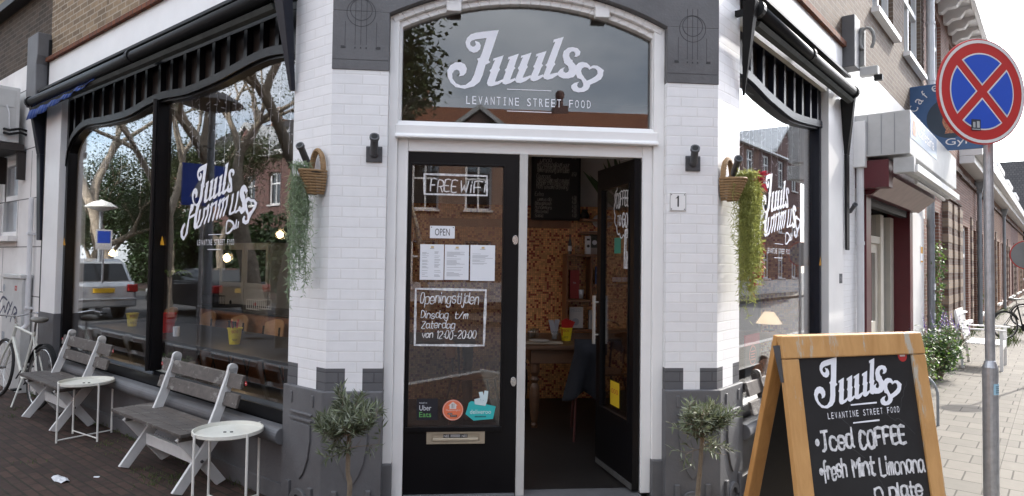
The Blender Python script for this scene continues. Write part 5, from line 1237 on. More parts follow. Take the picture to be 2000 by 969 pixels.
def trail(name, lab, F, u0, z0, mats, us, lens, side, seed, o0=.12, strands=90):
    k = thing(name, lab, 'plant', F(u0, .1, z0)); rr = random.Random(seed); B = [MB() for _ in mats]
    for s_ in range(strands):
        mi = 0 if rr.random() < .82 or len(mats) == 1 else 1
        uu = u0 + rr.gauss(us[0], us[1]); oo = o0 + rr.uniform(-.06, .08); L = max(.1, rr.uniform(*lens) * (1 - .35 * abs(rr.gauss(0, .6))))
        p = F(u0 + (uu - u0) * .35, o0 - .02, z0 + rr.uniform(0, .02)); q = F(uu, oo, z0 - .05); pts = [p, F((u0 + uu) / 2, oo, z0 + .035), q]
        z = z0 - .05
        while z > z0 - L:
            z -= .035; pts.append(F(uu + rr.uniform(-.014, .014) + side * .10 * (z0 - z), oo + rr.uniform(-.012, .012), z))
        B[mi].tube(pts, .0016, 3, False)
        for a in pts[1:]:
            for j in range(4):
                d = V((rr.uniform(-1, 1), rr.uniform(-1, 1), rr.uniform(-1.3, .5)))
                B[mi].leaf(a + V((0, 0, rr.uniform(-.02, .02))), d, V((rr.uniform(-1, 1), rr.uniform(-1, 1), .3)), rr.uniform(.025, .055), .0048, .1)
    for m_, b in zip(mats, B): b.build('foliage', m_, k, recalc=False)
    return k
trail('trailing_plant', 'pale grey green moss plant hanging from the left wicker basket', FL, uL_ + .03, zL_ + .0, [GREY_G], (.018, .034), (.35, .9), -.06, 3, strands=50)
trail('trailing_plant', 'yellow green moss plant with red tufts hanging from the right wicker basket', FR, uR_ + .07, zR_ + .01, [LIMEY], (.08, .06), (.4, .98), -.1, 4, strands=90)
def redvine(F, u, z, L, o, lab, mats, seed, n=60, spread=.06):
    k = thing('trailing_plant', lab, 'plant', F(u, o, z)); rr = random.Random(seed); st = MB(); B = [MB(), MB()]
    for s_ in range(4):
        pts = [F(u, o, z)]; x = u
        for j in range(12): x += rr.uniform(-.02, .02); pts.append(F(x + (s_ - 1.5) * spread * .5, o + rr.uniform(-.02, .02), z - L * (j + 1) / 12 * (1 - .12 * s_)))
        st.tube(pts, .004, 5)
        for a in pts[1:]:
            for j in range(n // 10):
                d = V((rr.uniform(-1, 1), rr.uniform(-1, 1), rr.uniform(-.8, .5))); B[rr.random() < .55].leaf(a, d, V((rr.uniform(-1, 1), rr.uniform(-1, 1), 1)), rr.uniform(.035, .065), .018)
    st.build('stem', BARK, k)
    for b, m_ in zip(B, mats): b.build('foliage', m_, k, recalc=False)
redvine(FL, .62, 2.25, .95, -.26, 'reddish trailing plant hanging inside the left window edge', [LEAF, leafmat('wine leaf', (.12, .035, .04), .4, .3)], 5)
redvine(FR, .42, 2.32, .15, .13, 'small red tuft on the yellow green moss near the lettering', [REDL, REDL], 6, 40, .04)
redvine(FR, .36, 1.83, .36, .14, 'red and yellow leafy spray low in the right hanging moss', [REDL, LIMEY], 7, 80, .05)
# house number
u0, z1 = onF(FC, 1307, 376); u1, z0 = onF(FC, 1340, 413)
k = thing('house_number', 'white enamel house number plate reading 1 beside the door', 'house number', FC((u0 + u1) / 2, 0, z0)); b = MB(); b.box(FC, u0, u1, .0, .007, z0, z1); b.build('plate', WW, k, bev=.003)
b = MB(); c = (u0 + u1) / 2; b.box(FC, c - .004, c + .006, .007, .0085, z0 + .03, z1 - .022); b.prism(FC, [(c - .018, z1 - .042), (c - .004, z1 - .028), (c - .004, z1 - .038)], .007, .0085)
for e in ((u0 + .004, u1 - .004, z0 + .004, z0 + .006), (u0 + .004, u1 - .004, z1 - .006, z1 - .004), (u0 + .004, u0 + .006, z0 + .006, z1 - .006), (u1 - .006, u1 - .004, z0 + .006, z1 - .006)): b.box(FC, e[0], e[1], .007, .0078, e[2], e[3])
b.build('numeral', INK, k); b = MB()
for sx_ in (u0 + .014, u1 - .014):
    for s2 in (z0 + .014, z1 - .014): b.lathe(FC(sx_, .007, s2), [(.004, 0), (.003, .003)], 8, FC.no)
b.build('screw', IRON, k)
# open sign, menus and stickers on the door glass
OG = -.112 + .0015
F_ = FC
def onglass(x, y): q = atY(x, y, 4.37 - OG); return q.x, q.z
a, zt = onglass(840, 441); e, zb = onglass(888, 466)
k = thing('open_sign', 'small white sign reading OPEN on the door glass', 'sign', FC((a + e) / 2, OG, zb)); b = MB(); b.box(FC, a, e, OG, OG + .003, zb, zt); b.build('plate', PAPER, k, bev=.001)
b = MB(); put_text(b, FC, 'OPEN', a + .033, zb + .018, (e - a) - .066, .047, OG + .0035)
for (x, z) in ((a + .01, zt - .01), (e - .01, zt - .01)): b.prism(FC, [(x + .004 * cos(i), z + .004 * sin(i)) for i in range(6)], OG + .003, OG + .0036)
b.build('lettering', INK, k)
for i, (x0, y0, x1, y1, lab) in enumerate(((821, 477, 866, 547, 'leftmost printed menu sheet on the door glass'), (869, 478, 915, 547, 'middle printed menu sheet on the door glass'), (919, 478.5, 966, 549, 'rightmost printed menu sheet on the door glass'))):
    a, zt = onglass(x0, y0); e, zb = onglass(x1, y1)
    k = thing('menu_sheet', lab, 'menu', FC((a + e) / 2, OG, zb), 'menu sheets on the door'); b = MB(); b.box(FC, a, e, OG, OG + .001, zb, zt); b.build('sheet', PAPER, k)
    b = MB(); rr = random.Random(i); z = zt - .05
    cols = [(a + .014, a + .06), (a + .095, a + .14)] if i == 0 else [(a + .014, e - .014)]
    while z > zb + .02 + (.09 if i == 2 else 0):
        for c0_, c1_ in cols:
            if rr.random() < .82: b.box(FC, c0_, c0_ + (c1_ - c0_) * rr.uniform(.35, 1), OG + .001, OG + .0014, z, z + .0022)
        z -= .0058 if rr.random() < .8 else .011
    b.box(FC, a + .065, e - .065, OG + .001, OG + .0014, zt - .03, zt - .026); b.build('print', INKG, k)
    b = MB(); b.box(FC, (a + e) / 2 - .008, (a + e) / 2 + .012, OG + .001, OG + .0014, zt - .024, zt - .012); b.build('letterhead', mat('gold print', (.55, .42, .2), .5, .05), k)
a, zt = onglass(817, 782); e, zb = onglass(851, 817)
k = thing('delivery_sticker', 'black delivery sticker with white and green words on the door glass', 'sticker', FC((a + e) / 2, OG, zb)); b = MB(); b.box(FC, a - .01, e + .012, OG, OG + .001, zb - .012, zt + .012); b.build('sheet', mat('sticker black', (.012, .013, .02), .4, .1), k)
b = MB(); put_text(b, FC, 'Besteld via', a + .008, zb + .098, .05, .009, OG + .0014); put_text(b, FC, 'Uber', a + .008, zb + .052, .078, .034, OG + .0014); b.build('lettering', PAPER, k)
b = MB(); put_text(b, FC, 'Eats', a + .008, zb + .008, .078, .034, OG + .0014); b.build('green_lettering', GRN, k)
c, z = onglass(884.5, 801); r = .069
k = thing('delivery_sticker', 'round orange delivery sticker with a white house on the door glass', 'sticker', FC(c, OG, z - r)); b = MB(); disc2(b, FC, c, z, r, OG, 36); b.build('sheet', ORA, k)
b = MB(); b.prism(FC, [(c - .022, z + .008), (c - .022, z + .03), (c - .03, z + .03), (c, z + .056), (c + .03, z + .03), (c + .022, z + .03), (c + .022, z + .008)], OG + .001, OG + .0016)
put_text(b, FC, 'Thuisbezorgd.nl', c - .048, z - .008, .096, .013, OG + .0014)
P = [(c + r * .93 * cos(2 * pi * i / 36), z + r * .93 * sin(2 * pi * i / 36)) for i in range(37)]; ribbon(b, FC, P, .0025, OG + .0013); b.build('emblem', SWH, k)
b = MB(); b.box(FC, c - .035, c - .003, OG + .001, OG + .0014, z - .03, z - .018); b.box(FC, c - .018, c + .028, OG + .001, OG + .0014, z - .046, z - .032)
b.box(FC, c - .008, c - .003, OG + .0016, OG + .002, z + .012, z + .042); b.box(FC, c + .005, c + .008, OG + .0016, OG + .002, z + .012, z + .042); b.build('print', mat('sticker dark print', (.08, .04, .03), .5, .1), k)
b = MB(); put_text(b, FC, 'partner', c - .012, z - .043, .034, .008, OG + .0017); put_text(b, FC, 'official', c - .032, z - .028, .026, .007, OG + .0017); b.build('print_text', SWH, k)
gx = lambda x, y: onglass(790 + x / 8.073, 760 + y / 8.073)
P = [gx(*p) for p in ((1015, 215), (1055, 188), (1440, 272), (1395, 470), (1090, 497), (962, 395))]
k = thing('delivery_sticker', 'turquoise angular delivery sticker with a pale long-eared head on the door glass', 'sticker', FC(P[0][0], OG, min(p[1] for p in P))); b = MB(); b.prism(FC, P, OG, OG + .001); b.build('sheet', TEAL, k)
b = MB(); b.prism(FC, [gx(*p) for p in ((1100, 160), (1190, 138), (1170, 48), (1235, 40), (1247, 100), (1262, 22), (1322, 30), (1305, 185), (1275, 265), (1108, 238))], OG + .0015, OG + .0022); b.build('animal_head', mat('pale teal', (.56, .68, .7), .5, .03), k)
b = MB(); a, z = gx(1032, 392); e, z2 = gx(1365, 335); put_text(b, FC, 'deliveroo', a, z, e - a, z2 - z + .006, OG + .0014); b.build('lettering', mat('pale teal lettering', (.62, .75, .75), .5, .03), k)
b = MB()
for x, y in ((1200, 168), (1243, 176)): q = gx(x, y); disc2(b, FC, q[0], q[1], .0018, OG + .0023, 8)
a, z = gx(1108, 445); e, z2 = gx(1290, 420)
for j in range(9): b.box(FC, a + (e - a) * j / 9, a + (e - a) * (j + .75) / 9, OG + .001, OG + .0015, z, z2)
b.build('print', mat('deep teal print', (.01, .10, .11), .5, .05), k)
q = onF(FD, 1200, 770, .01); k = thing('yellow_sticker', 'yellow sticker with red print low on the open door glass', 'sticker', FD(q[0], .01, q[1])); 
a0 = onF(FD, 1192, 742, .0095); a1 = onF(FD, 1209, 798, .0095); b = MB(); b.box(FD, a0[0], a1[0], .0085, .0095, a1[1], a0[1]); b.build('sheet', mat('sticker yellow', (.62, .42, .02), .5, .05), k)
b = MB(); put_text(b, FD, '000', a0[0] + .02, (a0[1] + a1[1]) / 2, a1[0] - a0[0] - .04, .035, .0100); b.build('print', RED, k)
a0 = onF(FD, 1200, 465, .0095); a1 = onF(FD, 1212, 495, .0095); k = thing('green_sticker', 'green sticker high on the open door glass', 'sticker', FD(a0[0], .01, a1[1])); b = MB(); b.box(FD, a0[0], a1[0], .0085, .0095, a1[1], a0[1]); b.build('sheet', mat('sticker green', (.03, .22, .16), .5, .1), k)
# small square stickers on the right pilaster
u, z = onF(FR, 1642, 544, .03); k = thing('photo_sticker', 'small dark square sticker on the right white pilaster', 'sticker', FR(u, .032, z - .05)); b = MB(); b.box(FR, u - .06, u + .06, .0305, .0318, z - .05, z + .05); b.build('sheet', mat('sticker navy', (.03, .035, .05), .5, .3, 30), k); b = MB(); put_text(b, FR, 'OPEN', u - .045, z - .03, .09, .05, .0325); b.build('print', INKG, k)
# benches
def bench(u0, u1, leg0, leg1, lab, F=FL, o1=.435, mtop=GREYW, mleg=WHW, stick=True, bu=0):
    k = thing('wooden_bench', lab, 'bench', F((u0 + u1) / 2, .25, 0), 'benches under the shop windows')
    n = 4; wd = (o1 - .10) / n; zt = .435
    b = MB()
    for i in range(n): b.box(F, u0, u1, .10 + i * wd + .003, .10 + (i + 1) * wd - .003, zt - .024, zt)
    b.build('seat', mtop, k, bev=.003)
    b = MB()
    for z0_, z1_, o_ in ((.655, .745, .115), (.785, .88, .085)):
        z0_ -= .075; z1_ -= .075
        b.hexa([F(u0 - .05 + bu, o_ - .03, z0_), F(u1 - .12 + bu, o_ - .03, z0_), F(u1 - .12 + bu, o_ - .008, z0_), F(u0 - .05 + bu, o_ - .008, z0_)], [F(u0 - .05 + bu, o_ - .055, z1_), F(u1 - .12 + bu, o_ - .055, z1_), F(u1 - .12 + bu, o_ - .033, z1_), F(u0 - .05 + bu, o_ - .033, z1_)])
    b.build('backrest', mtop, k, bev=.003)
    for u in (leg0, leg1):
        b = MB()
        b.bar(F(u, o1 - .03, 0), F(u, .14, zt - .03), .03, .085, F.no) if False else None
        def plank(oa, za, ob, zb_, du):
            d = V((ob - oa, zb_ - za)); L = d.length; nx_, nz_ = -d.y / L * .043, d.x / L * .043
            b.hexa([F(u + du - .014, oa - nx_, max(0, za - nz_)), F(u + du + .014, oa - nx_, max(0, za - nz_)), F(u + du + .014, oa + nx_, max(0, za + nz_)), F(u + du - .014, oa + nx_, max(0, za + nz_))], [F(u + du - .014, ob - nx_, zb_ - nz_), F(u + du + .014, ob - nx_, zb_ - nz_), F(u + du + .014, ob + nx_, zb_ + nz_), F(u + du - .014, ob + nx_, zb_ + nz_)])
        plank(.415, 0, .12, zt - .03, -.0145); b.build('leg', mleg, k, bev=.003)
        b = MB(); plank(.085, 0, .385, zt - .035, .0145); b.build('leg', mleg, k, bev=.003)
        b = MB(); P = [(.20, .40), (.135, .56), (.095, .68), (.055, .79), (.045, .835)]; n_ = len(P)
        for i in range(n_ - 1):
            (oa, za), (ob, zb_) = P[i], P[i + 1]; w_ = .036
            b.hexa([F(u + bu - .014, oa - w_ - .02, za), F(u + bu + .014, oa - w_ - .02, za), F(u + bu + .014, oa + w_ - .02, za), F(u + bu - .014, oa + w_ - .02, za)], [F(u + bu - .014, ob - w_ - .02, zb_), F(u + bu + .014, ob - w_ - .02, zb_), F(u + bu + .014, ob + w_ - .02, zb_), F(u + bu - .014, ob + w_ - .02, zb_)])
        b.disc(F(u + bu, .025, .835), F.du, .036, .028, 16); b.build('back_post', mleg, k)
        b = MB(); b.lathe(F(u - .03, .25, .205), [(.012, 0), (.010, .008), (.002, .01)], 10, -F.du if F is FL else F.du); b.build('bolt', IRON, k)
    b = MB(); b.box(F, leg1 + .03 if leg1 < leg0 else leg0 + .03, leg0 - .03 if leg1 < leg0 else leg1 - .03, .235, .262, .165, .25); b.build('stretcher', mleg, k, bev=.003)
    b = MB()
    for u in (leg0, leg1): b.box(F, u - .014, u + .014, .11, o1 - .03, zt - .07, zt - .026)
    b.build('bearer', mtop, k)
    if stick:
        b = MB()
        for uu in (u0 - .02 + bu, u1 - .17 + bu): disc2(b, F, uu, .757, .016, .057, 14)
        b.build('badge', mat('badge red', (.42, .03, .03), .5, .1), k)
        b = MB()
        for uu in (u0 - .02 + bu, u1 - .17 + bu): b.box(F, uu - .008, uu + .008, .0582, .0588, .754, .760)
        b.build('badge_mark', SWH, k)
    return k
b_near = bench(2.245, 1.035, 2.03, 1.12, 'grey slatted bench with white crossed legs nearest the door', bu=-.0)
bench(4.69, 3.45, 4.49, 3.66, 'grey slatted bench with white crossed legs beside the bicycle')
bench(.46, 1.75, .68, 1.52, 'dark bench under the right window behind the sandwich board', F=FR, bu=0, mleg=GREYW)
# tray tables
def tray(cx, cy, lab, rz):
    k = thing('tray_table', lab, 'table', (cx, cy, 0), 'white round tray tables', rz)
    b = MB(); b.lathe((0, 0, .485), [(.19, 0), (.222, .012), (.222, .034), (.214, .036), (.208, .012), (.10, .008), (.0, .008)], 40); b.build('tray', TRAYM, k, local=True)
    b = MB()
    for s_ in (-1, 1): b.tube([(s_ * .012, -.012 * 0, .494), (s_ * .03, 0, .494)], .006, 6)
    b.build('grip_slots', BKM, k, local=True)
    for i in range(4):
        a = pi / 4 + pi / 2 * i; c_, s_ = cos(a), sin(a)
        b = MB(); b.tube([(c_ * .229, s_ * .229, .52), (c_ * .231, s_ * .231, .0)], .0085, 8); b.build('leg', WHM, k, local=True)
    b = MB(); b.tube([(.163, .163, .022), (-.163, -.163, .022)], .006, 6); b.tube([(.163, -.163, .03), (-.163, .163, .03)], .006, 6); b.build('cross_brace', WHM, k, local=True)
    return k
TRAYM = mat('worn white tray', (.68, .67, .6), .45, .12, 7, dirt=.5)
tray(-1.425, 4.625, 'white round tray table at the end of the near bench', D2R(2))
tray(-3.25, 6.46, 'white round tray table in front of the far bench', D2R(6))
# olive trees in pots
def olive(px, py, Y, lab, seed, bare=0, lean=0):
    q = atY(px, py, Y); x0 = q.x
    k = thing('olive_tree', lab, 'tree', (x0, Y, 0), 'potted olive trees at the door'); rr = random.Random(seed)
    b = MB(); b.lathe((x0, Y, 0), [(.10, 0), (.128, .21), (.138, .21), (.138, .24), (.122, .24), (.12, .21)], 22); b.build('pot', TERRA, k)
    b = MB(); b.lathe((x0, Y, .21), [(.12, 0), (.02, .006)], 16); b.build('soil', SOIL, k)
    zt = atY(px, 846 if not bare else 850, Y).z; top = V((x0 + lean, Y, zt))
    b = MB(); st = [V((x0 - lean * .4, Y, .26)), V((x0 - lean * .1 + .008, Y + .006, .4)), V((x0 - .004 + lean * .5, Y - .004, zt - .2)), top]
    b.tube(smooth_pts([tuple(p) for p in st], 4), [.014] * 7 + [.0125] * 6, 9)
    lv = [MB(), MB()]; tips = []
    def branch(p, d, L, depth_, r):
        n = 4; pts = [p]
        for i in range(n): d = (d + V((rr.uniform(-.3, .3), rr.uniform(-.3, .3), rr.uniform(-.16, .2)))).normalized(); pts.append(pts[-1] + d * L / n)
        b.tube(pts, [r * (1 - .5 * i / n) for i in range(n + 1)], 5, False)
        if depth_ < 2:
            for i in range(1, n + 1):
                for _ in range(1 if depth_ else 2):
                    e = (d + V((rr.uniform(-1, 1), rr.uniform(-1, 1), rr.uniform(-.5, .7)))).normalized(); branch(pts[i], e, L * rr.uniform(.4, .65), depth_ + 1, r * .55)
        if depth_ >= 1:
            if rr.random() < .2 + bare: return
            for i in range(1, n + 1):
                for _ in range(2):
                    e = (d * .7 + V((rr.uniform(-1, 1), rr.uniform(-1, 1), rr.uniform(-.7, .9)))).normalized()
                    lv[rr.random() < .25].leaf(pts[i], e, V((rr.uniform(-1, 1), rr.uniform(-1, .3), 1)), rr.uniform(.042, .078), rr.uniform(.009, .014), .12)
    for i in range(8):
        a = 2 * pi * i / 8 + rr.uniform(-.5, .5); el = rr.uniform(-.15, 1.7)
        branch(top - V((0, 0, rr.uniform(0, .03))), V((cos(a), sin(a), .35 + el)).normalized(), rr.uniform(.11, .175), 0, .005)
    for i in range(5):
        a = 2 * pi * i / 5 + rr.uniform(-.5, .5); branch(top - V((0, 0, rr.uniform(.02, .10))), V((cos(a), sin(a), rr.uniform(-.5, .1))).normalized(), rr.uniform(.1, .17), 1, .003)
    b.build('trunk', OBARK, k)
    for L_m, b_ in zip((OLIVE, OLIVEB), lv): b_.build('foliage', L_m, k, recalc=False)
    return k
olive(682, 860, 3.80, 'bushy potted olive tree left of the door', 21)
olive(1365, 880, 3.84, 'sparser silvery potted olive tree right of the door', 34, .25, .02)
# sandwich board
pl_, pr_ = depth(1525, 657, 2.95), depth(1794, 648.5, 3.20)
dA = V((pr_.x - pl_.x, pr_.y - pl_.y, 0)); WA = dA.length * 1.03; dA.normalize(); nA = V((dA.y, -dA.x, 0)); HA = (pl_.z + pr_.z) / 2
SB = thing('sandwich_board', 'wooden sandwich board with black panel advertising iced coffee on the pavement', 'sandwich board', (pl_.x + dA.x * WA / 2, pl_.y + dA.y * WA / 2, 0))
LEAN = tan(D2R(9.3))
def FA(u, o, z):        # front leaf: u along the ridge, z height, o out of the leaf face
    h = HA - z; p = pl_ + dA * u + nA * (h * LEAN + o); return V((p.x, p.y, z + o * LEAN))
def FB_(u, o, z):       # rear leaf
    h = HA - z; p = pl_ + dA * u - nA * (h * LEAN * 1.6 + .05 + o); return V((p.x, p.y, z + o * LEAN))
nAf = (nA + V((0, 0, LEAN))).normalized()
def onA(px, py):
    p = hit(px, py, FA(0, 0, HA), nAf); return (p - pl_).dot(dA), p.z
SWD = .085
b = MB(); b.hexa([FA(0, -.03, HA - .10), FA(WA, -.03, HA - .10), FA(WA, .004, HA - .10), FA(0, .004, HA - .10)], [FA(.0, -.03, HA), FA(WA - .012, -.03, HA), FA(WA - .012, .004, HA), FA(.0, .004, HA)]); b.build('top_rail', OAKW, SB, bev=.006)
for u0, u1 in ((0, SWD), (WA - SWD, WA)): b = MB(); b.box(FA, u0, u1, -.03, 0, 0, HA - .102); b.build('front_stile', OAKW, SB, bev=.004)
b = MB(); b.box(FA, SWD + .002, WA - SWD - .002, -.03, 0, .12, .20); b.build('bottom_rail', OAKW, SB, bev=.004)
b = MB(); b.box(FA, SWD + .001, WA - SWD - .001, -.022, -.010, .201, HA - .101); PNL = b.build('front_panel', BOARD, SB)
for u0, u1 in ((0, SWD * .8), (WA - SWD * .8, WA)): b = MB(); b.box(FB_, u0, u1, -.03, 0, 0, HA - .0); b.build('rear_stile', OAK, SB, bev=.004)
b = MB(); b.box(FB_, SWD * .8 + .001, WA - SWD * .8 - .001, -.03, 0, HA - .1, HA); b.box(FB_, SWD * .8 + .001, WA - SWD * .8 - .001, -.03, 0, .12, .2); b.build('rear_rail', OAK, SB, bev=.004)
b = MB(); b.box(FB_, SWD * .8 + .001, WA - SWD * .8 - .001, -.022, -.012, .201, HA - .101); b.build('rear_panel', BOARD, SB)
b = MB()
for u in (-.003, WA - .0): b.hexa([FA(u, -.03, HA - .2), FA(u + .003, -.03, HA - .2), FA(u + .003, -.012, HA - .2), FA(u, -.012, HA - .2)], [FA(u, -.055, HA - .04), FA(u + .003, -.055, HA - .04), FA(u + .003, -.012, HA - .04), FA(u, -.012, HA - .04)])
b.build('hinge', IRON, SB)
w = MB(); OO = -.0095
def A2(a, o, z): return FA(a, o, z)
sx_, sy_ = 1580, 680; kk = 939 / 280
def lp(x, y): return onA(sx_ + x / kk, sy_ + y / kk)
src = ((150, 670), (566, 92), (1217, 152)); dst = (lp(95, 395), lp(190, 58), lp(437, 65))
def affine(src, dst):
    (x0, y0), (x1, y1), (x2, y2) = src; (u0, v0), (u1, v1), (u2, v2) = dst
    det = (x1 - x0) * (y2 - y0) - (x2 - x0) * (y1 - y0)
    def M2(p):
        s_ = ((p[0] - x0) * (y2 - y0) - (x2 - x0) * (p[1] - y0)) / det; t_ = ((x1 - x0) * (p[1] - y0) - (p[0] - x0) * (y1 - y0)) / det
        return (u0 + s_ * (u1 - u0) + t_ * (u2 - u0), v0 + s_ * (v1 - v0) + t_ * (v2 - v0))
    return M2
M2 = affine(src, dst)
w.poly2(A2, [[M2(p) for p in _J[0]]], OO, OO + .001)
for i, l in enumerate(_u): w.poly2(A2, [[M2(p) for p in l]], OO, OO + .001 + .0002 * (1 + i % 3))
M3 = affine(((1155, 517), (1310, 254), (1630, 487)), (lp(420, 270), lp(487, 112), lp(617, 238)))
w.poly2(A2, [[M3(p) for p in _sh[0]], [M3(p) for p in _sh[1]]], OO, OO + .002)
a, z = lp(136, 467); e, z2 = lp(606, 420)
def FAr(rise):
    def G3(x, o, zz): return FA(x, o, zz + (x - a) * rise)
    return G3
RS = (z2 - z) / (e - a); zc_ = lp(136, 425)[1] - z
spaced(w, FAr(RS), ['LEVANTINE', 'STREET', 'FOOD'], a, z, e - a, abs(zc_), OO + .0005)
for (x0, y0, x1, y1) in ((286, 373, 452, 357), (302, 491, 470, 472)):
    p, q = lp(x0, y0), lp(x1, y1); ribbon(w, FA, [p, ((p[0] + q[0]) / 2, (p[1] + q[1]) / 2), q], .006, OO + .001)
w.build('shop_lettering', VINYL, PNL)
w = MB()
def hl(text, x, y, x2, y2, hpx, pen, seed, slant=.0):
    p, q = lp(x, y), lp(x2, y2); h = abs(lp(x, y - hpx)[1] - p[1]); hand(w, FA, text, p[0], p[1], q[0] - p[0], h, OO + .001, pen, slant, (q[1] - p[1]) / (q[0] - p[0]), .11, seed)
hl('Jced', 100, 668, 312, 648, 125, .0115, 3); hl('COFFEE', 350, 655, 660, 612, 108, .0135, 4)
hl('fresh', 112, 868, 268, 842, 120, .010, 5); hl('Mint', 306, 850, 455, 832, 118, .0115, 6); hl('Limonana', 485, 832, 775, 806, 112, .0095, 7)
hl('n', 445, 985, 515, 978, 100, .010, 8); hl('plate', 545, 988, 770, 965, 105, .011, 10)
for x, y in ((65, 620), (92, 812)):
    c = lp(x, y); w.prism(FA, [(c[0] + .012 * cos(i * .7), c[1] + .016 * sin(i * .7)) for i in range(9)], OO, OO + .001)
w.build('chalk_lettering', CHALK, PNL)
c = lp(622, 50); b = MB(); disc2(b, FA, c[0], c[1], .027, OO, 24); b.build('badge', mat('badge red', (.42, .03, .03), .5, .1), PNL)
b = MB(); b.box(FA, c[0] - .016, c[0] + .016, OO + .001, OO + .0015, c[1] - .003, c[1] + .005); b.build('badge_mark', SWH, PNL)
b = MB(); rr = random.Random(12)
for pts in (((240, 240), (285, 350), (250, 470)), ((330, 340), (500, 420), (575, 475), (600, 455), (740, 590)), ((655, 220), (620, 330), (600, 460)), ((125, 400), (250, 480), (330, 570)), ((270, 640), (400, 740)), ((455, 840), (530, 950))):
    P = []
    for (x0, y0), (x1, y1) in zip(pts, pts[1:]):
        for j in range(5): t = j / 5; P.append(lp(x0 + (x1 - x0) * t + rr.uniform(-5, 5), y0 + (y1 - y0) * t + rr.uniform(-5, 5)))
    ribbon(b, FA, P, .0022, OO + .0002, rr)
b.build('cracks', mat('crack grey', (.055, .055, .06), .5, .2), PNL)
# no stopping sign on its pole
pc = depth(1918, 179, 3.62); rS = .290
pb_ = depth(1933, 610, 3.72)
POLE = V((pb_.x, pb_.y, 0))
NSG = thing('traffic_sign', 'round red and blue no stopping sign on a galvanised pole', 'traffic sign', POLE)
b = MB(); b.lathe(POLE, [(.024, .3), (.024, 2.80), (.018, 2.81)], 16); b.build('pole', STEEL, NSG, smooth=False)
zs_ = hit(1930, 705, POLE, V((0, -1, 0))).z
b = MB(); b.lathe(POLE, [(.038, 0), (.038, zs_ - .035), (.026, zs_), (.024, zs_ + .002)], 18); b.build('pole_sleeve', STEEL, NSG)
nS = V((.122, -.993, .0)).normalized(); uS = V((.993, .122, 0)).normalized()
nS = (nS + V((0, 0, -.02))).normalized()
def FS(a, o, z): return pc + uS * a + nS * o + V((0, 0, z))
def disc3(mb, r, o0, o1, n=56): mb.hexa([FS(r * cos(2 * pi * k / n), o0, r * sin(2 * pi * k / n)) for k in range(n)], [FS(r * cos(2 * pi * k / n), o1, r * sin(2 * pi * k / n)) for k in range(n)])
b = MB(); disc3(b, rS, -.012, 0); DISC = b.build('sign_disc', SRED, NSG, bev=.002)
def ring3(mb, r0, r1, o, n=56):
    for k in range(n):
        t0, t1 = 2 * pi * k / n, 2 * pi * (k + 1) / n
        mb.face([FS(r * cos(t), o, r * sin(t)) for r, t in ((r0, t0), (r1, t0), (r1, t1), (r0, t1))])
b = MB(); ring3(b, rS * .915, rS * .972, .0012)
bl_ = MB()
rB, hb = rS * .70, rS * .105
for q in range(4):
    t = pi / 2 * q
    def sect(r, m_):
        lim = math.asin(m_ / r); n = 14
        P = [(r * cos(-pi / 4 + lim + (pi / 2 - 2 * lim) * j / n), r * sin(-pi / 4 + lim + (pi / 2 - 2 * lim) * j / n)) for j in range(n + 1)] + [(m_ * sqrt(2), 0)]
        ca, sa = cos(t), sin(t); return [(x * ca - y * sa, x * sa + y * ca) for x, y in P]
    b.face([FS(x, .0012, y) for x, y in sect(rB + rS * .028, hb - rS * .028)])
    bl_.face([FS(x, .0024, y) for x, y in sect(rB, hb)])
b.build('white_bands', SWH, DISC); bl_.build('blue_fields', BLUE, DISC)
b = MB(); b.box(FS, -.075, -.015, .003, .004, -.215, -.155); b.build('sticker', mat('sticker navy', (.03, .035, .05), .5, .3, 30), DISC)
b = MB(); b.box(FS, -.065, -.05, .004, .0045, -.2, -.17); b.box(FS, -.04, -.022, .004, .0045, -.2, -.165); b.box(FS, -.07, -.02, .004, .0045, -.212, -.207); b.build('sticker_print', mat('pale print', (.4, .42, .42), .5, .1), DISC)
b = MB(); b.box(FS, -.05, .05, -.05, -.013, -.15, -.11); b.box(FS, -.05, .05, -.05, -.013, .11, .15); b.build('clamp', STEEL, NSG)
v_ = hit(1926, 755, POLE, V((0, -1, 0))).z; b = MB()
for j in range(6): t0, t1 = -1.9 + j * .25, -1.9 + (j + 1) * .25; b.hexa([POLE + V((r * cos(t), r * sin(t), v_ - .04)) for r, t in ((.038, t0), (.0388, t0), (.0388, t1), (.038, t1))], [POLE + V((r * cos(t), r * sin(t), v_ + .02)) for r, t in ((.038, t0), (.0388, t0), (.0388, t1), (.038, t1))])
b.build('blue_sticker', mat('pale blue sticker', (.30, .50, .62), .5, .15, 30), NSG)
b = MB()
for j in range(4):
    for i in range(3): t0 = -1.6 + i * .22; b.hexa([POLE + V((r * cos(t), r * sin(t), v_ - .03 + j * .011)) for r, t in ((.0388, t0), (.0393, t0), (.0393, t0 + .17), (.0388, t0 + .17))], [POLE + V((r * cos(t), r * sin(t), v_ - .026 + j * .011)) for r, t in ((.0388, t0), (.0393, t0), (.0393, t0 + .17), (.0388, t0 + .17))])
b.build('sticker_print', INK, NSG)
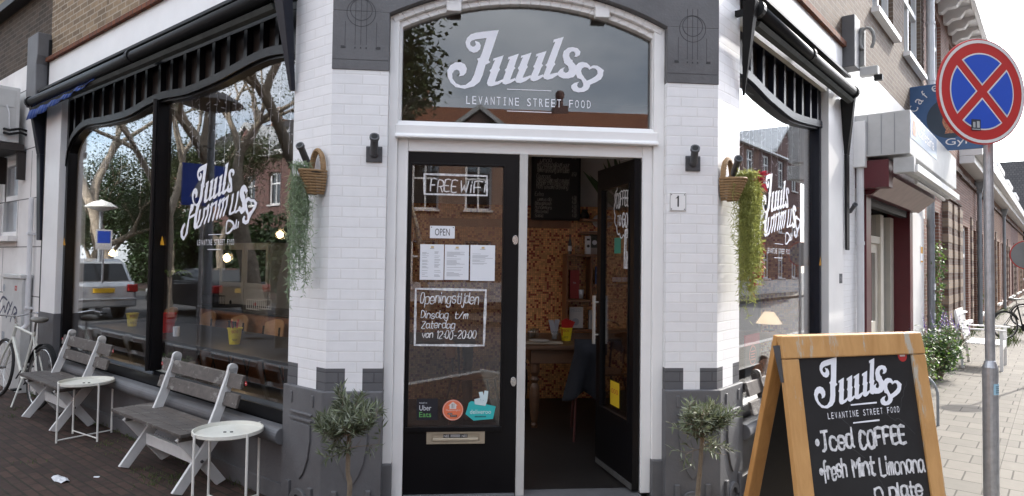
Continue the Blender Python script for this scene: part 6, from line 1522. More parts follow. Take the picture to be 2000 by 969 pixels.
# second sign farther on, seen from behind at the picture's edge
ps = depth(2004, 498, 9.5); k = thing('traffic_sign', 'grey back of a round sign with a red rim at the right picture edge', 'traffic sign', (ps.x, ps.y, 0)); vd = V((ps.x, ps.y, 0)).normalized(); sd_ = V((vd.y, -vd.x, 0))
b = MB(); b.lathe(ps + sd_ * .02, [(.21, -.012), (.21, .0)], 30, vd); b.build('rim', SRED, k); b = MB(); b.lathe(ps + sd_ * .02 - vd * .0135, [(.195, -.001), (.195, .001)], 30, vd); b.build('disc_back', SGREY, k); b = MB(); b.lathe((ps.x + sd_.x * .02 - vd.x * .04, ps.y + sd_.y * .02 - vd.y * .04, 0), [(.024, 0), (.024, ps.z + .2)], 12); b.build('pole', STEEL, k)
# scrap of plastic on the paving
g0 = ground(118, 938); b = MB(); rr = random.Random(3); d = V((.72, -.69, 0)); s_ = V((.69, .72, 0)); n = 9
rows = [[g0 + d * (-.1 + .2 * i / n) + s_ * (j * .022 * (1 - abs(i / n - .5) * .7)) + V((0, 0, .004 + rr.uniform(0, .022) * (1 if abs(j) < 2 else .2))) for j in range(-2, 3)] for i in range(n + 1)]
for i in range(n):
    for j in range(4): b.face([rows[i][j], rows[i + 1][j], rows[i + 1][j + 1], rows[i][j + 1]])
bmesh.ops.remove_doubles(b.bm, verts=b.bm.verts[:], dist=.0002)
b.build('plastic_wrapper', mat('crumpled wrapper', (.55, .56, .58), .35, .25, 30), label='crumpled white plastic wrapper lying on the brick paving', cat='litter', recalc=False)
g1 = ground(188, 932.5); b = MB(); b.hexa([g1 + V((-.02, 0, 0)), g1 + V((.02, -.01, 0)), g1 + V((.02, .01, 0)), g1 + V((-.02, .015, 0))], [g1 + V((-.02, 0, .006)), g1 + V((.02, -.01, .003)), g1 + V((.02, .01, .006)), g1 + V((-.02, .015, .004))]); b.build('paper_scrap', PAPER, label='tiny white paper scrap right of the crumpled wrapper', cat='litter')
# grass and moss in the joints
b = MB(); rr = random.Random(6)
def tuft(p, n, h, sp):
    for _ in range(n):
        q = p + V((rr.gauss(0, sp), rr.gauss(0, sp), 0)); b.leaf(q, V((rr.uniform(-.6, .6), rr.uniform(-.6, .6), 1)), V((rr.uniform(-1, 1), rr.uniform(-1, 1), .1)), h * rr.uniform(.4, 1.2), .005, .2)
for px, py, n in ((300, 930, 60), (345, 935, 70), (295, 945, 50), (275, 920, 30), (215, 865, 25), (228, 885, 25), (200, 872, 20), (140, 820, 15), (60, 905, 15), (30, 800, 25), (20, 815, 20), (350, 948, 40)):
    tuft(ground(px, py), n, .03, .05)
for _ in range(60): tuft(FL(rr.uniform(.6, 6.2), rr.uniform(.0, .05), 0), 7, .045, .015)
for _ in range(140): tuft(FR(rr.uniform(8.6, 30), rr.uniform(.0, .3) ** 1.3, 0), 12, .12, .06)
for px, py in ((1965, 668), (1975, 655), (1985, 650), (1958, 676)): 
    for _ in range(6): tuft(ground(px + rr.uniform(-6, 6), py + rr.uniform(-3, 3)), 16, .2, .1)
b.build('weeds', GRASS, label='grass and weeds growing along the walls and in the paving joints', cat='weeds', kind='stuff', recalc=False)
# bicycles
def bicycle(lab, p_rear, p_front, frame_m, group='bicycles parked against the walls', kids=True, lean=.0, r=.335, crate=False):
    p_rear = V(p_rear); p_front = V(p_front); ax = (p_front - p_rear); wb_ = ax.length; ax.normalize(); nn = V((-ax.y, ax.x, 0))
    k = thing('bicycle', lab, 'bicycle', (p_rear + p_front) / 2, group)
    def P(x, z, y=0): return p_rear + ax * x + nn * (y + lean * z) + V((0, 0, z))
    wx = (0, wb_)
    for x in wx:
        t = MB(); n = 36; up = (V((0, 0, 1)) + nn * lean)
        c = P(x, r)
        t.tube([c + (ax * cos(2 * pi * i / n) + up * sin(2 * pi * i / n)) * (r - .016) for i in range(n + 1)], .017, 8, False); Wh = t.build('wheel', TYRE, k)
        t = MB(); t.tube([c + (ax * cos(2 * pi * i / n) + up * sin(2 * pi * i / n)) * (r - .04) for i in range(n + 1)], .009, 6, False)
        for i in range(18):
            a = 2 * pi * i / 18; t.tube([c + nn * (.02 if i % 2 else -.02), c + (ax * cos(a) + up * sin(a)) * (r - .04)], .0013, 3, False)
        t.lathe(c - nn * .035, [(.018, 0), (.018, .07)], 10, nn); t.build('rim', CHROME, Wh)
    bb = P(wb_ * .43, .28); seat_t = P(wb_ * .30, .80); head_t = P(wb_ * .80, .82); head_b = P(wb_ * .83, .70)
    t = MB(); t.tube([bb, seat_t], .016, 8); t.tube([seat_t + V((0, 0, -.04)), head_t], .015, 8); t.tube([bb, head_b], .018, 8); t.tube([head_b, head_t, head_t + (head_t - head_b) * .25], .019, 8)
    for s_ in (-.03, .03): t.tube([P(0, r, s_), bb + nn * s_ * .5], .009, 6); t.tube([P(0, r, s_), seat_t + V((0, 0, -.06)) + nn * s_ * .3], .008, 6); t.tube([head_b, P(wb_ * .93, .5, s_), P(wb_, r, s_)], [.014, .012, .008], 6)
    t.build('frame', frame_m, k)
    t = MB(); t.tube([seat_t, seat_t + V((0, 0, .12)) - ax * .03], .012, 8); t.build('seat_post', CHROME, k)
    t = MB(); sc_ = seat_t + V((0, 0, .14)) - ax * .05
    rings = [[sc_ + ax * x_ + nn * (w_ * cos(a)) + V((0, 0, h_ * sin(a))) for a in [2 * pi * i / 10 for i in range(10)]] for x_, w_, h_ in ((-.13, .02, .015), (-.11, .08, .035), (-.03, .075, .03), (.05, .035, .025), (.13, .02, .018), (.15, .008, .008))]
    vr = [[t.bm.verts.new(q) for q in rg] for rg in rings]
    for i in range(len(vr) - 1):
        for j in range(10): t.bm.faces.new((vr[i][j], vr[i][(j + 1) % 10], vr[i + 1][(j + 1) % 10], vr[i + 1][j]))
    t.bm.faces.new(vr[0][::-1]); t.bm.faces.new(vr[-1]); t.build('saddle', mat('worn saddle', (.22, .21, .19), .6, .3, 12), k, smooth=True)
    t = MB(); hc = head_t + V((0, 0, .12)); t.tube([head_t, hc], .012, 8); t.tube([hc + nn * .28 - ax * .10, hc + nn * .2 + V((0, 0, .03)), hc, hc - nn * .2 + V((0, 0, .03)), hc - nn * .28 - ax * .10], .011, 8); t.build('handlebar', CHROME, k)
    t = MB()
    for s_ in (-1, 1): t.tube([hc + nn * .28 * s_ - ax * .10, hc + nn * .3 * s_ - ax * .2], .016, 8)
    t.build('grip', BKM, k)
    t = MB(); t.lathe(bb - nn * .05, [(.09, 0), (.09, .006)], 22, nn); t.tube([bb - nn * .06, bb - nn * .06 + V((0, 0, -.1)) + ax * .13], .008, 6); t.tube([bb + nn * .06, bb + nn * .06 + V((0, 0, .1)) - ax * .13], .008, 6)
    t.box(frame((0, 0, 0), ax, nn), 0, 0, 0, 0, 0, 0) if False else None
    for s_ in (-1, 1): q = bb + nn * .1 * s_ + V((0, 0, -s_ * -.1)) * -1 + ax * .13 * (-s_); t.bar(q - nn * .04, q + nn * .04, .08, .02)
    t.build('crank', BKM, k)
    t = MB(); n = 20; c = P(0, r); up = V((0, 0, 1)) + nn * lean
    A_ = [D2R(20 + 150 * i / n) for i in range(n + 1)]
    for a0_, a1_ in zip(A_, A_[1:]): t.hexa([c + (ax * cos(a) + up * sin(a)) * (r + .02) + nn * s_ for a, s_ in ((a0_, -.025), (a1_, -.025), (a1_, .025), (a0_, .025))], [c + (ax * cos(a) + up * sin(a)) * (r + .024) + nn * s_ for a, s_ in ((a0_, -.025), (a1_, -.025), (a1_, .025), (a0_, .025))])
    t.build('mudguard', BKM, k)
    t = MB(); t.tube([P(wb_ * .30, .30, .05), P(wb_ * .18, .02, .16)], .009, 6); t.build('kickstand', frame_m, k)
    if crate:
        F3 = frame((0, 0, 0), ax, nn); t = MB(); q = P(wb_ * .98, .88); 
        t.hexa([q + ax * x_ + nn * y_ for x_, y_ in ((-.2, -.2), (.2, -.2), (.2, .2), (-.2, .2))], [q + ax * x_ + nn * y_ + V((0, 0, .26)) for x_, y_ in ((-.2, -.2), (.2, -.2), (.2, .2), (-.2, .2))]); t.build('crate', BKM, k)
    return k
WHF = mat('white bicycle frame', (.60, .60, .54), .35, .1, 8)
bicycle('white bicycle leaning on the wall beside the graffiti cabinet', FL(4.88, .22, 0), FL(5.98, .30, 0), WHF, lean=-.10)
fb = ground(1963, 663); 
bicycle('dark bicycle parked on the weeds by the far house wall', fb, fb + (FR(0, 0, 0) - FR(0, 0, 0)) + V((S, S, 0)) * .75 + V((S, -S, 0)) * .75, BKM, lean=0)
fc = ground(1998, 640); bicycle('dark bicycle with a black crate at the right picture edge', fc + V((S, S, 0)) * .2, fc + V((S, S, 0)) * .2 + V((S, S, 0)) * .5 + V((S, -S, 0)) * .9, BKM, lean=0, crate=True)
# electrical cabinet with tags
CO = .10
ca = onF(FL, 44, 537, CO); k = thing('utility_cabinet', 'grey utility cabinet with dark blue graffiti at the left picture edge', 'cabinet', FL(ca[0] + .35, CO / 2 + .1, 0)); U0 = ca[0]
t = MB(); t.box(FL, U0, U0 + .8, .0, CO, 0, ca[1] - .05); t.build('body', GBOX, k, bev=.006)
t = MB(); t.box(FL, U0 - .02, U0 + .82, .0, CO + .02, ca[1] - .048, ca[1]); t.build('lid', GBOX, k, bev=.005)
t = MB(); Q = lambda x, y: onF(FL, x, y, CO)
for pts in (((0, 612), (8, 598), (10, 610), (17, 590), (20, 605)), ((12, 620), (24, 590)), ((20, 628), (28, 600), (33, 610), (26, 616), (34, 628)), ((0, 590), (6, 580), (14, 586))):
    ribbon(t, FL, smooth_pts([Q(*p) for p in pts], 4), .028, CO + .001)
t.build('graffiti', mat('blue graffiti', (.02, .025, .07), .5, .2), k)
t = MB(); a, z = Q(31, 563); t.box(FL, a - .045, a + .045, CO + .0002, CO + .001, z - .03, z + .03); t.build('red_sticker', RED, k)
t = MB(); a2, z2_ = Q(31, 566); put_text(t, AF(FL, a2 + .035, -1), 'TEXO', 0, z2_ + .003, .07, .025, CO + .0014); t.build('sticker_text', SWH, k)
t = MB(); a, z = Q(8, 562); disc2(t, FL, a, z, .05, CO + .0002, 18); a, z = Q(6, 655); t.box(FL, a - .06, a + .06, CO + .0002, CO + .001, z - .05, z + .05); t.build('faded_stickers', mat('faded print', (.3, .33, .36), .6, .5, 40), k)
# white garden bench-chairs along the right wall
def gchair(p, rz, lab, w=.62):
    k = thing('garden_chair', lab, 'chair', p, 'white garden chairs by the house fronts', rz)
    t = MB()
    for i in range(7): t.box(FW, -w / 2, w / 2, -.25 + i * .072, -.25 + i * .072 + .058, .41, .43)
    t.build('seat', WW, k, local=True)
    t = MB()
    for i in range(7): x = -w / 2 + .05 + i * (w - .1) / 6; t.hexa([V((x - .025, .25, .46)), V((x + .025, .25, .46)), V((x + .025, .265, .46)), V((x - .025, .265, .46))], [V((x - .025, .36, .88)), V((x + .025, .36, .88)), V((x + .025, .375, .88)), V((x - .025, .375, .88))])
    t.hexa([V((-w / 2, .355, .86)), V((w / 2, .355, .86)), V((w / 2, .38, .86)), V((-w / 2, .38, .86))], [V((-w / 2, .37, .95)), V((w / 2, .37, .95)), V((w / 2, .395, .95)), V((-w / 2, .395, .95))]); t.build('backrest', WW, k, local=True)
    for sx_ in (-1, 1):
        t = MB(); t.box(FW, sx_ * w / 2 - .02, sx_ * w / 2 + .02, -.26, -.215, 0, .64); t.build('leg', WW, k, local=True)
        t = MB(); t.hexa([V((sx_ * w / 2 - .02, .26, 0)), V((sx_ * w / 2 + .02, .26, 0)), V((sx_ * w / 2 + .02, .3, 0)), V((sx_ * w / 2 - .02, .3, 0))], [V((sx_ * w / 2 - .02, .37, .93)), V((sx_ * w / 2 + .02, .37, .93)), V((sx_ * w / 2 + .02, .4, .93)), V((sx_ * w / 2 - .02, .4, .93))]); t.build('leg', WW, k, local=True)
        t = MB(); t.box(FW, sx_ * w / 2 - .035, sx_ * w / 2 + .035, -.30, .32, .642, .665); t.build('armrest', WW, k, local=True)
    t = MB(); t.box(FW, -w / 2 + .021, w / 2 - .021, -.255, -.235, .33, .41); t.build('seat_rail', WW, k, local=True)
    return k
gp = ground(1926, 716); gchair((gp.x, gp.y, 0), D2R(45), 'white slatted garden chair beside the flowering shrubs', .95)
gp2 = ground(1910, 672); k = thing('side_table', 'small white round table behind the white garden chair', 'table', (gp2.x - .4, gp2.y + .3, 0)); t = MB(); t.lathe((gp2.x - .4, gp2.y + .3, .68), [(.3, 0), (.32, .015), (.3, .03)], 26); t.build('tabletop', WW, k); t = MB(); t.lathe((gp2.x - .4, gp2.y + .3, 0), [(.16, 0), (.03, .04), (.025, .68)], 14); t.build('pedestal', WW, k)
# hoop rack
hp = ground(1832, 832); k = thing('hoop_rail', 'curved grey steel hoop standing on the pavement behind the sandwich board', 'hoop', hp); hz = hit(1805, 728, hp, V((0, -1, 0))).z
t = MB(); P = [hp, hp + V((0, 0, hz * .55))] + [hp + V((-S, S, 0)) * (.25 - .25 * cos(t_)) + V((0, 0, hz * .55 + hz * .45 * sin(t_))) for t_ in [pi / 2 * i / 8 for i in range(1, 9)]] + [hp + V((-S, S, 0)) * .5 + V((0, 0, hz * .98)), hp + V((-S, S, 0)) * .75 + V((0, 0, hz * .6)), hp + V((-S, S, 0)) * .76]
t.tube(P, .014, 9); t.build('hoop', ZINC, k)
# planting at the wall
def shrub(p, R_, h, lab, mats, seed, n=700, flowers=0, leafsize=.07, shape=1.0):
    k = thing('flowering_shrub' if flowers else 'leafy_shrub', lab, 'shrub', p, 'shrubs along the right wall'); rr = random.Random(seed); B = [MB(), MB()]; st = MB(); fl_ = MB()
    for s_ in range(22):
        a = rr.uniform(0, 6.28); q = rr.uniform(.2, 1); e = V((cos(a) * R_ * q, sin(a) * R_ * q, h * rr.uniform(.55, 1.05) * (1 - .35 * q * shape))); m_ = e * .5 + V((0, 0, h * .12))
        pts = [V((cos(a) * .03, sin(a) * .03, 0)), m_, e]; st.tube(pts, .005, 4, False)
        for j in range(n // 22):
            t = rr.uniform(.2, 1.02); c = (pts[0] * (1 - t) ** 2 + m_ * 2 * t * (1 - t) + e * t * t) + V((rr.gauss(0, .07), rr.gauss(0, .07), rr.gauss(0, .06)))
            if c.z < .02: c.z = .03
            B[rr.random() < .3].leaf(c, V((rr.uniform(-1, 1), rr.uniform(-1, 1), rr.uniform(-.6, .6))), V((rr.uniform(-.6, .6), rr.uniform(-.6, .6), 1)), leafsize * rr.uniform(.6, 1.3), leafsize * .55)
        if flowers and s_ < flowers:
            d = V((rr.uniform(-.25, .25), rr.uniform(-.25, .25), 1))
            for j in range(40): t = j / 40; fl_.leaf(e + d * t * .28, V((rr.uniform(-1, 1), rr.uniform(-1, 1), .4)), V((0, 0, 1)), .03 * (1.2 - t), .016)
    st.build('stem', BARK, k, local=True)
    for m_, b_ in zip(mats, B): b_.build('foliage', m_, k, local=True, recalc=False)
    if flowers: fl_.build('flowers', PURP, k, local=True, recalc=False)
    return k
shrub(ground(1858, 742) + V((-.1, .1, 0)), .42, 1.0, 'dense green shrub with purple flower spikes at the wall', [LEAF, LEAFB], 3, 1500, 8, .07)
shrub(ground(1878, 722) + V((-.1, .12, 0)), .36, .85, 'looser shrub with purple flowers between the dense shrub and white chair', [DLEAF, LEAF], 4, 700, 9, .055)
shrub(ground(1815, 765) + V((-.05, .05, 0)), .3, .75, 'small yellow green shrub at the foot of the grey downpipe', [LEAFB, LEAF], 5, 600, 0, .06)
shrub(ground(1962, 640) + V((-.5, .6, 0)), .35, 1.3, 'brown and green climber behind the dark parked bicycle', [LEAF, leafmat('dry leaf', (.25, .13, .05), .4, .3)], 6, 500, 0, .08)

# ================================================================ NEIGHBOURS
# ---- white rendered house beyond the left pilaster
OH = thing('white_house', 'old white rendered house with sooty brick above, left of the cafe', 'house', FL(9, -2, 0))
HOL = [(6.75, 7.9, 1.9, 2.95), (9.4, 10.6, .9, 2.9), (12, 13.2, .9, 2.9)]
b = MB(); b.wall(FL, 5.561, 15, 0, 4.08, -TH, -.01, HOL); b.build('rendered_wall', WF, OH)
b = MB(); b.wall(FL, 5.601, 15, 4.081, 4.9, -TH, -.012, []); b.build('sooty_brick_wall', OLDB, OH)
b = MB(); b.wall(FL, 5.601, 15, 5.0, 8.3, -TH, -.008, [(7, 8, 5.4, 7.2), (10, 11, 5.4, 7.2)]); b.build('pale_brick_wall', PALB, OH)
b = MB(); b.box(FL, 5.601, 15, -TH, .13, 4.9, 5.0); b.box(FL, 5.56, 5.6, -.01, .03, 0, 4.2) ; b.build('ledge', BKM, OH)
b = MB()
for z in (1.15, 1.75, 2.35, 2.98, 3.75):
    b.box(FL, 5.6, 15, -.02, -.008, z, z + .012)
for i, z in enumerate((1.15, 1.75, 2.35)):
    for j in range(8): u = 6.2 + j * 1.1 + (.5 if i % 2 else 0); b.box(FL, u, u + .012, -.02, -.0085, z + .012, z + .6)
b.build('render_groove', mat('shadow groove', (.16, .155, .15), .9, .1), OH)
for h in HOL: window(FL, OH, *h, -.12, .07, [], [(h[2] + h[3]) / 2], sillm=WF)
for h in ((7, 8, 5.4, 7.2), (10, 11, 5.4, 7.2)): window(FL, OH, *h, -.12, .07, [], [6.4], sillm=GS)
b = MB(); b.plan([xy(FL, 5.6, -.3), xy(FL, 15, -.3), xy(FL, 15, -2), xy(FL, 7.8, -2)], 3.7, 8.2); b.build('dark_room', DARKROOM, OH)
b = MB(); b.box(FL, 5.56, 15, -6, .05, 8.3, 8.45); b.build('roof', GS, OH)
k = thing('downpipe', 'thin white downpipe on the wall between the graffiti cabinet and the awning', 'pipe', FL(5.98, .04, .75)); t = MB(); t.tube([FL(5.98, .04, 2.35), FL(5.98, .04, .82), FL(5.98, .09, .76)], .028, 10); t.build('pipe', PIPE, k); t = MB()
for z in (1.0, 1.9): t.box(FL, 5.945, 6.015, -.01, .075, z, z + .03)
t.build('pipe_clip', PIPE, k)
# air conditioner
k = thing('air_conditioner', 'white air conditioning unit mounted high at the left picture edge', 'air conditioner', FL(6.95, .35, 3.05)); t = MB(); t.box(FL, 6.5, 7.35, .06, .52, 3.06, 3.76); t.build('casing', mat('aged white casing', (.58, .575, .56), .5, .06, 5, dirt=.15), k, bev=.01)
t = MB(); t.box(FL, 6.494, 6.4985, .10, .36, 3.14, 3.72); t.box(FL, 6.488, 6.4935, .12, .30, 3.5, 3.66); t.build('side_cover', mat('aged white cover', (.5, .495, .48), .5, .06), k, bev=.004)
t = MB(); t.tube([FL(6.485, .2, 3.52), FL(6.46, .18, 3.42), FL(6.47, .17, 3.25), FL(6.48, .14, 3.18)], .008, 6); t.build('cable', PIPE, k)
t = MB()
for q in (3.22, 3.17): t.tube([FL(6.49, .22, q), FL(6.42, .18, q - .02), FL(6.44, .06, q + .02), FL(6.45, -.005, q)], .016, 7)
t.build('hose', BKM, k); t = MB()
for j in range(9): t.box(FL, 6.493, 6.4985, .40, .48, 3.2 + j * .022, 3.21 + j * .022)
t.build('vent_slots', INKG, k)
t = MB(); t.box(FL, 6.42, 7.4, .02, .5, 2.96, 3.04); t.box(FL, 6.45, 6.5, -.01, .08, 2.6, 2.96); t.box(FL, 7.3, 7.35, -.01, .08, 2.6, 2.96); t.build('mount', mat('dark bracket', (.025, .018, .016), .6, .2), k)
# ---- snack bar right of the cafe
SN = thing('snack_bar', 'snack bar front with maroon roller shutter box and cream door right of the cafe', 'shop', FR(6.5, -1, 0))
b = MB(); b.wall(FR, 3.301, 4.24, 0, 4.06, -TH, .0, []); b.build('painted_brick_wall', WB, SN)
b = MB(); b.wall(FR, 4.24, 9.1, 2.5, 4.06, -TH, .0, []); b.wall(FR, 7.45, 8.75, 0, 2.5, -TH, .03, []); b.build('white_panel', WW, SN)
b = MB(); b.wall(FR, 8.75, 9.1, 0, 2.5, -TH, 0, []); b.build('brick_strip', RB1, SN)
b = MB(); b.box(FR, 4.245, 4.50, -TH, .06, 0, 2.5); b.box(FR, 7.2, 7.44, -TH, .06, 0, 2.5); b.box(FR, 3.98, 4.2, 0, .34, 2.55, 2.86); b.build('maroon_post', MAROON, SN, bev=.004)
b = MB(); b.along(FR, [(0, 2.86), (.34, 2.86), (.34, 2.68), (.12, 2.5), (0, 2.5)], 4.205, 7.5); b.build('shutter_box', MAROON, SN, bev=.004)
b = MB(); b.along(FR, [(.352, 2.68), (.358, 2.675), (.13, 2.487), (.12, 2.495)], 4.21, 7.49); b.build('shutter_box_underside', PINKG, SN)
b = MB(); b.box(FR, 4.5, 7.2, -.06, .02, 2.40, 2.5)
for j in range(4): b.box(FR, 4.5, 7.2, -.05, .026, 2.405 + j * .024, 2.422 + j * .024)
b.build('shutter_edge', BKM, SN)
b = MB(); 
for u0, u1 in ((4.5, 4.62), (5.15, 5.35), (6.25, 6.45), (6.95, 7.2)): b.box(FR, u0, u1, -.25, -.16, .1, 2.4)
b.box(FR, 5.35, 6.25, -.25, -.17, 1.98, 2.08); b.box(FR, 4.62, 5.15, -.25, -.17, .1, .7); b.box(FR, 6.45, 6.95, -.25, -.17, .1, .7); b.build('shop_frame', CREAM, SN, bev=.003)
b = MB(); b.wall(FR, 5.352, 6.248, .1, 1.978, -.24, -.2, [(5.5, 6.1, .9, 1.85)]); D_ = b.build('shop_door', CREAM, SN); b = MB(); b.box(FR, 5.48, 6.12, -.225, -.219, .88, 1.87); b.build('pane', GLN, D_)
b = MB()
for z in (.45, 1.75): b.box(FR, 5.36, 5.42, -.2, -.185, z, z + .12)
b.build('hinge', ZINC, D_)
b = MB(); b.box(FR, 4.62, 5.15, -.225, -.219, .7, 2.4); b.box(FR, 6.45, 6.95, -.225, -.219, .7, 2.4); b.box(FR, 5.35, 6.25, -.225, -.219, 2.08, 2.4); b.build('shop_pane', GLN, SN)
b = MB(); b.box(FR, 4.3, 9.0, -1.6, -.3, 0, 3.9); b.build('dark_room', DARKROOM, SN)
b = MB(); b.box(FR, 4.5, 7.2, -.3, .0, .0, .1); b.build('door_step', KERB, SN)
b = MB(); rr = random.Random(4)
for j in range(5): u = rr.uniform(4.66, 5.05); z = rr.uniform(.75, 1.1); b.box(FR, u, u + .07, -.218, -.2175, z, z + .1)
b.build('door_stickers', mat('faded stickers', (.4, .42, .3), .6, .6, 20), SN)
k = thing('projecting_sign', 'blue projecting snack bar sign with a gyros spit behind the round traffic sign', 'sign', FR(5.2, .8, 3.3))
s0 = None
best = None
for iu in range(140):
    u = 4 + iu * .05; p = FR(u, 0, 0)
    # plane perpendicular to the wall at u : top-left and bottom-left pixel give height .78 m
    Pn = FR.du; a = hit(1775, 171, p, Pn); c = hit(1777, 300, p, Pn); hgt = a.z - c.z
    if best is None or abs(hgt - 1.05) < best[0]: best = (abs(hgt - 1.05), u, a, c)
us_, pa, pc2 = best[1], best[2], best[3]; oa = (pa - FR.org).dot(FR.no); z0s, z1s = pc2.z, pa.z
def FSG(a, o, z): return FR(us_ - o, oa + a, z)      # sign face towards the camera; a runs outwards
FSG.no = -FR.du
b = MB(); b.box(FSG, 0, 1.0, -.06, 0, z0s, z1s); BD = b.build('sign_panel', CBLUE, k, bev=.004)
b = MB(); b.tube([FSG(.0, -.03, z0s + .15), FSG(-oa, -.03, z0s + .15)], .02, 8); b.tube([FSG(.0, -.03, z1s - .15), FSG(-oa, -.03, z1s - .15)], .02, 8); b.build('bracket', ZINC, k)
hs = z1s - z0s; KS = hs / .8; b = MB()
for i, c in enumerate('Cafetaria'):
    t = D2R(160 - i * 15.5); R0 = .335 * KS; cx_, cz_ = .42 * KS + R0 * 1.04 * cos(t), z0s + hs * .50 + R0 * sin(t)
    ang = t - pi / 2
    def FRt(a, o, z, cx_=cx_, cz_=cz_, ang=ang): return FSG(cx_ + a * cos(ang) - z * sin(ang), o, cz_ + a * sin(ang) + z * cos(ang))
    put_text(b, FRt, c, -.03 * KS, 0, (.062 if c not in 'fti' else .034) * KS, (.10 if c in 'Cft' else .078) * KS, .001)
put_text(b, FSG, 'de Gyros', .16 * KS, z0s + .05, .60 * KS, .10 * KS, .001); b.build('lettering', SWH, BD)
b = MB(); n = 30; b.prism(FSG, [(KS * (.42 + .24 * cos(2 * pi * i / n)), z0s + hs * .48 + KS * .24 * sin(2 * pi * i / n)) for i in range(n)], 0, .0007); b.build('dark_oval', mat('sign dark blue', (.012, .028, .05), .4, .1), BD)
b = MB(); rr = random.Random(2); P = []
for i in range(9): t = i / 8; P.append((KS * (.35 + rr.uniform(-.012, .012) + .015 * sin(t * 9)), z0s + KS * (.2 + t * .36)))
for i in range(9): t = 1 - i / 8; P.append((KS * (.50 + .03 * sin(t * 3) + rr.uniform(-.012, .012)), z0s + KS * (.2 + t * .36)))
b.prism(FSG, P, .0008, .0014); b.build('gyros_picture', mat('roasted meat print', (.42, .17, .09), .5, .7, 45), BD)
k = thing('box_sign', 'white and blue light box sign over the snack bar door', 'sign', FR(5.5, .3, 2.9)); b = MB(); b.box(FR, 3.95, 8.2, .0, .55, 2.90, 3.38); SBX = b.build('sign_box', mat('greyed white sign box', (.46, .46, .455), .5, .1, 5, dirt=.25), k, bev=.004)
b = MB(); b.box(FR, 3.97, 6.0, .55, .553, 3.08, 3.36); b.build('blue_field', CBLUE, SBX)
b = MB(); put_text(b, FR, 'Cafetaria', 4.45, 3.17, 1.3, .15, .5545); b.build('lettering', SWH, SBX); b = MB(); b.prism(FR, [(4.12, 3.13), (4.30, 3.13), (4.32, 3.2), (4.28, 3.3), (4.14, 3.3), (4.1, 3.2)], .553, .5545); b.build('burger_picture', mat('burger print', (.5, .22, .12), .5, .6, 30), SBX)
b = MB()
for o in (.13, .27, .40): b.box(FR, 3.944, 3.949, o, o + .006, 2.92, 3.36)
b.build('board_joint', INKG, SBX)
k = thing('awning', 'closed white awning cassette under the snack bar sign', 'awning', FR(6, .5, 2.7)); b = MB(); b.box(FR, 4.0, 4.12, .38, .58, 2.70, 2.87); b.build('end_cap', GBOX, k, bev=.006); b = MB(); b.along(FR, [(.54, 2.72), (.60, 2.72), (.60, 2.80), (.54, 2.80)], 4.121, 8.1); b.build('front_rail', WW, k); b = MB(); b.tube([FR(4.13, .46, 2.77), FR(8.0, .46, 2.77)], .045, 10); b.build('fabric_roll', GBOX, k)
b = MB(); b.tube([FR(5.0, .45, 2.69), FR(6.3, .5, 2.66), FR(7.6, .45, 2.69)], .022, 8); b.build('folding_arm', WW, k)
def pipe(u, z0, z1, o, r, m, lab, hop=True):
    k = thing('downpipe', lab, 'pipe', FR(u, o, z0)); t = MB(); t.tube([FR(u, o, z0), FR(u, o, z1)], r, 12); t.build('pipe', m, k); t = MB()
    for z in (z0 + .8, (z0 + z1) / 2 + .4): t.lathe(FR(u, o, z), [(r * 1.18, 0), (r * 1.18, .04)], 12)
    t.build('collar', m, k)
    if hop: t = MB(); t.hexa([FR(u - r, o - r, z1), FR(u + r, o - r, z1), FR(u + r, o + r, z1), FR(u - r, o + r, z1)], [FR(u - .16, o - .1, z1 + .32), FR(u + .16, o - .1, z1 + .32), FR(u + .16, o + .14, z1 + .32), FR(u - .16, o + .14, z1 + .32)]); t.build('hopper', m, k)
    return k
pipe(3.98, 0, 3.0, .05, .04, PIPE, 'white downpipe between the cafe pilaster and the snack bar', False)
t = MB(); t.box(FR, 3.88, 3.98 + .05, .0, .12, 2.78, 3.3); t.build('white_duct_box', WW, label='white duct box on top of the white downpipe', cat='box', bev=.004)
pipe(9.0, .0, 3.9, .1, .06, ZINC, 'grey downpipe with stickers beside the tall house window', False)
pipe(9.1, 4.1, 6.9, .1, .065, PIPE, 'light downpipe on the upper wall between two sash windows', False)
for z_, m_, lab_ in ((1.72, 'amber sticker', 'small orange notice on the white panel beside the grey downpipe'),):
    k = thing('wall_notice', lab_, 'notice', FR(8.5, .035, z_)); t = MB(); t.box(FR, 8.35, 8.62, .031, .036, z_, z_ + .3); t.build('plate', PAPER, k); t = MB(); t.box(FR, 8.37, 8.60, .0362, .0368, z_ + .17, z_ + .28); t.box(FR, 8.37, 8.60, .0362, .0368, z_ + .02, z_ + .05); t.build('print', MATS[m_], k)
for z_, l_ in ((1.28, 'pale sticker highest on the grey downpipe'), (1.10, 'pale sticker just below the highest one on the grey downpipe'), (.78, 'pale sticker lowest on the grey downpipe')):
    t = MB(); t.hexa([FR(8.955, .145, z_), FR(9.045, .145, z_), FR(9.045, .164, z_), FR(8.955, .164, z_)], [FR(8.955, .145, z_ + .1), FR(9.045, .145, z_ + .1), FR(9.045, .164, z_ + .1), FR(8.955, .164, z_ + .1)]); t.build('sticker', PAPER, label=l_, cat='sticker')
k = thing('climbing_plant', 'green climber growing up the grey downpipe', 'plant', FR(9.15, .1, 0)); rr = random.Random(3); B = [MB(), MB()]; st = MB()
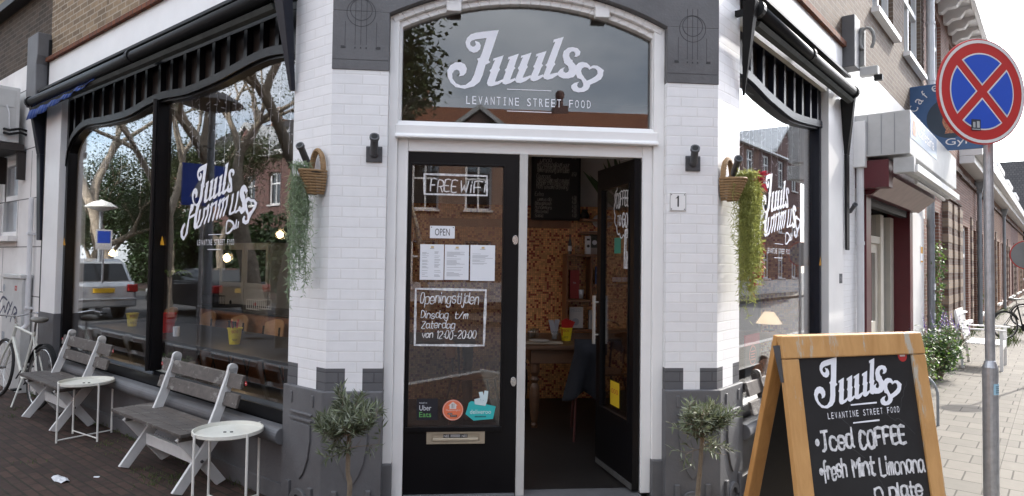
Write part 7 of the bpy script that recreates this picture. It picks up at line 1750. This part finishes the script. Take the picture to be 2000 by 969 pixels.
for s_ in range(5):
    pts = [FR(9.1 + rr.uniform(-.05, .1), .14, 0)]
    for j in range(12): pts.append(FR(9.12 + .16 * s_ / 5 + rr.uniform(-.05, .1), .13 + rr.uniform(0, .06), (j + 1) * .165))
    st.tube(pts, .004, 4)
    for p in pts[3:]:
        for _ in range(12): B[rr.random() < .4].leaf(p + V((rr.gauss(0, .05), rr.gauss(0, .05), rr.gauss(0, .07))), V((rr.uniform(-1, 1), rr.uniform(-1, 1), rr.uniform(-1, .3))), V((rr.uniform(-1, 1), rr.uniform(-1, 1), .6)), rr.uniform(.04, .08), .04)
st.build('stem', BARK, k)
for b_, m_ in zip(B, (LEAF, LEAFB)): b_.build('foliage', m_, k, recalc=False)
# ---- brick houses of the right row
def pilaster(par, u0, u1, z0, z1, o):
    d = MB(); l = MB(); z = z0; i = 0
    while z < z1 - .01:
        h = min(.14 if i % 2 else .17, z1 - z)
        (l if i % 2 == 0 else d).box(FR, u0, u1, 0, o + (.004 if i % 2 == 0 else 0), z, z + h); z += h; i += 1
    l.build('pilaster', BUF, par); d.build('pilaster_band', DKB, par)
TH_ = thing('tall_brick_house', 'tall brown brick house with banded pilasters and white cornice beyond the snack bar', 'house', FR(11.7, -2, 0))
HA_ = [(9.5, 10.85, .48, 2.72), (9.5, 11.3, 4.93, 6.55), (12.6, 13.8, 4.93, 6.55)]
b = MB(); b.wall(FR, 9.101, 14.4, 0, 7.0, -TH, 0, HA_); b.build('brick_wall', RB1, TH_)
for h in HA_: window(FR, TH_, *h, -.07, .09, [(h[0] + h[1]) / 2] if h[2] > 3 else [], [h[2] + (h[3] - h[2]) * .66], sillm=WW)
for u0, u1 in ((11.35, 12.0), (12.35, 12.95), (13.4, 13.95)): pilaster(TH_, u0, u1, .0, 3.0, .1)
b = MB(); b.box(FR, 9.11, 14.4, 0, .07, 3.82, 3.92); b.box(FR, 9.11, 14.4, 0, .05, 3.1, 3.14); b.build('brick_band', DKB, TH_)
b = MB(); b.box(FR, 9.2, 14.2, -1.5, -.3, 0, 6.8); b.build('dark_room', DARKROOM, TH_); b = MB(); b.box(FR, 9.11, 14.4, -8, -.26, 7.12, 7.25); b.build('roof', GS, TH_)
b = MB()
for j in range(28): b.box(FR, 8.86, 9.05 if j % 2 else 8.98, .001, .012, 4.95 + j * .065, 5.0 + j * .065)
b.build('brick_quoin', DKB, TH_)
def rowhouse(u0, u1, m, lab, seed, dorm=True):
    k = thing('row_house', lab, 'house', FR((u0 + u1) / 2, -3, 0), 'row houses along the right street'); rr = random.Random(seed); w_ = u1 - u0
    hs_ = [(u0 + .35, u0 + .35 + 1.5, .35, 2.7), (u0 + w_ * .42, u0 + w_ * .42 + .95, .05, 2.7), (u0 + w_ * .66, u0 + w_ * .66 + 1.5, .35, 2.7)]
    b = MB(); b.wall(FR, u0 + .001, u1, 0, 4.25, -TH, 0, hs_); b.build('brick_wall', m, k)
    for i, h in enumerate(hs_):
        if i == 1:
            d = MB(); d.box(FR, h[0], h[1], -.14, -.09, h[2], 2.1); D_ = d.build('door', [BKM, mat('green door', (.03, .08, .05), .4, .1), CREAM][seed % 3], k); d = MB(); d.box(FR, h[0] + .15, h[1] - .15, -.0895, -.085, 1.2, 1.9); d.build('pane', GLN, D_); window(FR, k, h[0], h[1], 2.12, h[3], -.09, .06)
        else: window(FR, k, *h, -.07, .1, [], [h[2] + 1.62], sillm=WW)
    for u in (u0 + w_ * .34, u0 + w_ * .57): pilaster(k, u, u + .36, 0, 3.0, .03)
    b = MB(); b.box(FR, u0 + .001, u1, 0, .06, 3.80, 3.90); b.build('brick_band', DKB, k)
    b = MB(); b.box(FR, u0 + .01, u1 - .01, -.1, .45, 4.3, 4.62); b.box(FR, u0 + .01, u1 - .01, 0, .3, 4.12, 4.295); G_ = b.build('gutter', WW, k, bev=.01)
    b = MB(); b.hexa([FR(u0, -.1, 4.5), FR(u1, -.1, 4.5), FR(u1, -.1, 4.64), FR(u0, -.1, 4.64)], [FR(u0, -4.5, 7.6), FR(u1, -4.5, 7.6), FR(u1, -4.5, 7.74), FR(u0, -4.5, 7.74)])
    b.hexa([FR(u0, -8.8, 4.5), FR(u1, -8.8, 4.5), FR(u1, -8.8, 4.64), FR(u0, -8.8, 4.64)], [FR(u0, -4.51, 7.6), FR(u1, -4.51, 7.6), FR(u1, -4.51, 7.74), FR(u0, -4.51, 7.74)]); b.build('roof', ROOFD, k)
    if dorm:
        a, e = u0 + 1.6, u1 - 1.8; b = MB(); b.wall(FR, a, e, 4.64, 6.0, -.5, -.3, [(a + .25, e - .25, 4.95, 5.8)]); b.box(FR, a, a + .08, -2.6, -.501, 4.7, 6.0); b.box(FR, e - .08, e, -2.6, -.501, 4.7, 6.0); b.box(FR, a - .12, e + .12, -2.7, -.12, 6.001, 6.18); DM = b.build('dormer', WW, k, bev=.006)
        g = MB(); g.box(FR, a + .24, e - .24, -.42, -.41, 4.94, 5.82); g.build('pane', GLN, DM); g = MB(); g.box(FR, (a + e) / 2 - .04, (a + e) / 2 + .04, -.405, -.36, 4.95, 5.8); g.build('mullion', WW, DM)
    b = MB(); b.box(FR, u0 + .2, u1 - .2, -1.5, -.3, 0, 4.2); b.build('dark_room', DARKROOM, k)
    b = MB(); b.box(FR, u1 - .6, u1 + .2, -4.9, -4.2, 7.2, 8.5); b.build('chimney', m, k)
    return k
RU = [14.4, 21.6, 28.8, 36, 43.2, 50.4]
labs = ['low brick row house with white gutter and dormer next to the tall brick house', 'low brick row house, second beyond the tall brick house', 'low brick row house, third beyond the tall brick house', 'low brick row house, fourth beyond the tall brick house', 'last low brick row house at the far end of the right street']
for i in range(5): rowhouse(RU[i], RU[i + 1], [RB1, RB3, RB1, RB2, RB3][i], labs[i], i)
pipe(18.2, 0, 3.75, .1, .055, ZINC, 'grey downpipe with hopper on the first low row house')
pipe(29.0, 0, 3.75, .1, .055, ZINC, 'grey downpipe with hopper farther along the low row houses')
# ---- generic street house
def house(F, name, lab, u0, u1, dep, h, m, floors, nwin, roofm, rh, gable=None, group=None, base=None, detail=True, z1=.9, hw=1.7):
    k = thing(name, lab, 'house', F((u0 + u1) / 2, -dep / 2, 0), group); w_ = u1 - u0; hs_ = []; fh = h / floors
    for f in range(floors):
        for i in range(nwin):
            c = u0 + w_ * (i + .5) / nwin; hs_.append((c - .55, c + .55, f * fh + z1, min(f * fh + z1 + hw, (f + 1) * fh - .25)))
    b = MB(); b.wall(F, u0, u1, 0, h, -.25, 0, hs_); b.box(F, u0, u0 + .25, -dep, -.251, 0, h); b.box(F, u1 - .25, u1, -dep, -.251, 0, h); b.box(F, u0 + .25, u1 - .25, -dep, -dep + .25, 0, h); W_ = b.build('brick_wall', m, k)
    for q in hs_: window(F, k, *q, -.1, .09, [(q[0] + q[1]) / 2], [q[2] + (q[3] - q[2]) * .66], sillm=WF)
    b = MB(); b.box(F, u0 + .26, u1 - .26, -dep + .3, -.5, .1, h - .1); b.build('dark_room', DARKROOM, k)
    b = MB(); b.box(F, u0, u1, 0, .25, h - .1, h + .14); b.build('gutter', WW, k)
    if base: b = MB(); b.box(F, u0, u1, 0, .03, 0, .8); b.build('plinth', base, k)
    if roofm:
        b = MB()
        b.hexa([F(u0, .2, h), F(u1, .2, h), F(u1, .2, h + .12), F(u0, .2, h + .12)], [F(u0, -dep / 2, h + rh), F(u1, -dep / 2, h + rh), F(u1, -dep / 2, h + rh + .12), F(u0, -dep / 2, h + rh + .12)])
        b.hexa([F(u0, -dep - .2, h), F(u1, -dep - .2, h), F(u1, -dep - .2, h + .12), F(u0, -dep - .2, h + .12)], [F(u0, -dep / 2 - .01, h + rh), F(u1, -dep / 2 - .01, h + rh), F(u1, -dep / 2 - .01, h + rh + .12), F(u0, -dep / 2 - .01, h + rh + .12)])
        RF = b.build('roof', roofm, k)
        b = MB(); b.prism(F, [(u0, h), (u1, h), (u1, h + .02), (u0, h + .02)], -dep, 0); 
        for uu in (u0 + .3, u1 - .3): b.hexa([F(uu - .1, -.1, h), F(uu + .1, -.1, h), F(uu + .1, -dep + .1, h), F(uu - .1, -dep + .1, h)], [F(uu - .1, -dep / 2 + .05, h + rh - .1), F(uu + .1, -dep / 2 + .05, h + rh - .1), F(uu + .1, -dep / 2 - .05, h + rh - .1), F(uu - .1, -dep / 2 - .05, h + rh - .1)])
        b.build('gable_end', m, k)
        if gable:
            c = (u0 + u1) / 2; g = MB(); g.prism(F, [(c - gable, h), (c + gable, h), (c, h + gable * .8)], -2.5, .28); g.build('gable', RB2, k); g = MB()
            for s_ in (-1, 1): g.hexa([F(c + s_ * (gable + .2), -2.6, h), F(c + s_ * (gable + .2), .42, h), F(c + s_ * (gable + .2), .42, h + .22), F(c + s_ * (gable + .2), -2.6, h + .22)], [F(c, -2.6, h + gable * .8 + .1), F(c, .42, h + gable * .8 + .1), F(c, .42, h + gable * .8 + .32), F(c, -2.6, h + gable * .8 + .32)])
            g.build('bargeboard', GBOX, k)
        b = MB(); b.box(F, u1 - 1.2, u1 - .5, -dep / 2 - .4, -dep / 2 + .4, h + rh - .7, h + rh + .3); b.lathe(F(u1 - .85, -dep / 2, h + rh + .3), [(.16, 0), (.16, .4), (.22, .5), (.22, .7), (.14, .8)], 12); b.build('chimney', m, k)
    return k
FO = frame((24, -18.3, 0), (-1, 0, 0), (0, 1, 0))
for i, (m, g) in enumerate(((RB2, 1.7), (RB1, 1.7), (RB2, None), (RB3, 1.7), (RB1, None), (RB2, 1.7))):
    house(FO, 'brick_house', ['brick house across the corner square, rightmost with a gable', 'brick house across the corner square, with a gable and red roof, second from the right', 'plain brick house in the middle of the row across the corner square', 'orange brick house with a gable across the corner square', 'plain brown brick house across the corner square', 'last brick house with a gable on the left across the corner square'][i], i * 6.5, (i + 1) * 6.5, 9, 6.4, m, 2, 3, ROOFR, 2.5, g, 'houses across the corner square', WF, z1=.55, hw=1.95)
FLo = frame(FL(0, 16.3, 0), (S, -S, 0), (S, S, 0))          # houses across the left street, u runs back towards the square
for i in range(6):
    house(FLo, 'brick_house', ['gabled brick house across the left street nearest the square', 'second brick house across the left street', 'third brick house across the left street', 'fourth brick house with red roof across the left street', 'fifth brick house across the left street', 'sixth brick house across the left street'][i], 3 - (i + 1) * 7.5, 3 - i * 7.5, 9, 7.2, [RB1, RB2, RB3][i % 3], 2, 3, ROOFD, 3.2, 2.0 if i % 2 == 0 else None, 'houses across the left street', WF)
FRo = frame(FR(0, 11.3, 0), (-S, -S, 0), (-S, S, 0))
for i in range(6):
    house(FRo, 'brick_house', ['low brick house across the right street nearest the square', 'second low brick house across the right street', 'third low brick house across the right street', 'fourth low brick house across the right street', 'fifth low brick house across the right street', 'sixth low brick house across the right street'][i], 6 - (i + 1) * 8, 6 - i * 8, 8, 8.4, [RB3, RB1, RB2][i % 3], 3, 3, ROOFD, 2.2, 2.0 if i % 2 else None, 'houses across the right street', WF)
k = thing('grey_block', 'flat grey clad building behind the low houses across the right street', 'building', FR(14, 20, 0)); b = MB(); b.wall(FRo, -30, -2, 0, 12.4, -9, -6, [(-20, -17.5, 4.6, 6.2), (-14, -11.5, 4.6, 6.2)]); b.build('cladding', mat('grey cladding', (.21, .22, .235), .6, .06), k); 
for q in ((-20, -17.5, 4.6, 6.2), (-14, -11.5, 4.6, 6.2)): window(FRo, k, *q, -6.1, .08)
# end of the right street
FE = frame(FR(58, -9, 0), (S, -S, 0), (-S, -S, 0))
house(FE, 'brick_house', 'dark roofed brick house closing the far end of the right street', 0, 22, 9, 5.6, RB2, 2, 6, ROOFD, 4.6)
# far end of the left street
# ---- trees
def mirL(p): d = (p - FL.org).dot(FL.no) + .09; return p - FL.no * 2 * d
def tree(name, lab, base, h, rad, seed, tr=.2, lean=(0, 0), leaves=4500, lm=TLEAF, ls=.10, fork=1.8, group=None, spread=.75, gap=0.0):
    k = thing(name, lab, 'tree', base, group); rr = random.Random(seed); T = MB(); B = MB(); tips = []
    def limb(p, d, L, r, lv):
        n = 5; pts = [p]
        for i in range(n):
            d = (d + V((rr.uniform(-.18, .18), rr.uniform(-.18, .18), rr.uniform(-.03, .12)))).normalized(); pts.append(pts[-1] + d * L / n)
        T.tube(pts, [r * (1 - .42 * i / n) for i in range(n + 1)], 8 if lv < 2 else 5, False)
        if lv >= 2: tips.extend(pts[2:])
        if lv < 4 and r > .012:
            m_ = 2 if lv == 0 else 3
            for i in range(m_):
                a = 2 * pi * (i + rr.uniform(-.25, .25)) / m_ + lv; ax_ = d.orthogonal().normalized(); bx = d.cross(ax_)
                e = (d * rr.uniform(.7, 1.0) + (ax_ * cos(a) + bx * sin(a)) * rr.uniform(.45, .8) * spread + V((0, 0, .12))).normalized()
                limb(pts[-1] if i < 2 else pts[-2], e, L * rr.uniform(.62, .85), r * .58, lv + 1)
    limb(V((0, 0, 0)), V((lean[0], lean[1], 1)).normalized(), fork, tr, 0)
    T.build('trunk', BARK, k, smooth=True, local=True)
    if tips:
        leaves = int(leaves * 2.4); per = max(1, leaves // len(tips))
        for t in tips:
            if rr.random() < gap: continue
            for _ in range(per): B.leaf(t + V((rr.gauss(0, .32), rr.gauss(0, .32), rr.gauss(0, .28))), V((rr.uniform(-1, 1), rr.uniform(-1, 1), rr.uniform(-.8, .5))), V((rr.uniform(-1, 1), rr.uniform(-1, 1), .8)), ls * rr.uniform(.6, 1.3), ls * .55)
        B.build('foliage', lm, k, local=True, recalc=False)
    return k
def vpos(px, py, d): p = mirL(depth(px, py, d)); return V((p.x, p.y, 0))
GT = 'street trees across the left street'
tree('street_tree', 'street tree with a leaning forked trunk behind the silver car', vpos(240, 500, 21), 9, 3, 2, .26, (.02, .05), 5000, group=GT, fork=3.2, gap=.4, ls=.08)
tree('street_tree', 'thick street tree whose bare limbs spread high on the left street', vpos(505, 500, 15), 9, 3, 5, .28, (.0, .0), 3000, group=GT, fork=2.6, gap=.72, spread=1.0, ls=.075)
tree('street_tree', 'slimmer street tree between the thick one and the silver car', vpos(330, 500, 18), 8, 3, 8, .2, (-.06, .02), 3600, group=GT, fork=2.8, gap=.45, ls=.075)
tree('street_tree', 'street tree nearest the corner on the left street', vpos(566, 500, 12.5), 9, 3, 13, .24, (.05, 0), 2600, group=GT, fork=3.0, gap=.75, spread=.9, ls=.075)
tree('street_tree', 'bushy street tree behind the thick one on the left street', vpos(440, 500, 24), 9, 3, 17, .2, (.03, 0), 6000, group=GT, fork=2.2)
tree('street_tree', 'street tree far down the left street', vpos(170, 500, 27), 9, 3, 9, .25, (0, 0), 6000, group=GT, fork=2.0, lm=DLEAF)
for i, (u, o) in enumerate(((27, 5.5), (31, 9), (36, 4.5), (38, 11), (44, 7), (33, 13.5))): tree('park_tree', ['dense tree standing nearest in the green clump up the left street', 'second dense tree in the green clump up the left street', 'third dense tree in the green clump up the left street', 'fourth dense tree in the green clump up the left street', 'farthest dense tree in the green clump up the left street', 'dense tree beside the hedge up the left street'][i], FL(u, o, -.1), 9, 3, 20 + i, .22, (0, 0), 4200, group='trees up the left street', fork=1.5, lm=[TLEAF, DLEAF, LEAF][i % 3], ls=.2)
tree('young_tree', 'young sparse tree on the far pavement facing the cafe door', V((-.6, -13.2, 0)), 8, 2, 4, .13, (-.02, .02), 1500, group=None, fork=3.3, ls=.24, gap=.15)
tree('young_tree', 'leafier young tree left of the sparse one facing the cafe', V((-3.2, -12.6, 0)), 8, 2, 6, .14, (0, 0), 2200, fork=3.0, ls=.24)
tree('street_tree', 'small yellowish tree above the far roofs of the right street', FR(49, -7, 0) + V((0, 0, 0)), 8, 2, 3, .14, (0, 0), 2500, lm=LEAFB, fork=3.4, ls=.3)
b = MB(); rr = random.Random(4)
for _ in range(5200):
    u = rr.uniform(24, 44); z = rr.uniform(0, 3.6 + .5 * sin(u)); b.leaf(FL(u, 15.5 - rr.uniform(0, .8) * (1 + .4 * sin(u * 2)), z), V((rr.uniform(-1, 1), rr.uniform(-1, 1), rr.uniform(-1, .3))), V((rr.uniform(-1, 1), rr.uniform(-1, 1), .5)), .3 * rr.uniform(.6, 1.3), .18)
hb_ = MB(); hb_.box(FL, 24, 44, 15.5, 16.2, 0, 3.1)
k = thing('hedge', 'long dark hedge across the far part of the left street', 'hedge', FL(34, 15.8, 0)); hb_.build('hedge_core', mat('hedge core', (.012, .018, .008), .95, .3), k); b.build('foliage', DLEAF, k, recalc=False)
# ---- cars across the street
def car(lab, loc, rz, paint, estate=True):
    k = thing('parked_car', lab, 'car', loc, 'cars parked on the left street', rz)     # x forward
    prof = [(-2.25, .35), (-2.3, .62), (-2.26, .95), (-2.16, 1.08), (1.15, 1.0), (2.05, .86), (2.28, .68), (2.3, .35)]
    W_ = .88; b = MB(); sect = lambda y, k_: [V((x * k_, y, z)) for x, z in prof]
    rings = [[b.bm.verts.new(p) for p in sect(y, kk_)] for y, kk_ in ((-W_, .965), (-W_ * .93, .99), (0, 1), (W_ * .93, .99), (W_, .965))]
    for i in range(4):
        for j in range(len(prof)): b.bm.faces.new((rings[i][j], rings[i][(j + 1) % len(prof)], rings[i + 1][(j + 1) % len(prof)], rings[i + 1][j]))
    b.bm.faces.new(rings[0][::-1]); b.bm.faces.new(rings[-1]); b.build('body', paint, k, smooth=False, bev=.05, local=True)
    roof = [(-2.12, 1.06), (-1.85, 1.62), (-1.5, 1.72), (.05, 1.70), (.45, 1.58), (1.3, 1.0)] if estate else [(-1.7, 1.04), (-1.1, 1.42), (-.6, 1.47), (.1, 1.45), (.5, 1.36), (1.25, 1.0)]
    b = MB(); b.hexa([V((x, -W_ * (.93 if z < 1.1 else .76), z)) for x, z in roof], [V((x, W_ * (.93 if z < 1.1 else .76), z)) for x, z in roof]); b.build('cabin', paint, k, bev=.04, local=True)
    def inset(pts, y): return [V((x, y, z)) for x, z in pts]
    r1 = roof
    b = MB()
    for s_ in (-1, 1): b.hexa([V((r1[0][0] + .3, s_ * W_ * .905, 1.12)), V((r1[-1][0] - .3, s_ * W_ * .905, 1.1)), V((r1[4][0], s_ * W_ * .80, r1[4][1] - .1)), V((r1[1][0] + .12, s_ * W_ * .78, r1[1][1] - .07))], [V((r1[0][0] + .3, s_ * W_ * .935, 1.12)), V((r1[-1][0] - .3, s_ * W_ * .935, 1.1)), V((r1[4][0], s_ * W_ * .83, r1[4][1] - .1)), V((r1[1][0] + .12, s_ * W_ * .81, r1[1][1] - .07))])
    b.build('side_windows', CARGL, k, local=True)
    d = V((r1[1][0] - r1[0][0], 0, r1[1][1] - r1[0][1])).normalized(); nb = V((-d.z, 0, d.x)); p0 = V((r1[0][0], 0, r1[0][1])); LL = (V((r1[1][0], 0, r1[1][1])) - p0).length
    b = MB(); q = [p0 + d * LL * .08 + V((0, -W_ * .80, 0)), p0 + d * LL * .08 + V((0, W_ * .80, 0)), p0 + d * LL * .92 + V((0, W_ * .68, 0)), p0 + d * LL * .92 + V((0, -W_ * .68, 0))]; b.hexa([x + nb * .003 for x in q], [x + nb * .02 for x in q]); b.build('rear_window', CARGL, k, local=True)
    d = V((r1[5][0] - r1[4][0], 0, r1[5][1] - r1[4][1])).normalized(); nb = V((-d.z, 0, d.x)); p0 = V((r1[4][0], 0, r1[4][1])); LL = (V((r1[5][0], 0, r1[5][1])) - p0).length
    b = MB(); q = [p0 + d * LL * .08 + V((0, -W_ * .70, 0)), p0 + d * LL * .08 + V((0, W_ * .70, 0)), p0 + d * LL * .92 + V((0, W_ * .84, 0)), p0 + d * LL * .92 + V((0, -W_ * .84, 0))]; b.hexa([x + nb * .003 for x in q], [x + nb * .02 for x in q]); b.build('windscreen', CARGL, k, local=True)
    for s_ in (-1, 1):
        b = MB(); b.box(FW, -2.33, -2.0, *sorted((s_ * .62, s_ * .885)), .78, 1.0); b.build('tail_light', TAIL, k, bev=.03, local=True)
        b = MB(); b.box(FW, 2.0, 2.3, *sorted((s_ * .55, s_ * .87)), .62, .76); b.build('headlight', mat('headlight', (.6, .62, .62), .1, .05), k, bev=.03, local=True)
        for x in (-1.4, 1.4):
            b = MB(); b.lathe((x, s_ * .70 - (.1 if s_ < 0 else -.1) * 0, .31), [(.2, -.1), (.31, -.09), (.315, .0), (.31, .1), (.2, .11)], 24, (0, s_, 0)); Wl = b.build('wheel', TYRE, k, local=True); b = MB(); b.lathe((x, s_ * .82, .31), [(.2, -.01), (.19, .012), (.03, .02)], 20, (0, s_, 0)); b.build('rim', CHROME, Wl, local=True)
        b = MB(); b.ball((.75, s_ * .97, 1.08), .1, 10, (.6, 1, .8)); b.build('mirror', paint, k, smooth=True, local=True)
    b = MB(); b.box(FW, -2.36, -2.29, -.26, .26, .78, .90); b.build('number_plate', PLATE, k, local=True)
    b = MB(); b.box(FW, -2.36, -2.2, -.85, .85, .36, .62); b.box(FW, 2.2, 2.36, -.85, .85, .36, .58); b.build('bumper', paint, k, bev=.05, local=True)
    b = MB(); b.box(FW, -2.37, -2.355, -.8, .8, .56, .6); b.build('bumper_strip', CHROME, k, local=True)
    return k
car('silver estate car parked tail first, mirrored in the left shop window', FL(19.2, 4.4, -.135), D2R(135), SILV)
car('black hatchback parked beside the silver car, mirrored in the left shop window', FL(17.2, 7.4, -.135), D2R(135), BLKCAR, False)
car('black hatchback parked at the far kerb of the left street', FL(9.5, 10.8, -.135), D2R(-45), BLKCAR, False)
car('white hatchback parked at the far kerb nearer the square', FL(3.2, 10.8, -.135), D2R(-45), mat('white car paint', (.6, .6, .6), .25, .05), False)
# ---- street lamps and signs mirrored in the glass
def lamp(lab, base, h, r, m):
    k = thing('street_lamp', lab, 'street lamp', base); b = MB(); b.tube([base, base + V((0, 0, h * .3)), base + V((0, 0, h - .05))], [.075, .06, .045], 12); b.build('pole', ZINC, k); b = MB(); b.lathe(base + V((0, 0, h - .1)), [(r * .22, -.1), (r, .0), (r * .98, .02), (r * .55, .14), (r * .12, .2), (.03, .22)], 26); b.build('lamp_head', m, k, smooth=True); return k
def vmir(px, py, d): return mirL(depth(px, py, d))
q = vmir(415, 205, 9.5); lamp('tall street lamp with a dark saucer head by the left kerb', V((q.x, q.y, 0)), q.z + .1, .42, mat('dark lamp grey', (.06, .06, .065), .5, .1))
q = vmir(198, 405, 19); lamp('pale saucer street lamp beyond the silver car', V((q.x, q.y, 0)), q.z + .1, .42, WHM)
q = vmir(398, 362, 9.9); k = thing('crossing_sign', 'blue square pedestrian crossing sign with a pale triangle by the left kerb', 'traffic sign', V((q.x, q.y, 0))); FQ = frame((q.x, q.y, q.z), (.62, .78, 0), (.78, -.62, 0))
b = MB(); b.box(FQ, -.31, .31, -.01, .0, -.31, .31); b.build('panel', BLUE, k, bev=.003); b = MB(); b.prism(FQ, [(-.2, -.18), (.2, -.18), (0, .2)], .001, .002); b.build('triangle', SWH, k); b = MB(); b.tube([V((q.x, q.y, 0)) - FQ.no * .04, V((q.x, q.y, q.z + .3)) - FQ.no * .04], .028, 10); b.build('pole', STEEL, k)
q = vmir(203, 468, 18.6); k = thing('parking_sign', 'small blue and white parking sign on a post beyond the silver car', 'traffic sign', V((q.x, q.y, 0))); FQ = frame((q.x, q.y, q.z), (.62, .78, 0), (.78, -.62, 0)); b = MB(); b.box(FQ, -.2, .2, -.01, 0, -.28, .28); b.build('panel', SWH, k); b = MB(); b.box(FQ, -.16, .16, .001, .002, -.1, .24); b.build('blue_field', BLUE, k); b = MB(); b.tube([V((q.x, q.y, 0)) - FQ.no * .04, V((q.x, q.y, q.z + .3)) - FQ.no * .04], .028, 10); b.build('pole', STEEL, k)

# ================================================================ pieces that stand apart become parts of their own
SPLIT = set('painted_brick_wall painted_brick_base plinth plinth_relief window_base fascia_board lead_flashing moulded_brick_course pilaster pilaster_base door_case_foot stone_block bolt screw clamp collar pipe_clip grip napkins crank maroon_post shop_frame shop_pane hinge inner_wall mosaic_wall side_cover mount side_windows bumper bearer grip_slots badge badge_mark bracket'.split())
for ob in [o for o in sc.objects if o.type == 'MESH' and o.name.split('.')[0] in SPLIT]:
    bm = bmesh.new(); bm.from_mesh(ob.data); bm.verts.ensure_lookup_table(); bm.verts.index_update()
    seen = [-1] * len(bm.verts); boxes = []
    for v in bm.verts:
        if seen[v.index] >= 0: continue
        idx = len(boxes); st = [v]; seen[v.index] = idx; lo = v.co.copy(); hi = v.co.copy()
        while st:
            w = st.pop()
            for i in range(3): lo[i] = min(lo[i], w.co[i]); hi[i] = max(hi[i], w.co[i])
            for e in w.link_edges:
                x = e.other_vert(w)
                if seen[x.index] < 0: seen[x.index] = idx; st.append(x)
        boxes.append((lo, hi))
    par = list(range(len(boxes)))
    def find(a):
        while par[a] != a: a = par[a]
        return a
    for a in range(len(boxes)):
        for c in range(a):
            if all(boxes[a][0][i] <= boxes[c][1][i] + .012 and boxes[c][0][i] <= boxes[a][1][i] + .012 for i in range(3)): par[find(a)] = find(c)
    roots = sorted({find(a) for a in range(len(boxes))})
    if 1 < len(roots) <= 40:
        cl_ = [find(i) for i in seen]
        for n_, r_ in enumerate(roots):
            b2 = bm.copy(); b2.verts.ensure_lookup_table()
            bmesh.ops.delete(b2, geom=[v for v in b2.verts if cl_[v.index] != r_], context='VERTS')
            if n_ == 0: tgt = ob; b2.to_mesh(ob.data)
            else:
                tgt = ob.copy(); tgt.data = ob.data.copy(); b2.to_mesh(tgt.data); COL.objects.link(tgt)
            b2.free()
    bm.free()
